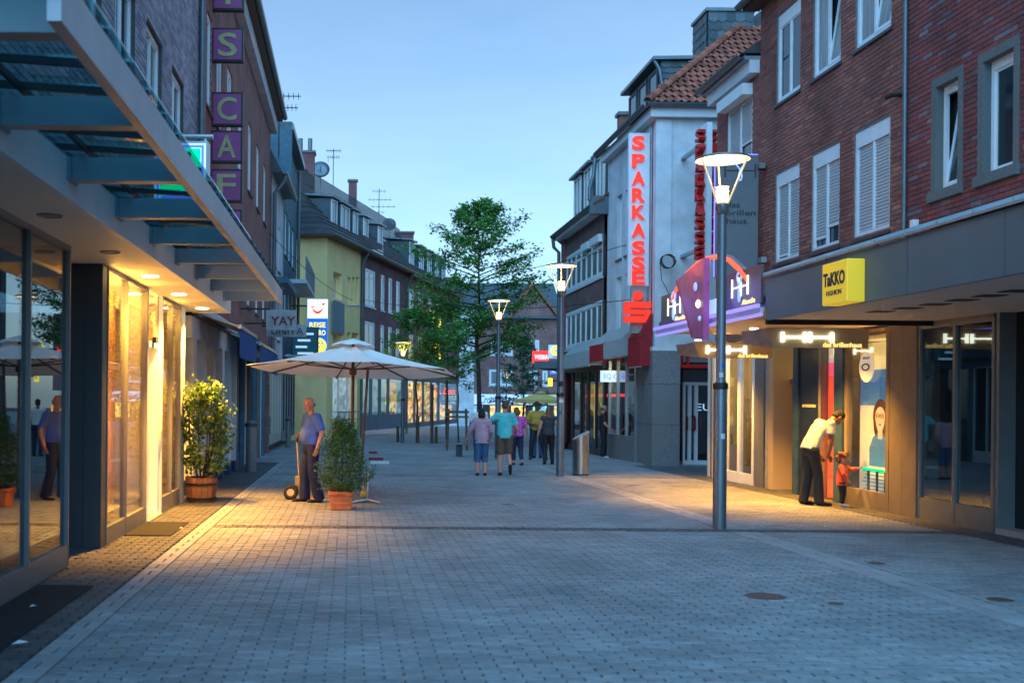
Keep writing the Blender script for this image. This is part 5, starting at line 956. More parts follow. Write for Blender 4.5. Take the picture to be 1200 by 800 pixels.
for r in range(rows):
    d_ = r*st_*math.cos(ang); x = XS-.35+d_+.12
    while x < XS+5.4:
        y = YS0-.35+d_
        if not (x > 13.2): inst('roof_tile', tm, roofp, (x, y, hipz(d_)+random.uniform(-.004,.004)), (ang-.05, 0, random.gauss(0,.012)))
        x += .213
cap = MB(); n = 8; L = .42
cap.add([(.11*math.cos(math.pi*i/n)*(1+.12*k), L*(1-k)*1.0, .11*math.sin(math.pi*i/n)*(1+.12*k)) for k in (0,1) for i in range(n+1)]+[(.09*math.cos(math.pi*i/n)*(1+.12*k), L*(1-k), .09*math.sin(math.pi*i/n)*(1+.12*k)) for k in (0,1) for i in range(n+1)], [(i,i+1,n+2+i,n+1+i) for i in range(n)]+[(n+1+i,n+2+i,3*n+4+i,3*n+3+i) for i in range(n)])
cm = mesh('ridge_tile', cap, 'roof_tile', smooth=50); hd = Vector((1,1,RS)).normalized(); q = hd.to_track_quat('Y','Z').to_euler()
for k in range(18): inst('ridge_tile', cm, roofp, Vector((XS-.35,YS0-.35,hipz(0)+.02))+hd*(.36*k), q)
# slate dormer and chimney block
def slates(root, pts, nu, nv, name='slate_panel', lift=.03):
    """scalloped slates over a four-cornered face: p00, p10, p11, p01"""
    p = [Vector(a) for a in pts]; nn = (p[1]-p[0]).cross(p[3]-p[0]).normalized(); mb = MB()
    P = lambda a, b: (p[0]*(1-a)+p[1]*a)*(1-b)+(p[3]*(1-a)+p[2]*a)*b
    for j in range(nv):
        for i in range(-1, nu):
            a0 = (i+(.5 if j%2 else 0))/nu; a1 = a0+1/nu; a0c, a1c = max(0,a0), min(1,a1)
            if a1c-a0c < .01: continue
            b0, b1 = j/nv, (j+1)/nv; am = (a0c+a1c)/2; bl_ = b0-.28/nv if j else b0
            q = [P(a0c,b1)+nn*.004, P(a1c,b1)+nn*.004, P(a1c,b0)+nn*lift, P(am,bl_)+nn*lift, P(a0c,b0)+nn*lift]
            mb.add(q, [(0,1,2,3,4)])
    return part(name, mb, 'slate', root, kind='stuff')
dx0 = 9.2; dz0, dz1 = 10.55, 11.75; dy0, dy1 = 31.9, 35.5
dm = part('dormer', MB().box(dx0+.03, dx0+2.6, dy0+.03, dy1, dz0-.2, dz1), 'slate', SB); slates(dm, [(dx0+.02,dy0,dz0), (dx0+2.6,dy0,dz0), (dx0+2.6,dy0,dz1), (dx0+.02,dy0,dz1)], 9, 7)
part('dormer_roof', MB().prism([(dx0-.25,dy0-.15,dz1),(dx0+2.6,dy0-.15,dz1+.06),(dx0+2.6,dy0-.15,dz1+.16),(dx0-.25,dy0-.15,dz1+.10)], (0,dy1-dy0+.3,0)), 'zinc', dm)
FD = Frame((dx0,dy0), (0,1), (-1,0))
for k in range(3): window(dm, FD, .2+1.15*k, 1.15+1.15*k, dz0+.15, dz1-.15, v=.06, depth=.06, fw=.07, sill=0, name='dormer_window', m='dark_panel')
pipe(SB, [(dx0-.2,dy0-.05,dz1), (dx0-.05,dy0-.1,dz1-.3), (dx0+.1,dy0-.1,dz0)], .05)
cx0, cz1 = onY(34.0, 823, 20); cx1 = onY(34.0, 862, 20)[0]
ck = thing('slate_chimney', 'large slate clad chimney block on the red tiled roof', 'chimney', (cx0+.6, 34.3, 12)); part('stack', MB().box(cx0+.03, cx1+.4, 33.53, 34.9, 11.0, cz1), 'slate', ck)
slates(ck, [(cx0+.03,33.5,11.3),(cx1+.4,33.5,11.3),(cx1+.4,33.5,cz1),(cx0+.03,33.5,cz1)], 5, 9, lift=.025); slates(ck, [(cx0,34.9,11.3),(cx0,33.53,11.3),(cx0,33.53,cz1),(cx0,34.9,cz1)], 5, 9, lift=.025); part('cap', MB().box(cx0-.06,cx1+.46,33.44,34.96,cz1,cz1+.1), 'zinc', ck)
chimney('small red brick chimney behind the bank dormer', Vector((*(onY(38,733,150)[0],),38,onY(38,733,150)[1])), .5, .4, 'brick_red_far')
# ground floor
part('granite_pillar', MB().box(8.42,9.20,29.72,30.5,-.4,.92), 'granite', SB); part('granite_pillar', MB().box(8.425,9.195,29.725,30.5,.93,2.05), 'granite', SB); part('granite_pillar', MB().box(8.42,9.20,29.72,30.5,2.06,2.98), 'granite', SB); part('granite_beam', MB().box(8.42,12,29.75,30.4,2.99,3.1), 'white_fascia', SB)
for z0_, z1_ in ((-.4,.92),(.93,2.05),(2.06,2.98)): part('granite_wall', MB().box(8.6,8.9,30.51,32.0,z0_,z1_), 'granite', SB)
dw = MB(); dx = lambda x: onY(30.9, x, 500)[0]
xa, xb = dx(800), dx(840)
dw.box(xa,xb,30.85,30.95,-.25,-.12); dw.box(xa,xb,30.85,30.95,2.05,2.14); dw.box(xa,xb,30.85,30.95,2.72,2.8); dw.box(xa,xa+.06,30.85,30.95,-.12,2.05)
for q in (805.5,813): dw.box(dx(q),dx(q)+.10,30.84,30.96,-.12,2.05)
dw.box(xb-.08,xb,30.85,30.95,-.12,2.05); en = part('entrance_door', dw, 'white_paint', SB)
part('door_pane', MB().box(xa,xb,30.9,30.91,-.12,2.05), 'shop_glass_dark', en); part('fanlight', MB().box(xa,xb,30.9,30.91,2.14,2.72), 'shop_glass_dark', en)
for q in (803.5, 812.5): part('door_handle', MB().tube([(dx(q),30.84,.75),(dx(q),30.76,.78),(dx(q),30.76,1.12),(dx(q),30.84,1.15)], .028, 8), 'shoe_red', en); part('door_handle', MB().tube([(dx(q)+.16,30.84,.75),(dx(q)+.16,30.76,.78),(dx(q)+.16,30.76,1.12),(dx(q)+.16,30.84,1.15)], .028, 8), 'shoe_red', en)
part('red_frame', MB().box(9.22,11.5,29.9,30.0,2.52,2.62), 'red_plastic', en); part('red_frame', MB().box(9.22,9.3,29.9,30.0,2.62,3.0), 'red_plastic', en); part('red_frame', MB().box(9.45,9.51,29.9,30.0,2.62,3.0), 'red_plastic', en); part('lobby', MB().box(8.9,12.6,33,33.1,-.4,3), 'interior_dark', SB); part('lobby_lintel', MB().box(xa,xb+1,30.85,30.97,2.8,3.1), 'white_fascia', SB); part('lobby_side', MB().box(8.91,9.0,30.97,33,-.4,3), 'interior_dark', SB)
text('lettering', 'EU', 'sign_pale', en, (dx(824),30.88,1.42), EX, EZ, .45, .2, .005)
shopfront(SB, FR, [32.0,33.1,34.2,35.3], 0, 3.0, 'shop_glass', 'alu', .75, fw=.12, v=-.08); part('kick_wall', MB(FR).box(32.0,35.3,-.16,-.02,-.5,.50), 'granite', SB); part('room', MB(FR).box(32,43,-2.0,-1.9,-.5,3.05), 'interior_dark', SB)
part('lit_poster', MB(FR).box(32.2,32.9,-.6,-.58,.7,2.0), 'shop_amber', SB); part('lit_poster', MB(FR).box(33.4,33.9,-.7,-.68,.6,2.2), 'poster_white', SB); point(SB, FR.P(33.4,-.9,2.6), 40, (1,.75,.4), .15)
# red bank awning and grey awning of next shop
def street_awning(lb, u0, u1, zt, zf, proj, drop, m, stripes=()):
    a = thing('awning', lb, 'awning', FR.P((u0+u1)/2, .3, zf)); part('cover', MB(FR).prism([FR.P(u0,.03,zt), FR.P(u1,.03,zt), FR.P(u1,proj,zf), FR.P(u0,proj,zf)], (0,0,-.03)), stripes or m, a)
    n = max(8, int((u1-u0)/.09)); V = MB(FR); V.add([FR.P(u0+(u1-u0)*i/n, proj+(.03 if i%2 else 0), z) for z in (zf-.02, zf-drop) for i in range(n+1)], [(i,i+1,i+n+2,i+n+1) for i in range(n)]); part('valance', V, m, a, normals=False)
    for s_ in (u0, u1): part('cheek', MB(FR).prism([FR.P(s_,.03,zt-.03), FR.P(s_,proj,zf-.02), FR.P(s_,proj,zf-drop), FR.P(s_,.03,zf-drop)], FR.d*.015), m, a)
    part('front_rail', MB(FR).box(u0,u1,proj-.03,proj+.02,zf-drop-.04,zf-drop), 'alu', a); return a
street_awning('dark red pleated awning beside the granite pillar of the bank', 29.95, 31.2, 4.05, 3.42, .35, .85, 'red_awning'); street_awning('silver grey striped awning between the two red ones', 31.3, 33.4, 3.9, 3.40, .55, .5, 'grey_awning'); street_awning('small dark red striped awning at the far end of the bank', 33.5, 35.2, 3.85, 3.38, .60, .55, 'red_awning', 'grey_awning'); street_awning('long grey pleated awning of the brown band house', 35.5, 39.6, 3.75, 3.25, .55, .5, 'grey_awning')
# main vertical bank sign
Yg = 30.3; x0, z1 = onY(Yg, 737, 156); x1, z0 = onY(Yg, 759.5, 378)
bs = thing('bank_sign', 'tall white vertical sign with red SPARKASSE letters and big red S logo', 'sign', ((x0+x1)/2, Yg, z0)); part('panel', MB().box(x0, x1, Yg-.02, Yg+.10, onY(Yg,748,335)[1], z1), 'tui_white', bs); MATS['bank_panel'] = mat('bank_panel', (.74,.78,.82), .4, var=.03); bs.children[0].data.materials.clear(); bs.children[0].data.materials.append(MATS['bank_panel'])
part('lower_panel', MB().box(x0+.1, x1-.05, Yg-.01, Yg+.08, z0-.3, onY(Yg,748,335)[1]-.002), 'sign_grey', bs)
ys = [168, 189, 209.5, 229, 249, 270, 290.5, 309, 325.5]
for ch, y in zip('SPARKASSE', ys):
    xc, z = onY(Yg, 747.5, y); text('letter', ch, 'letter_red', bs, (xc, Yg-.021, z), EX, EZ, .36, .385, .06, bold=.03)
xc, zc = onY(Yg, 746, 366); k = Yg/FPX; lm = MB(); Wd, Hh = 16.3*k, 12.2*k
def rr(x0, x1, z0, z1, r=.12):
    pts = []
    for cx, cz, a in ((x1-r,z1-r,0),(x0+r,z1-r,90),(x0+r,z0+r,180),(x1-r,z0+r,270)): pts += [(cx+r*math.cos(R(a+q)), Yg-.02, cz+r*math.sin(R(a+q))) for q in (0,30,60,90)]
    return pts
Sp = [(Wd,Hh*.98),(-Wd*.86,Hh),(-Wd,Hh*.86),(-Wd,Hh*-.05),(-Wd*.86,-Hh*.2),(Wd*.55,-Hh*.2),(Wd*.55,-Hh*.38),(-Wd,-Hh*.38),(-Wd,-Hh*.86),(-Wd*.86,-Hh),(Wd*.86,-Hh),(Wd,-Hh*.86),(Wd,Hh*.05),(Wd*.86,Hh*.22),(-Wd*.55,Hh*.22),(-Wd*.55,Hh*.42),(Wd,Hh*.42)]
lm.prism([(xc+a,Yg-.02,zc+b) for a, b in Sp], (0,-.12,0)); part('logo', lm, 'letter_red', bs); xd, zd = onY(Yg, 746.5, 347); part('logo_dot', MB().lathe((xd,Yg-.02,zd), [(.0001,.12),(.128,.12),(.128,0),(.0001,0)], 20, M=Matrix.Rotation(R(90),3,'X')), 'letter_red', bs)
for y in (172, 245, 318): z = onY(Yg,760,y)[1]; part('wall_arm', MB().box(x1, 8.5, Yg+.02, Yg+.06, z, z+.05), 'alu', bs)
# second bank sign seen edge on
Y2_ = 27.6; x0, z1 = onY(Y2_, 829, 143); x1, z0 = onY(Y2_, 833.5, 312)
b2 = thing('edge_on_sign', 'second bank sign seen edge on with red letters on both faces', 'sign', (x0, Y2_, z0)); part('panel', MB().box(x0, x1, Y2_, Y2_+.55, z0, z1), 'bank_panel', b2)
for i, ch in enumerate('SPARKASSE'):
    zc_ = z1-.3-(z1-z0-.3)*i/9
    for s_, xx in ((-1, x0-.001), (1, x1+.001)): text('letter', ch, 'red_plastic', b2, (xx, Y2_+.28, zc_), (0,1,0) if s_ > 0 else (0,-1,0), EZ, .36, .34, .17, bold=.03)
part('wall_arm', MB().box(x0,x1,Y2_+.55,YS0,z1-.5,z1-.42), 'alu', b2); part('wall_arm', MB().box(x0,x1,Y2_+.55,YS0,z0+.5,z0+.58), 'alu', b2)
cl = thing('cable_coil', 'loop of dark cable hanging on the white bank wall', 'cable', (8.9, 29.7, 5)); cx, cz = onY(29.72, 781, 307)
part('coil', MB().tube([(cx+(.19+.012*math.sin(q*3))*math.cos(q), 29.70-.004*k, cz+.19*math.sin(q)) for k, q in enumerate([i*.3 for i in range(64)])], .012, 6), 'cable', cl); part('lead', MB().tube([(cx-.18,29.74,cz),(cx-.12,29.75,cz-.5),(cx+.1,29.75,cz-.9)], .01, 6), 'cable', cl)
# brown house with white window bands
XN = 8.4; FN = Frame((XN,0), (0,1), (-1,0)); un = lambda x: onX(XN, x)[0]; UN1 = un(660)
BH = thing('brown_band_house', 'brown brick house with long white window bands beyond the bank', 'house', (XN, 39, -.3))
bands = [(YS1+.2, UN1-.35, 5.75, 7.15), (YS1+.2, UN1-.35, 3.55, 4.95)]
part('wall', wall(MB(), FN, YS1+.02, UN1, 3.0, 8.0, bands, .1), 'brick_brown_far', BH); part('far_wall', MB().box(XN+.02,16,UN1-.1,UN1-.01,-.4,8), 'brick_brown_far', BH)
for b in bands: window(BH, FN, *b, mull=[i/7 for i in range(1,7)], fw=.13, depth=.05, pane='window_curtained', sill_mat='white_paint', trans=(.72,) if b[2] > 5 else ())
part('shutter_box', MB(FN).box(YS1+.25,YS1+1.6,.02,.15,6.9,7.15), 'white_paint', BH); part('shutter_box', MB(FN).box(YS1+1.9,YS1+3.0,.02,.15,6.9,7.15), 'white_paint', BH); part('pilaster', MB(FN).box(UN1-.4,UN1+.05,.002,.12,-.4,8.0), 'brick_plum_far', BH)
part('eaves_board', MB(FN).box(YS1-.1,UN1+.1,-.1,.38,7.85,7.98), 'white_fascia', BH); gutter(BH, FN, YS1-.1, UN1+.2, .45, 8.05, .10); rn = MB(FN); zfn = lambda v: 8.02+(.42-v)*.75; tiles_plane(rn, FN, YS1-.2, UN1+.15, .41, -4.5, zfn, 14); part('roof', rn, 'roof_tile', BH)
part('roof_hood', MB(FN).box(YS1-.15,YS1+.1,-2,.5,7.75,8.35), 'zinc', BH); pipe(BH, [FN.P(YS1-.1,.35,9.6), FN.P(YS1-.1,.40,9.0), FN.P(YS1-.1,.52,8.6), FN.P(YS1-.1,.52,8.2)], .07); pipe(BH, [FN.P(UN1+.1,.45,8.0), FN.P(UN1+.1,.4,7.6), FN.P(UN1+.1,.2,7.4), FN.P(UN1+.1,.15,0)], .07)
for u in (37.6, 39.6, 41.4): dormer(BH, FN, u, 1.3, -.4, zfn(-.4)-.1, zfn(-.4)+1.6, back=2)
part('shop_lintel', MB(FN).box(YS1+.02,UN1,-.2,.01,2.65,3.0), 'dark_panel', BH); w_ = shopfront(BH, FN, [35.6,36.8,38.0,39.2,40.6,42.6], 0, 2.65, 'shop_glass_dark', 'black_panel', .2, fw=.18, v=-.1)
for u, m_ in ((36.3,'amber_strip'),(38.6,'amber_strip'),(41.0,'neon_red')): part('light_tube', MB(FN).box(u,u+.05,-.5,-.45,.2,2.2), m_, w_)
part('red_lamp_row', MB(FN).box(36,42,-.9,-.86,1.72,1.82), 'red_sign', w_)
t, x0, x1, z0, z1 = flag('white_box_sign', 'small white lit box sign with dark figures under the grey awning', 34.8, (704,434,725,447.5), 'white_sign'); text('lettering', 'EQ.C', 'blue_sign', t, ((x0+x1)/2, 34.71, (z0+z1)/2-.02), EX, EZ, (x1-x0)*.75, .2, .006, bold=.01)

# ================================================================== STREET LAMPS
def lamp(lb, x, y, H=4.95, power=16, stickers=()):
    p = G(x, y); t = thing('street_lamp', lb, 'street lamp', p, 'round disc street lamps along the street'); X, Y, z = p; z += TOP
    part('pole', MB().lathe((X,Y,z), [(.0001,-.02),(.088,-.02),(.088,1.9),(.075,1.94),(.065,1.98),(.056,H-.68),(.0001,H-.68)], 18), 'lamp_grey', t, smooth=35); part('pole_ring', MB().lathe((X,Y,z), [(.090,1.86),(.098,1.87),(.098,1.93),(.08,1.95)], 18), 'iron', t, smooth=35)
    part('collar', MB().lathe((X,Y,z), [(.057,H-.76),(.085,H-.72),(.085,H-.62),(.06,H-.60),(.0001,H-.60)], 18), 'lamp_grey', t, smooth=35)
    c = part('lamp_core', MB().lathe((X,Y,z), [(.0001,H-.599)]+[(.075+.012*(i%2), H-.599+.03*i) for i in range(8)]+[(.0001,H-.385)], 18), 'lamp_core', t, smooth=35)
    ds_ = part('disc', MB().lathe((X,Y,z), [(.0001,H+.02),(.30,H+.012),(.355,H-.005),(.36,H-.02),(.352,H-.03)], 32), 'lamp_grey', t, smooth=40); part('disc_underside', MB().lathe((X,Y,z), [(.35,H-.031),(.2,H-.022),(.0001,H-.012)], 32), 'lamp_disc', ds_)
    for a in (80, 200, 320): part('strut', MB().tube([(X+.075*math.cos(R(a)),Y+.075*math.sin(R(a)),z+H-.62), (X+.335*math.cos(R(a)),Y+.335*math.sin(R(a)),z+H-.03)], .012, 8), 'lamp_arm', t, smooth=50)
    point(t, (X,Y,z+H-.25), power, (1,.62,.26), .08)
    for (hz, dx_, m_, w_, h_) in stickers: part('sticker', MB().lathe((X,Y,z), [(.0665 if hz > 1.95 else .0895, hz), (.0665 if hz > 1.95 else .0895, hz+h_)], 8, -math.pi/2-w_+dx_, -math.pi/2+w_+dx_), m_, t, normals=False)
    return t
lamp('large lit street lamp in front of the optician on the right', 843, 620, stickers=((2.15,.3,'sign_blue',.5,.05),(2.02,-.2,'white_cloth',.4,.06),(1.2,.1,'litter',.3,.07))); lamp('lit street lamp beside the steel waste bin', 656, 558, stickers=((2.1,0,'iron',.9,.12),(1.72,.1,'white_cloth',.6,.08),(1.45,-.3,'sign_blue',.4,.07))); lamp('lit street lamp standing in front of the street tree', 583, 537.5); lamp('lit street lamp behind the white parasol on the left', 471.5, 519, 4.45); lamp('small distant lit street lamp seen beside the tree trunk', 593, 500, 4.6, 12)
p = G(680.5, 557.5); r = 9.4*p.y/FPX; h0, h1 = 42*p.y/FPX, 52*p.y/FPX; t = thing('waste_bin', 'stainless steel cylindrical waste bin with slanted top', 'bin', p)
n = 28; mb = MB(); ring = [(r*math.cos(2*math.pi*i/n), r*math.sin(2*math.pi*i/n)) for i in range(n)]; mb.add([(p.x+a,p.y+b,p.z+.01) for a, b in ring]+[(p.x+a,p.y+b,p.z+h0+(h1-h0)*(a/r+1)/2) for a, b in ring], [(i,(i+1)%n,n+(i+1)%n,n+i) for i in range(n)]); part('body', mb, 'stainless', t, smooth=40)
part('slanted_lid', MB().add([(p.x+a*1.03,p.y+b*1.03,p.z+h0+dz+(h1-h0)*(a/r+1)/2) for dz in (-.02,.02) for a, b in ring], [list(range(n))[::-1], list(range(n,2*n))]+[(i,(i+1)%n,n+(i+1)%n,n+i) for i in range(n)]), 'alu', t, smooth=40); part('foot_ring', MB().lathe(p, [(r*1.01,.012),(r*1.03,.02),(r*1.03,.06),(r*1.002,.065)], 28), 'dark_panel', t)
# cables over the street
for lb, A, B_, sag in (('thin cable spanning the street high up', FY.P(10,0,8.2), Vector((8.5,33,6.4)), .5), ('thin lower cable spanning towards the bank', FY.P(6,0,6.6), Vector((8.5,31.5,4.6)), .4), ('thin cable from the cafe house to the yellow house', Vector((-2.7,35,7.0)), FY.P(4,0,6.4), .3)):
    part('cable', MB().tube([A.lerp(B_, i/20)-EZ*(sag*4*(i/20)*(1-i/20)) for i in range(21)], .012, 5), 'cable', label=lb, cat='cable')
# ================================================================== PARASOL, TUBS, TREES
def parasol(lb, c, z_in, Rr, z_edge, z_top, n=8, tilt=(0,0), m='canvas', valance=.0, rot=0, stripe=None):
    X, Y = c; g = ground_z(Y); t = thing('parasol', lb, 'parasol', (X,Y,g)); mb = MB()
    def tz(x, y): return tilt[0]*x+tilt[1]*y
    k = 8; sub = 6; N = n*sub
    for ri in range(k+1):
        f = .10+.90*ri/k
        for j in range(N):
            a = 2*math.pi*j/N+rot; ph = (j%sub)/sub; sec = 2*math.pi/n; b = (ph-.5)*sec; rad = f*Rr*math.cos(sec/2)/math.cos(b)
            x, y = rad*math.cos(a), rad*math.sin(a); sag = -.07*math.sin(math.pi*ph)*math.sin(math.pi*min(f,.95))-.04*math.sin(math.pi*f)
            mb.v.append(Vector((X+x, Y+y, z_top-.10+(z_edge-z_top+.10)*f**1.08+sag+tz(x,y))))
    for ri in range(k):
        for j in range(N): mb.f.append([ri*N+j, ri*N+(j+1)%N, (ri+1)*N+(j+1)%N, (ri+1)*N+j])
    cp = part('canopy', mb, m, t, smooth=45, normals=False)
    if valance:
        v2 = MB(); b0 = len(mb.v)-N
        for j in range(N): v2.v.append(mb.v[b0+j].copy())
        for j in range(N): v2.v.append(mb.v[b0+j]-EZ*(valance*(.85+.15*math.cos(j*2.0))))
        for j in range(N): v2.f.append([j,(j+1)%N,N+(j+1)%N,N+j])
        part('valance', v2, stripe or m, t, normals=False)
    vc = MB(); 
    for f, zz in ((.0,-.01),(.13,-.075),(.21,-.135)):
        for j in range(24): a = 2*math.pi*j/24; vc.v.append(Vector((X+f*Rr*math.cos(a), Y+f*Rr*math.sin(a), z_top+zz+.012*math.sin(j*math.pi*n/12)+tz(f*Rr*math.cos(a),f*Rr*math.sin(a)))))
    for i in range(2):
        for j in range(24): vc.f.append([i*24+j,i*24+(j+1)%24,(i+1)*24+(j+1)%24,(i+1)*24+j])
    part('top_vent', vc, m, t, smooth=True, normals=False)
    for j in range(n):
        a = 2*math.pi*j/n+rot; ca, sa = math.cos(a), math.sin(a)
        P = lambda f, dz: Vector((X+f*Rr*ca, Y+f*Rr*sa, z_top-.10+(z_edge-z_top+.10)*f**1.08-.045-.04*math.sin(math.pi*f)+tz(f*Rr*ca,f*Rr*sa)+dz))
        part('rib', MB().tube([P(.08,0),P(.5,0),P(.985,.02)], .014, 6), 'wood_dark', t); part('strut', MB().tube([(X+.05*ca,Y+.05*sa,z_edge+.02),P(.55,-.01)], .011, 6), 'wood_dark', t)
    part('pole', MB().tube([(X,Y,g+.02),(X,Y,z_top-.02)], .026, 10), 'wood_dark', t, smooth=50); part('hub', MB().lathe((X,Y,z_edge-.02), [(.027,-.06),(.06,-.05),(.065,.04),(.03,.07)], 14), 'wood_dark', t, smooth=40)
    return t
PC = (0.05, 17.95)
par = parasol('large off white parasol with wooden ribs over the left pavement', PC, 0, 1.80, 2.06, 2.60, 8, (-.030,-.055), rot=R(10))
part('crank_pole', MB().tube([(PC[0]+.16,PC[1]-.1,.55),(PC[0]+.25,PC[1]-.05,2.12)], .022, 8), 'wood_dark', par, smooth=50)
par2 = parasol('distant yellow parasol near the far end of the street', (onY(80,634,460)[0], 80), 0, 2.0, onY(80,634,470)[1]+.12, onY(80,634,459)[1]+.05, 8, m='canvas_yellow', valance=.30, stripe='canvas_yellow')
b_ = G(430, 590); t = thing('table_frame', 'silver folding table stand behind the terracotta pot', 'stand', b_)
part('column', MB().tube([b_+EZ*.05, b_+Vector((.03,0,.62))], .022, 10), 'alu', t, smooth=50)
for dx_, dy_ in ((.22,-.12),(-.28,-.10),(.05,.3)): part('foot', MB().tube([b_+EZ*.07, b_+Vector((dx_,dy_,.025))], [.028,.018], 8), 'alu', t, smooth=50)
part('upright', MB().tube([b_+Vector((-.08,.02,.06)), b_+Vector((-.06,.02,.5))], .015, 8), 'sand_steel', t); part('pad', MB().ell(b_+Vector((-.05,-.02,.16)), (.06,.05,.07)), 'mustard', t, smooth=True)
for i, (x, y, m_, lb) in enumerate(((434,571,'pink','pink plastic lid lying flat on the paving behind the pot'), (438,582,'pink','darker pink cloth on the paving near the table stand'))):
    q = G(x, y); part('plastic_lid', MB().lathe((q.x,q.y,q.z+TOP), [(.0001,.02),(.07,.018),(.075,.0)], 14), m_, label=lb, cat='lid')
for i, (x0_, x1_, y, lb) in enumerate(((432,442,531.5,'nearest rusty kerb strip beside the parasol'), (432,449,539,'pale red rimmed plank on the paving, middle one'), (434,456,543.5,'long white edged plank lying across the paving'))):
    a, b = G(x0_, y), G(x1_, y); mb = MB(); mb.box(a.x,b.x,a.y-.1,a.y+.1,a.z+TOP,a.z+TOP+.07); part('low_plank', mb, ('shoe_red','shoe_red','white_cloth')[i], label=lb, cat='plank')

def leafy(mb, c, s, flat=0, n=None, long=1.6):
    """one leaf: folded rhombus"""
    a = random.uniform(0, 2*math.pi); el = random.gauss(0, .5) if flat else math.asin(random.uniform(-1,1)); d = Vector((math.cos(a)*math.cos(el), math.sin(a)*math.cos(el), math.sin(el)))
    w = d.cross(Vector((random.gauss(0,.5), random.gauss(0,.5), 1))).normalized(); u = w.cross(d)*random.uniform(.05,.25); L = s*long*random.uniform(.7,1.2); W = s*.5*random.uniform(.8,1.2)
    mb.add([c, c+d*L*.5+w*W+u*s, c+d*L, c+d*L*.5-w*W+u*s], [(0,1,2),(0,2,3)])
# wooden tub with broad leaved shrub
p = G(233.5, 588.5); k = p.y/FPX; p.x = -2.43; r1, r0, hb_ = 19*k, 16.0*k, 30*k
t = thing('shrub_tub', 'leafy green shrub in a wooden half barrel beside the left shop', 'potted plant', p); tb = part('barrel', MB().lathe(p, [(.0001,.02),(r0-.03,.02),(r1-.035,hb_-.04),(.0001,hb_-.04)], 22), 'soil', t)
n = 18
for i in range(n):
    a0, a1 = 2*math.pi*i/n+.012, 2*math.pi*(i+1)/n-.012; mb = MB(); q = []
    for z, r in ((.01,r0),(hb_*.5,(r0+r1)/2+.012),(hb_,r1)):
        for rr_ in (r, r-.028):
            for a in (a0, a1): q.append(p+Vector((rr_*math.cos(a), rr_*math.sin(a), z)))
    mb.add(q, [(0,1,5,4),(4,5,9,8),(2,6,7,3),(6,10,11,7),(0,4,6,2),(4,8,10,6),(1,3,7,5),(5,7,11,9),(8,9,11,10),(0,2,3,1)]); part('stave', mb, 'barrel_wood', tb)
for z, r in ((hb_*.18,r0+(r1-r0)*.18),(hb_*.74,r0+(r1-r0)*.74)): part('hoop', MB().lathe(p, [(r+.006,z-.022),(r+.016,z-.02),(r+.019,z+.02),(r+.008,z+.022)], 30), 'iron', tb, smooth=40)
mb = MB(); lf = MB(); hs_ = (588.5-452)*k
for s_ in range(9):
    a = random.uniform(0,6.28); tip = p+Vector((.22*math.cos(a), .22*math.sin(a), hs_*random.uniform(.6,.92))); b0 = p+Vector((.05*math.cos(a),.05*math.sin(a),hb_-.05)); mb.tube([b0, b0.lerp(tip,.5)+Vector((.06*math.cos(a),.06*math.sin(a),0)), tip], [.016,.012,.005], 6)
part('stems', mb, 'bark', t, smooth=True)
clumps = []
for i in range(150):
    z = random.uniform(.0,1); rad = .37*(.62+.55*math.sin(math.pi*min(1,z*.85+.12)))*math.sqrt(random.uniform(.25,1)); a = random.uniform(0,6.28); clumps.append(p+Vector((.03+rad*math.cos(a), rad*math.sin(a), hb_+.10+(hs_-hb_-.10)*z)))
for c in clumps:
    for i in range(17): leafy(lf, c+Vector((random.gauss(0,.055),random.gauss(0,.055),random.gauss(0,.055))), .055)
part('foliage', lf, 'leaf_tub', t, normals=False)
# terracotta pot with conifer
p = G(399.5, 597.5); k = p.y/FPX; w1_, w0_, hp_ = 15.2*k, 11.8*k, 23*k
t = thing('potted_conifer', 'bushy dark green shrub in a square terracotta pot', 'potted plant', p); F4 = lambda w, z: [p+Vector((sx_*w, sy_*w, z)) for sx_, sy_ in ((-1,-1),(1,-1),(1,1),(-1,1))]
mb = MB(); A = F4(w0_,.01)+F4(w1_*.94,hp_*.80)+F4(w1_,hp_*.80)+F4(w1_,hp_)+F4(w1_-.035,hp_)+F4(w1_-.035,hp_-.05)
mb.add(A, [(3,2,1,0)]+[(4*l+i,4*l+(i+1)%4,4*l+4+(i+1)%4,4*l+4+i) for l in range(5) for i in range(4)]+[(20,21,22,23)]); po = part('pot', mb, 'terracotta', t, bevel=.012)
rl = MB()
for i in range(5):
    for j in range(3):
        xx = -w0_*.72+w0_*1.44*i/4; zz = hp_*(.16+.24*j); yy = -(w0_+(w1_*.94-w0_)*(zz/(hp_*.8)))-.001; c = p+Vector((xx,yy,zz)); s_ = .022; rl.prism([c+Vector((-s_,0,0)), c+Vector((0,0,-s_*1.2)), c+Vector((s_,0,0)), c+Vector((0,0,s_*1.2))], (0,-.008,0))
part('relief', rl, 'terracotta', po); part('soil', MB().box(p.x-w1_+.04,p.x+w1_-.04,p.y-w1_+.04,p.y+w1_-.04,p.z+hp_-.06,p.z+hp_-.02), 'soil', po)
mb = MB().tube([p+EZ*(hp_-.05), p+Vector((.02,0,hp_+.5)), p+Vector((.0,.0,1.25))], [.022,.014,.004], 8); lf = MB(); Hc = (597.5-494)*k
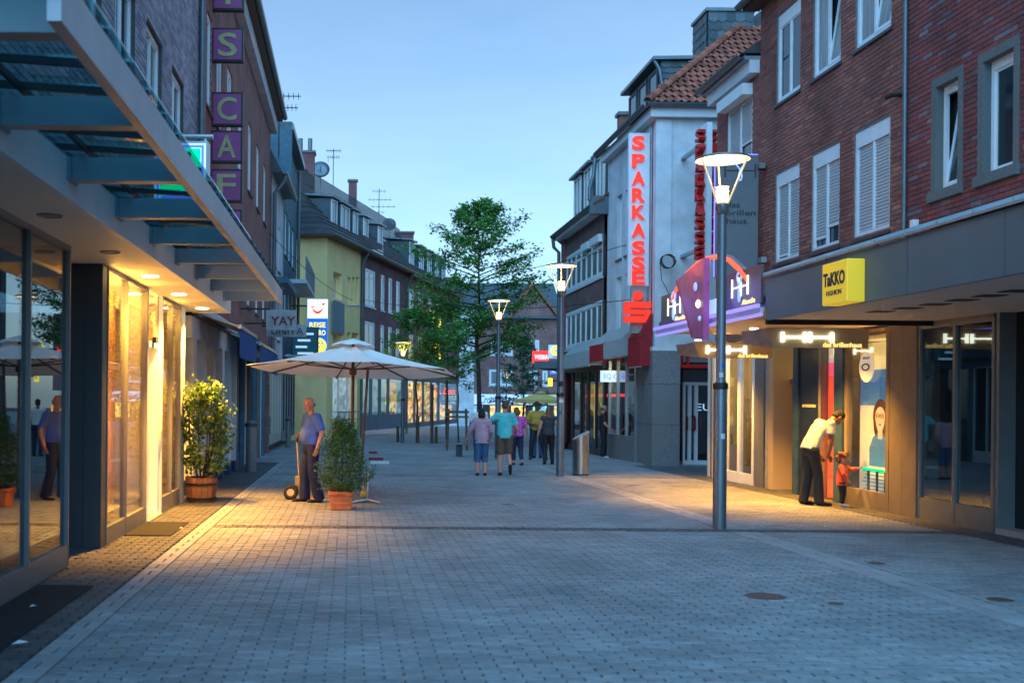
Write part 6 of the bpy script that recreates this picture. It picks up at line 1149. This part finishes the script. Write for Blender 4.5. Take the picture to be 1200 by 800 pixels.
for i in range(420):
    z = random.uniform(0,1)**1.15; zz = hp_+.03+(Hc-hp_-.03)*z; a = random.uniform(0,6.28); rad = (.37*(1-z)**.55*(.55+.45*min(1,z*5))*(1+.28*math.sin(3*a+9*z)+.15*math.sin(5*a-14*z))+.05)*math.sqrt(random.uniform(.15,1)); c = p+Vector((.015+rad*math.cos(a), rad*math.sin(a), zz)); d = Vector((math.cos(a)*.6,math.sin(a)*.6,.7)).normalized()
    if i < 60: mb.tube([p+EZ*zz*.92, c], [.006,.003], 5)
    for j in range(16): leafy(lf, c+d*random.uniform(-.06,.08)+Vector((random.gauss(0,.03),random.gauss(0,.03),random.gauss(0,.03))), .022, long=2.3)
part('stem', mb, 'bark', t, smooth=True); part('foliage', lf, 'leaf_pot', t, normals=False)

def tree(name, lb, base, H, crown0, width, nleaf, ls, m='leaf_tree', seed=1, stems=44, trunk=.09, shape=None, group=None):
    rnd = random.Random(seed); st0 = random.getstate(); random.seed(seed); t = thing(name, lb, 'tree', base, group); tr = MB(); lf = MB(); B = Vector(base)
    top = B+Vector((rnd.uniform(-.15,.15),0,H)); pts = [B-EZ*.05]+[B.lerp(top, i/7)+Vector((rnd.gauss(0,.04),rnd.gauss(0,.04),0)) for i in range(1,7)]+[top]; tr.tube(pts, [trunk*(1-.93*(i/7)**.8) for i in range(8)], 9)
    shape = shape or (lambda f: math.sin(math.pi*min(1,(f*.78+.20)))**.8)
    for s_ in range(stems):
        f = (s_+rnd.random())/stems; z = crown0+(H-crown0)*f; i = z/H*7; b0 = pts[min(7,int(i))].lerp(pts[min(7,int(i)+1)], i%1); a = s_*2.4+rnd.gauss(0,.35); L = width*shape(f)*rnd.uniform(.72,1.10)
        rise = rnd.uniform(.15,.6)*L*(1.2 if f > .6 else .8); tip = b0+Vector((math.cos(a)*L, math.sin(a)*L, rise)); mid = b0.lerp(tip,.5)+Vector((0,0,-.02*L)); r0_ = trunk*.36*(1-.6*f); tr.tube([b0,mid,tip], [r0_,r0_*.6,.006], 6)
        nt = max(3, int(7*L/width*2))
        for q in range(nt):
            g_ = .28+.72*(q+rnd.random())/nt; c0 = b0.lerp(mid,g_*2) if g_ < .5 else mid.lerp(tip,(g_-.5)*2); a2 = a+rnd.choice((-1,1))*rnd.uniform(.4,1.2); l2 = L*.32*rnd.uniform(.5,1.1); c1 = c0+Vector((math.cos(a2)*l2, math.sin(a2)*l2, rnd.uniform(-.10,.22)*l2)); tr.tube([c0,c1], [.010,.004], 4)
            k_ = int(nleaf/(stems*nt)*rnd.uniform(.5,1.5))
            for _ in range(k_):
                h = rnd.random()**.7; c = c0.lerp(c1,h)+Vector((rnd.gauss(0,.11),rnd.gauss(0,.11),rnd.gauss(-.02,.11))); leafy(lf, c, ls*rnd.uniform(.7,1.3), 1, long=1.35)
    random.setstate(st0)
    part('trunk', tr, 'bark', t, smooth=50, normals=False); part('crown', lf, m, t, normals=False); return t
Yt = 44.0; tree('street_tree', 'tall green street tree with airy crown in the middle of the street', (onY(Yt,561,500)[0], Yt, ground_z(Yt)), 9.95, 3.6, 2.6, 15500, .10, seed=4, stems=64, trunk=.13, shape=lambda f: (.62+.44*math.sin(math.pi*min(1,f*1.15+.12))) if f < .5 else 1.0*(1-(f-.5)/.53)**.95+.06)
Yt = 47.5; tree('street_tree', 'smaller street tree with low crown left of the tall one', (onY(Yt,489,500)[0], Yt, ground_z(Yt)), 5.9, 3.0, 1.5, 3800, .11, seed=9, stems=24, trunk=.07); tree('street_tree', 'small street tree standing between the lit shops and the tall tree', (onY(53,524,500)[0], 53, ground_z(53)), 6.6, 2.9, 1.7, 4500, .11, seed=12, stems=26, trunk=.08)
Yt = 82; tree('far_tree', 'narrow conical tree in front of the end house', (onY(Yt,613,470)[0], Yt, ground_z(Yt)), 7.0, 1.6, 2.4, 3000, .17, 'leaf_far', seed=5, stems=40, trunk=.12, shape=lambda f: 1.02*(1-f)+.08)
# tree stakes, bench, bollards
def stakes(lb, x, y, tops):
    p = G(x, y); t = thing('tree_stakes', lb, 'stake', p)
    for dx_ in (-.32,.32): part('stake', MB().tube([p+Vector((dx_*1.15,0,-.02)), p+Vector((dx_,0,tops))], .045, 8), 'stake_wood', t, smooth=50)
    part('cross_bar', MB().bar(p+Vector((-.42,-.06,tops-.12)), p+Vector((.42,-.06,tops-.12)), .04, .09), 'stake_wood', t); part('cross_bar', MB().bar(p+Vector((-.42,-.06,tops-.3)), p+Vector((.42,-.06,tops-.3)), .04, .07), 'stake_wood', t)
stakes('pair of wooden stakes with cross bars around the slim tree left of the walkers', 535.5, 528, 1.55)
Yt = 40.5; tree('young_tree', 'slim young tree tied between two wooden stakes', (onY(Yt,538,500)[0], Yt+.05, ground_z(Yt)), 4.6, 2.4, 1.1, 900, .10, seed=21, stems=12, trunk=.04)
for i, (x, y, h_, lb) in enumerate(((466,518,.72,'short wooden post left of the lamp behind the parasol'), (506,519.5,2.6,'tall slim wooden post before the lit yellow shop'), (511,519.5,.75,'short wooden post before the lit yellow shop'), (489.5,519,1.2,'wooden post at the foot of the smaller street tree'))):
    p = G(x, y); part('wooden_post', MB().tube([p-EZ*.02, p+EZ*h_], [.075,.065], 10), 'stake_wood', smooth=50, label=lb, cat='post')
p = G(538, 535); t = thing('bench', 'small dark bench seat on a single pedestal near the stakes', 'bench', p); part('pedestal', MB().box(p.x-.09,p.x+.09,p.y-.15,p.y+.15,p.z,p.z+.40), 'dark_panel', t, bevel=.01)
for q in range(4): part('seat_slat', MB().box(p.x-.36,p.x+.36,p.y-.22+.115*q,p.y-.12+.115*q,p.z+.40,p.z+.44), 'alu_grey', t)
part('backrest', MB().prism([p+Vector((.30,-.2,.42)), p+Vector((.34,-.2,.42)), p+Vector((.52,-.2,.86)), p+Vector((.48,-.2,.86))], (0,.45,0)), 'alu_grey', t)
# hand truck held by the vendor
p = G(341, 585); t = thing('hand_truck', 'small two wheeled hand truck with black tyres held by the bald man', 'hand truck', p)
for s_, dy_ in ((1,-.14),(1,.14)):
    w_ = part('wheel', MB().lathe((p.x,p.y+dy_,p.z+.125), [(.0001,.03),(.06,.035),(.065,.03),(.065,-.03),(.06,-.035),(.0001,-.03)], 20, M=Matrix.Rotation(R(72),3,'X')), 'sand_steel', t, smooth=40); part('tyre', MB().lathe((p.x,p.y+dy_,p.z+.125), [(.06,-.03),(.10,-.035),(.12,-.018),(.12,.018),(.10,.035),(.06,.03)], 22, M=Matrix.Rotation(R(72),3,'X')), 'tyre', w_, smooth=40)
part('axle', MB().tube([(p.x,p.y-.14,p.z+.15),(p.x,p.y+.14,p.z+.15)], .015, 8), 'alu', t)
HT = Vector((p.x+.10, p.y-.02, p.z+1.06))
for dy_ in (-.10,.10): part('rail', MB().tube([(p.x+.16,p.y+dy_,p.z+.05),(p.x+.10,p.y+dy_*.6,p.z+1.0)], .016, 8), 'sand_steel', t, smooth=50)
part('grip', MB().tube([(p.x+.10,p.y-.10,p.z+1.0),(p.x+.09,p.y-.02,p.z+1.06),(p.x+.10,p.y+.08,p.z+1.0)], .02, 8), 'navy', t, smooth=True); part('toe_plate', MB().box(p.x+.15,p.x+.42,p.y-.18,p.y+.18,p.z+.03,p.z+.045), 'sand_steel', t); part('cross_strut', MB().box(p.x+.07,p.x+.16,p.y-.11,p.y+.11,p.z+.25,p.z+.40), 'sand_steel', t)

# ================================================================== PEOPLE
def remesh(o, vox, smooth=4):
    m = o.modifiers.new('remesh', 'REMESH'); m.mode = 'VOXEL'; m.voxel_size = vox; m.use_smooth_shade = True
    s_ = o.modifiers.new('smooth', 'SMOOTH'); s_.factor = .5; s_.iterations = smooth
BASE = dict(pelvis=(0,0,.95), waist=(0,.0,1.08), chest=(0,.01,1.28), neck=(0,-.01,1.47), head=(0,.025,1.63),
    shl=(-.175,-.01,1.42), shr=(.175,-.01,1.42), ell=(-.225,-.04,1.13), elr=(.225,-.04,1.13), wrl=(-.235,.05,.89), wrr=(.235,.05,.89), hal=(-.23,.085,.80), har=(.23,.085,.80),
    hpl=(-.09,0,.92), hpr=(.09,0,.92), knl=(-.10,.03,.50), knr=(.10,.03,.50), anl=(-.10,-.02,.085), anr=(.10,-.02,.085), tol=(-.115,.15,.03), tor=(.115,.15,.03))
def person(lb, pos, yaw, height, pose=None, face=0, belly=0, female=False, top=('teal',.5), bottom=('khaki',1.0), shoes='shoe_black', hair=('hair_brown','short'), skin='skin', apron=None, bulk=1.0, vox=.0125, child=False, group=None, hem=.9, headscale=1.0, extra=None):
    """one continuous body surface; clothes, shoes and hair are shells of their own. local x: right, y: forwards"""
    J = {k: Vector(v) for k, v in BASE.items()}
    if pose:
        for k, v in pose.items(): J[k] = Vector(v)
    sc = height/1.755; M = Matrix.Translation(pos) @ Matrix.Rotation(yaw, 4, 'Z') @ Matrix.Scale(sc, 4)
    t = thing('person', lb, 'person', pos, group)
    def fin(name, mb, m, vox_=None, parent=None, sm=4):
        mb.v = [M @ v for v in mb.v]; o = part(name, mb, m, parent or t, smooth=True); remesh(o, (vox_ or vox)*sc, sm); return o
    lat = (J['shr']-J['shl']).normalized(); latp = (J['hpr']-J['hpl']).normalized(); hd = J['head']; hs = headscale
    fy = Matrix.Rotation(face, 3, 'Z'); sl = Vector((1,0,0)); up_ = (J['head']-J['neck']).normalized(); q0 = Vector((0,0,1)).rotation_difference(up_).to_matrix(); HM = q0 @ fy
    def H(x, y, z): return hd+HM @ (Vector((x,y,z))*hs)
    b = MB(); B = bulk
    b.capsule(J['pelvis'], J['waist'], .125*B, .115*B, 1.25, .88, up=latp); b.capsule(J['waist'], J['chest'], .112*B, .128*B, 1.22, .85, up=lat); b.capsule(J['chest'], J['neck']-Vector((0,0,.05)), .125*B, .085, 1.25, .8, up=lat); b.capsule(J['neck']-Vector((0,0,.05)), H(0,-.015,-.06), .058, .052, up=lat)
    b.ell(H(0,-.008,.02), Vector((.074,.092,.100))*hs, M=HM); b.ell(H(0,.02,-.045), Vector((.058,.066,.068))*hs, M=HM); b.ell(H(0,.055,-.085), Vector((.030,.026,.024))*hs, M=HM)
    b.capsule(H(0,.088,.01), H(0,.106,-.026), .011*hs, .017*hs); b.capsule(H(-.035,.078,.028), H(.035,.078,.028), .014*hs, .014*hs); b.capsule(H(-.02,.088,-.062), H(.02,.088,-.062), .010*hs, .010*hs)
    for s_ in (-1,1): b.ell(H(.076*s_,-.005,-.005), Vector((.012,.020,.032))*hs, M=HM); b.ell(H(.04*s_,.055,-.02), Vector((.025,.028,.025))*hs, M=HM)
    arms = {}
    for s_, sd in (('l',-1),('r',1)):
        S_, E_, W_, A_ = J['sh'+s_], J['el'+s_], J['wr'+s_], J['ha'+s_]; b.capsule(J['neck']-Vector((0,0,.06)), S_, .06*B, .062*B); b.capsule(S_, E_, .056*B, .043*B); b.capsule(E_, W_, .043*B, .029*B)
        d = (A_-W_).normalized(); side = d.cross(Vector((0,1,0)) if abs(d.y) < .8 else Vector((0,0,1))).normalized(); nn = side.cross(d)
        fw = lat*sd*-1; pw = (fw-d*fw.dot(d)); pw = pw.normalized() if pw.length > .2 else side; fn = d.cross(pw).normalized()   # pw: palm normal towards body
        L = .085; palm = W_+d*L; b.capsule(W_+d*.02, palm-d*.01, .027, .030, .55, 1.25, up=pw)
        for k in range(4):
            o0 = palm+fn*(.030-.0205*k); l_ = (.068,.078,.073,.058)[k]; k1 = o0+d*l_*.5+pw*.008; k2 = o0+d*l_*.85+pw*.030; b.capsule(o0-d*.012, k1, .0092, .0088, n=8); b.capsule(k1, k2, .0088, .0075, n=8)
        th = W_+d*.035+fn*.030; b.capsule(th, th+d*.038+fn*.020+pw*.010, .0115, .010, n=8); b.capsule(th+d*.038+fn*.020+pw*.010, th+d*.068+fn*.018+pw*.022, .010, .008, n=8)
        Hp, K_, N_, T_ = J['hp'+s_], J['kn'+s_], J['an'+s_], J['to'+s_]; b.capsule(Hp, K_, .083*B, .056*B); b.capsule(K_, K_.lerp(N_,.35), .054*B, .056*B); b.capsule(K_.lerp(N_,.35), N_, .056*B, .037); b.capsule(N_-Vector((0,0,.02)), T_, .040, .028); b.ell(N_+(N_-T_).normalized()*.03-Vector((0,0,.03)), (.032,.036,.036))
    if female:
        for s_ in (-1,1): b.ell(J['chest']+Vector((.065*s_,.085,.0)), (.062,.055,.062))
    if belly: b.ell(J['waist']+Vector((0,.05,.03)), (.15,.05+belly,.17))
    fin('body', b, skin, .0105 if not child else .013)
    for s_ in (-1,1): e = MB().ell(H(.031*s_,.083,.006), Vector((.011,.008,.008))*hs, 8, 6, M=HM); e.v = [M @ v for v in e.v]; part('eye', e, 'eye_dark', t, smooth=True)
    e = MB().ell(H(0,.096,-.062), Vector((.021,.008,.007))*hs, 8, 6, M=HM); e.v = [M @ v for v in e.v]; part('mouth', e, 'lips', t, smooth=True)
    # upper garment
    g = .014; c = MB(); hemz = J['pelvis'].lerp(J['waist'], 1-hem*1.0) if hem <= 1 else J['pelvis']-(J['waist']-J['pelvis'])*(hem-1)
    c.capsule(hemz, J['waist'], .128*B+g, .118*B+g*1.3, 1.25, .90, up=latp, e0=False); c.capsule(J['waist'], J['chest'], .118*B+g, .126*B+g, 1.24, .84, up=lat); c.capsule(J['chest'], J['neck']-Vector((0,0,.09)), .126*B+g, .112, 1.24, .84, up=lat); c.capsule(J['neck']-Vector((0,0,.085)), J['neck']-Vector((0,0,.012)), .078, .068, e1=False)
    if belly: c.ell(J['waist']+Vector((0,.055,.03)), (.165,.07+belly,.19))
    if female:
        for s_ in (-1,1): c.ell(J['chest']+Vector((.065*s_,.085,.0)), (.074,.068,.072))
    for s_ in 'lr':
        S_, E_, W_ = J['sh'+s_], J['el'+s_], J['wr'+s_]; c.capsule(J['neck']-Vector((0,0,.085)), S_-Vector((0,0,.01)), .080*B, .078*B); c.capsule(J['chest'], S_-Vector((0,0,.05)), .105*B, .075*B, 1, .95); f = top[1]
        if f <= 1: c.capsule(S_, S_.lerp(E_, f), .066*B+g*.4, .058*B+g*(.9 if f < .9 else .3), e1=False)
        else: c.capsule(S_, E_, .066*B+g*.4, .055*B+g*.3); c.capsule(E_, E_.lerp(W_, f-1), .054*B+g*.2, .040*B+g*.3, e1=False)
    fin('top', c, top[0], .0125, sm=9)
    # lower garment
    if bottom:
        c = MB(); c.capsule(J['pelvis']-Vector((0,0,.03)), J['waist']-(J['waist']-J['pelvis'])*.25, .132*B+.006, .122*B+.006, 1.25, .90, up=latp, e1=False); f = bottom[1]
        for s_ in 'lr':
            Hp, K_, N_ = J['hp'+s_], J['kn'+s_], J['an'+s_]
            if f <= 1: c.capsule(Hp, Hp.lerp(K_, f), .092*B+.008, .078*B+.012, e1=False)
            else: c.capsule(Hp, K_, .092*B+.006, .068*B+.008); c.capsule(K_, K_.lerp(N_+Vector((0,0,-.035)), f-1), .066*B+.008, bottom[2] if len(bottom) > 2 else .056, e1=False)
        fin('trousers' if f > 1 else 'shorts', c, bottom[0], .0125, sm=3)
    if apron:
        c = MB(); c.tube([J['pelvis']+Vector((0,.0,.05)), J['pelvis']-Vector((0,0,.1)), (0,.03,.55), (0,.04,.17)], [.145*B,.160*B,.170*B,.185*B], 20, True, 1.12, .92, up=(1,0,0)); fin('apron', c, apron, .0125, sm=2)
    for s_ in 'lr':
        c = MB(); N_, T_ = J['an'+s_], J['to'+s_]; d = (T_-N_).normalized(); c.capsule(N_-Vector((0,0,.035)), T_+d*.01, .048, .036, 1.0, .9, up=(1,0,0)); c.ell(N_+(N_-T_).normalized()*.025-Vector((0,0,.035)), (.042,.046,.044)); fin('shoe', c, shoes, .012, sm=2)
    if hair:
        c = MB(); st = hair[1]
        if st in ('short','bob','long','curly','cap'):
            c.ell(H(0,-.022,.045), Vector((.083,.094,.088))*hs, M=HM); c.ell(H(0,-.045,.0), Vector((.080,.068,.085))*hs, M=HM)
            if st == 'cap': c.capsule(H(0,.06,.055), H(0,.13,.045), .055*hs, .045*hs, 1.1, .2, up=(1,0,0))
        if st == 'fringe':
            for s_ in (-1,1): c.ell(H(.058*s_,-.03,-.01), Vector((.024,.055,.04))*hs, M=HM)
            c.ell(H(0,-.078,-.02), Vector((.062,.026,.045))*hs, M=HM)
        if st in ('bob','long'): c.ell(H(0,-.055,-.06), Vector((.092,.062,.085))*hs, M=HM); [c.ell(H(.07*s_,-.02,-.04), Vector((.030,.05,.085))*hs, M=HM) for s_ in (-1,1)]
        if st == 'long': c.capsule(H(0,-.07,-.08), H(0,-.085,-.22), .075*hs, .05*hs, 1.2, .6, up=(1,0,0))
        if st == 'curly':
            rr_ = random.Random(3)
            for i in range(26): a = rr_.uniform(0,6.28); zz = rr_.uniform(-.05,.11); q = rr_.uniform(.7,1); c.ell(H(.085*math.cos(a)*q, -.02+.085*math.sin(a)*q-(.0), zz), Vector((.03,.03,.03))*hs, 8, 6)
        fin('hair', c, hair[0], .011, sm=2)
    if extra: extra(t, M, J)
    return t
def facing(dx, dy): return math.atan2(-dx, dy)
# vendor in blue shirt
p = G(364, 588.5); yv = facing(-.90,-.44); inv = Matrix.Rotation(-yv, 3, 'Z'); loc = inv @ (HT-p)
sc_ = 1.755/1.75; hx_ = loc*sc_
wr = Vector((hx_.x+.02, hx_.y-.085, hx_.z+.07)); hnd = Vector((hx_.x, hx_.y, hx_.z)); shr = Vector((.185,.0,1.42)); el = shr.lerp(wr,.52)+Vector((.07,-.05,-.04))
person('bald older man in blue short sleeved shirt and wide dark trousers holding the hand truck', p, yv, 1.75, dict(wrr=wr, har=hnd, elr=el, shr=shr, knl=(-.12,.02,.50), anl=(-.13,-.10,.085), tol=(-.14,.08,.03), knr=(.11,.06,.50), anr=(.12,.06,.085), tor=(.13,.24,.03), shl=(-.185,-.02,1.42), ell=(-.27,-.08,1.15), wrl=(-.30,.02,.92), hal=(-.29,.05,.83), neck=(0,.0,1.47), head=(0,.04,1.63)), face=.15, belly=.07, top=('shirt_blue',.82), bottom=('apron',2.0,.10), shoes='shoe_black', hair=('hair_grey','fringe'), skin='skin_pink', bulk=1.12, hem=.9)
# couple walking away
p = G(588, 557.5)
walk = dict(hpl=(-.09,0,.92), knl=(-.095,.05,.50), anl=(-.10,-.03,.085), tol=(-.11,.13,.03), knr=(.10,.10,.52), anr=(.115,-.20,.26), tor=(.12,-.17,.08))
person('man in turquoise shirt and khaki shorts with his arm round the woman beside him', p+Vector((.06,0,0)), facing(.05,1), 1.76, dict(walk, ell=(-.34,.0,1.28), wrl=(-.56,-.06,1.36), hal=(-.64,-.07,1.36), elr=(.26,-.03,1.14), wrr=(.27,.14,.98), har=(.26,.2,.94), head=(.02,.03,1.63)), face=R(-25), top=('teal',.85), bottom=('khaki',.98), shoes='shoe_black', hair=('hair_brown','short'), skin='skin_pink', bulk=1.08, hem=1.5)
p = G(564, 557.5)
person('woman in loose lilac blouse and knee length jeans walking beside the man in turquoise', p, facing(.05,1), 1.58, dict(walk, knr=(.09,.06,.50), anr=(.09,-.05,.085), tor=(.10,.11,.03), ell=(-.30,.0,1.16), wrl=(-.38,.05,.95), hal=(-.40,.08,.87), elr=(.25,-.02,1.16), wrr=(.24,.12,.98)), female=True, top=('lilac',1.5), bottom=('denim',1.35,.07), shoes='shoe_black', hair=('hair_black','bob'), skin='skin_pink', bulk=1.12, hem=1.8)
p = G(606, 545.5)
person('woman in magenta patterned top and dark jeans behind the couple', p, facing(-.1,1), 1.62, dict(elr=(.27,-.03,1.14), wrr=(.30,.02,.90), har=(.30,.04,.81), knl=(-.09,.10,.51), anl=(-.08,.10,.09), tol=(-.09,.27,.05), knr=(.10,.02,.5), anr=(.11,-.16,.11), tor=(.12,.0,.03), head=(-.02,.03,1.63)), female=True, top=('pink',.75), bottom=('navy_cloth',1.75,.06), shoes='shoe_red', hair=('hair_red','bob'), bulk=1.12, hem=1.5)
p = G(628.5, 538.5)
person('man in mustard polo shirt facing the camera with his legs apart', p, facing(-.15,-1), 1.80, dict(knl=(-.18,.03,.5), anl=(-.28,-.02,.085), tol=(-.31,.14,.03), knr=(.14,.03,.5), anr=(.17,-.02,.085), tor=(.19,.14,.03), elr=(.29,.0,1.14), wrr=(.10,.20,1.08), har=(.02,.23,1.08), ell=(-.30,.0,1.14), wrl=(-.14,.22,1.05), hal=(-.06,.25,1.05)), belly=.03, top=('mustard',.85), bottom=('dark_denim',2.0,.058), shoes='shoe_black', hair=('hair_black','cap'), skin='skin_dark', bulk=1.1, hem=1.4)
p = G(642.5, 544.5)
person('woman in dark grey sleeveless top and black trousers walking away', p, facing(.05,1), 1.63, dict(ell=(-.27,-.03,1.13), wrl=(-.32,.0,.90), hal=(-.33,.02,.81), knl=(-.10,.02,.50), anl=(-.13,-.17,.12), tol=(-.14,-.02,.03), knr=(.11,.09,.50), anr=(.13,.08,.085), tor=(.14,.25,.03), elr=(.26,-.08,1.14), wrr=(.27,-.02,.90)), female=True, top=('charcoal',.12), bottom=('black_cloth',2.0,.055), shoes='shoe_black', hair=('hair_red','long'), bulk=1.1, hem=1.3)
p = G(636, 539); person('person in black standing half hidden behind the woman in grey', p+Vector((.05,1.2,-.01)), facing(0,1), 1.72, top=('black_cloth',1.5), bottom=('denim',2.0,.06), hair=('hair_brown','short'), bulk=1.0)
p = G(566, 541); person('person in white shirt half hidden behind the woman in lilac', p+Vector((0,.9,-.01)), facing(0,1), 1.74, dict(ell=(-.27,-.03,1.13), wrl=(-.32,.0,.90)), top=('white_cloth',.9), bottom=('navy_cloth',2.0,.06), hair=('hair_black','short'), skin='skin_dark', bulk=1.1)
p = G(706.5, 536.5); person('man in black T-shirt looking into the bank shop window', p, facing(1,-.15), 1.72, dict(elr=(.24,.03,1.14), wrr=(.23,.20,.97), har=(.22,.27,.91)), top=('black_cloth',.8), bottom=('black_cloth',2.0,.07), shoes='shoe_white', hair=('hair_brown','fringe'), skin='skin_pink', bulk=1.05, hem=1.3)
# bending father and toddler at the lit window
p = Vector((7.74, 17.85, ground_z(17.85)+TOP))
person('young man in white T-shirt and dark jeans bending towards the shop window', p, facing(1,.12), 1.78, dict(pelvis=(0,-.04,.95), waist=(0,.01,1.07), chest=(0,.12,1.26), neck=(0,.30,1.39), head=(0,.45,1.45), shl=(-.175,.22,1.36), shr=(.175,.22,1.36), ell=(-.20,.22,1.06), elr=(.20,.22,1.06), wrl=(-.15,.20,.83), wrr=(.15,.20,.83), hal=(-.13,.26,.75), har=(.13,.26,.75), hpl=(-.09,-.04,.92), hpr=(.09,-.04,.92), knl=(-.10,.0,.50), knr=(.11,.05,.50), anl=(-.11,-.09,.085), tol=(-.12,.08,.03), anr=(.12,.06,.085), tor=(.13,.24,.03)), face=0, top=('white_cloth',.62), bottom=('dark_denim',2.0,.078), shoes='shoe_black', hair=('hair_black','short'), skin='skin_dark', bulk=1.02, hem=1.35)
p = Vector((8.14, 17.62, ground_z(17.62)+TOP))
person('toddler in coral red jacket touching the shop window', p, facing(.9,-.45), .93, dict(pelvis=(0,0,.80), waist=(0,0,.98), chest=(0,.02,1.12), neck=(0,0,1.28), head=(0,.02,1.49), shl=(-.17,-.01,1.24), shr=(.17,-.01,1.24), hpl=(-.10,0,.76), hpr=(.10,0,.76), knl=(-.11,.03,.45), knr=(.11,.03,.45), anl=(-.12,0,.12), anr=(.12,0,.12), tol=(-.13,.18,.05), tor=(.13,.18,.05), ell=(-.26,.22,1.16), wrl=(-.28,.44,1.20), hal=(-.28,.52,1.22), elr=(.28,.05,1.04), wrr=(.26,.16,.86), har=(.25,.22,.78)), top=('coral',1.9), bottom=('black_cloth',1.9,.075), shoes='shoe_white', hair=('hair_red','curly'), bulk=1.35, headscale=1.75, child=True, hem=1.7)

# ================================================================== repeats share a group
GROUPS = dict(street_tree='trees along the street', parasol='open parasols', awning='shop awnings', utility_cover='covers let into the paving', litter_scrap='scraps of litter', wooden_post='wooden posts by the trees', chimney='brick chimneys on the left roofs', roof_aerial='aerials on the left roofs', satellite_dish='satellite dishes on the left roofs', door_mat='mats along the left shop', waste_column='grey waste columns on the left', hanging_sign='hanging boards over the left pavement', optician_board='bronze boards under the optician canopy', person='people in the street', low_plank='planks on the paving by the parasol', plastic_lid='pink lids on the paving', cable='cables over the street')
for o in list(S.collection.objects):
    if o.parent is None and 'category' in o.keys() and not o.get('group'):
        g = GROUPS.get(o.name.split('.')[0])
        if g: o['group'] = g
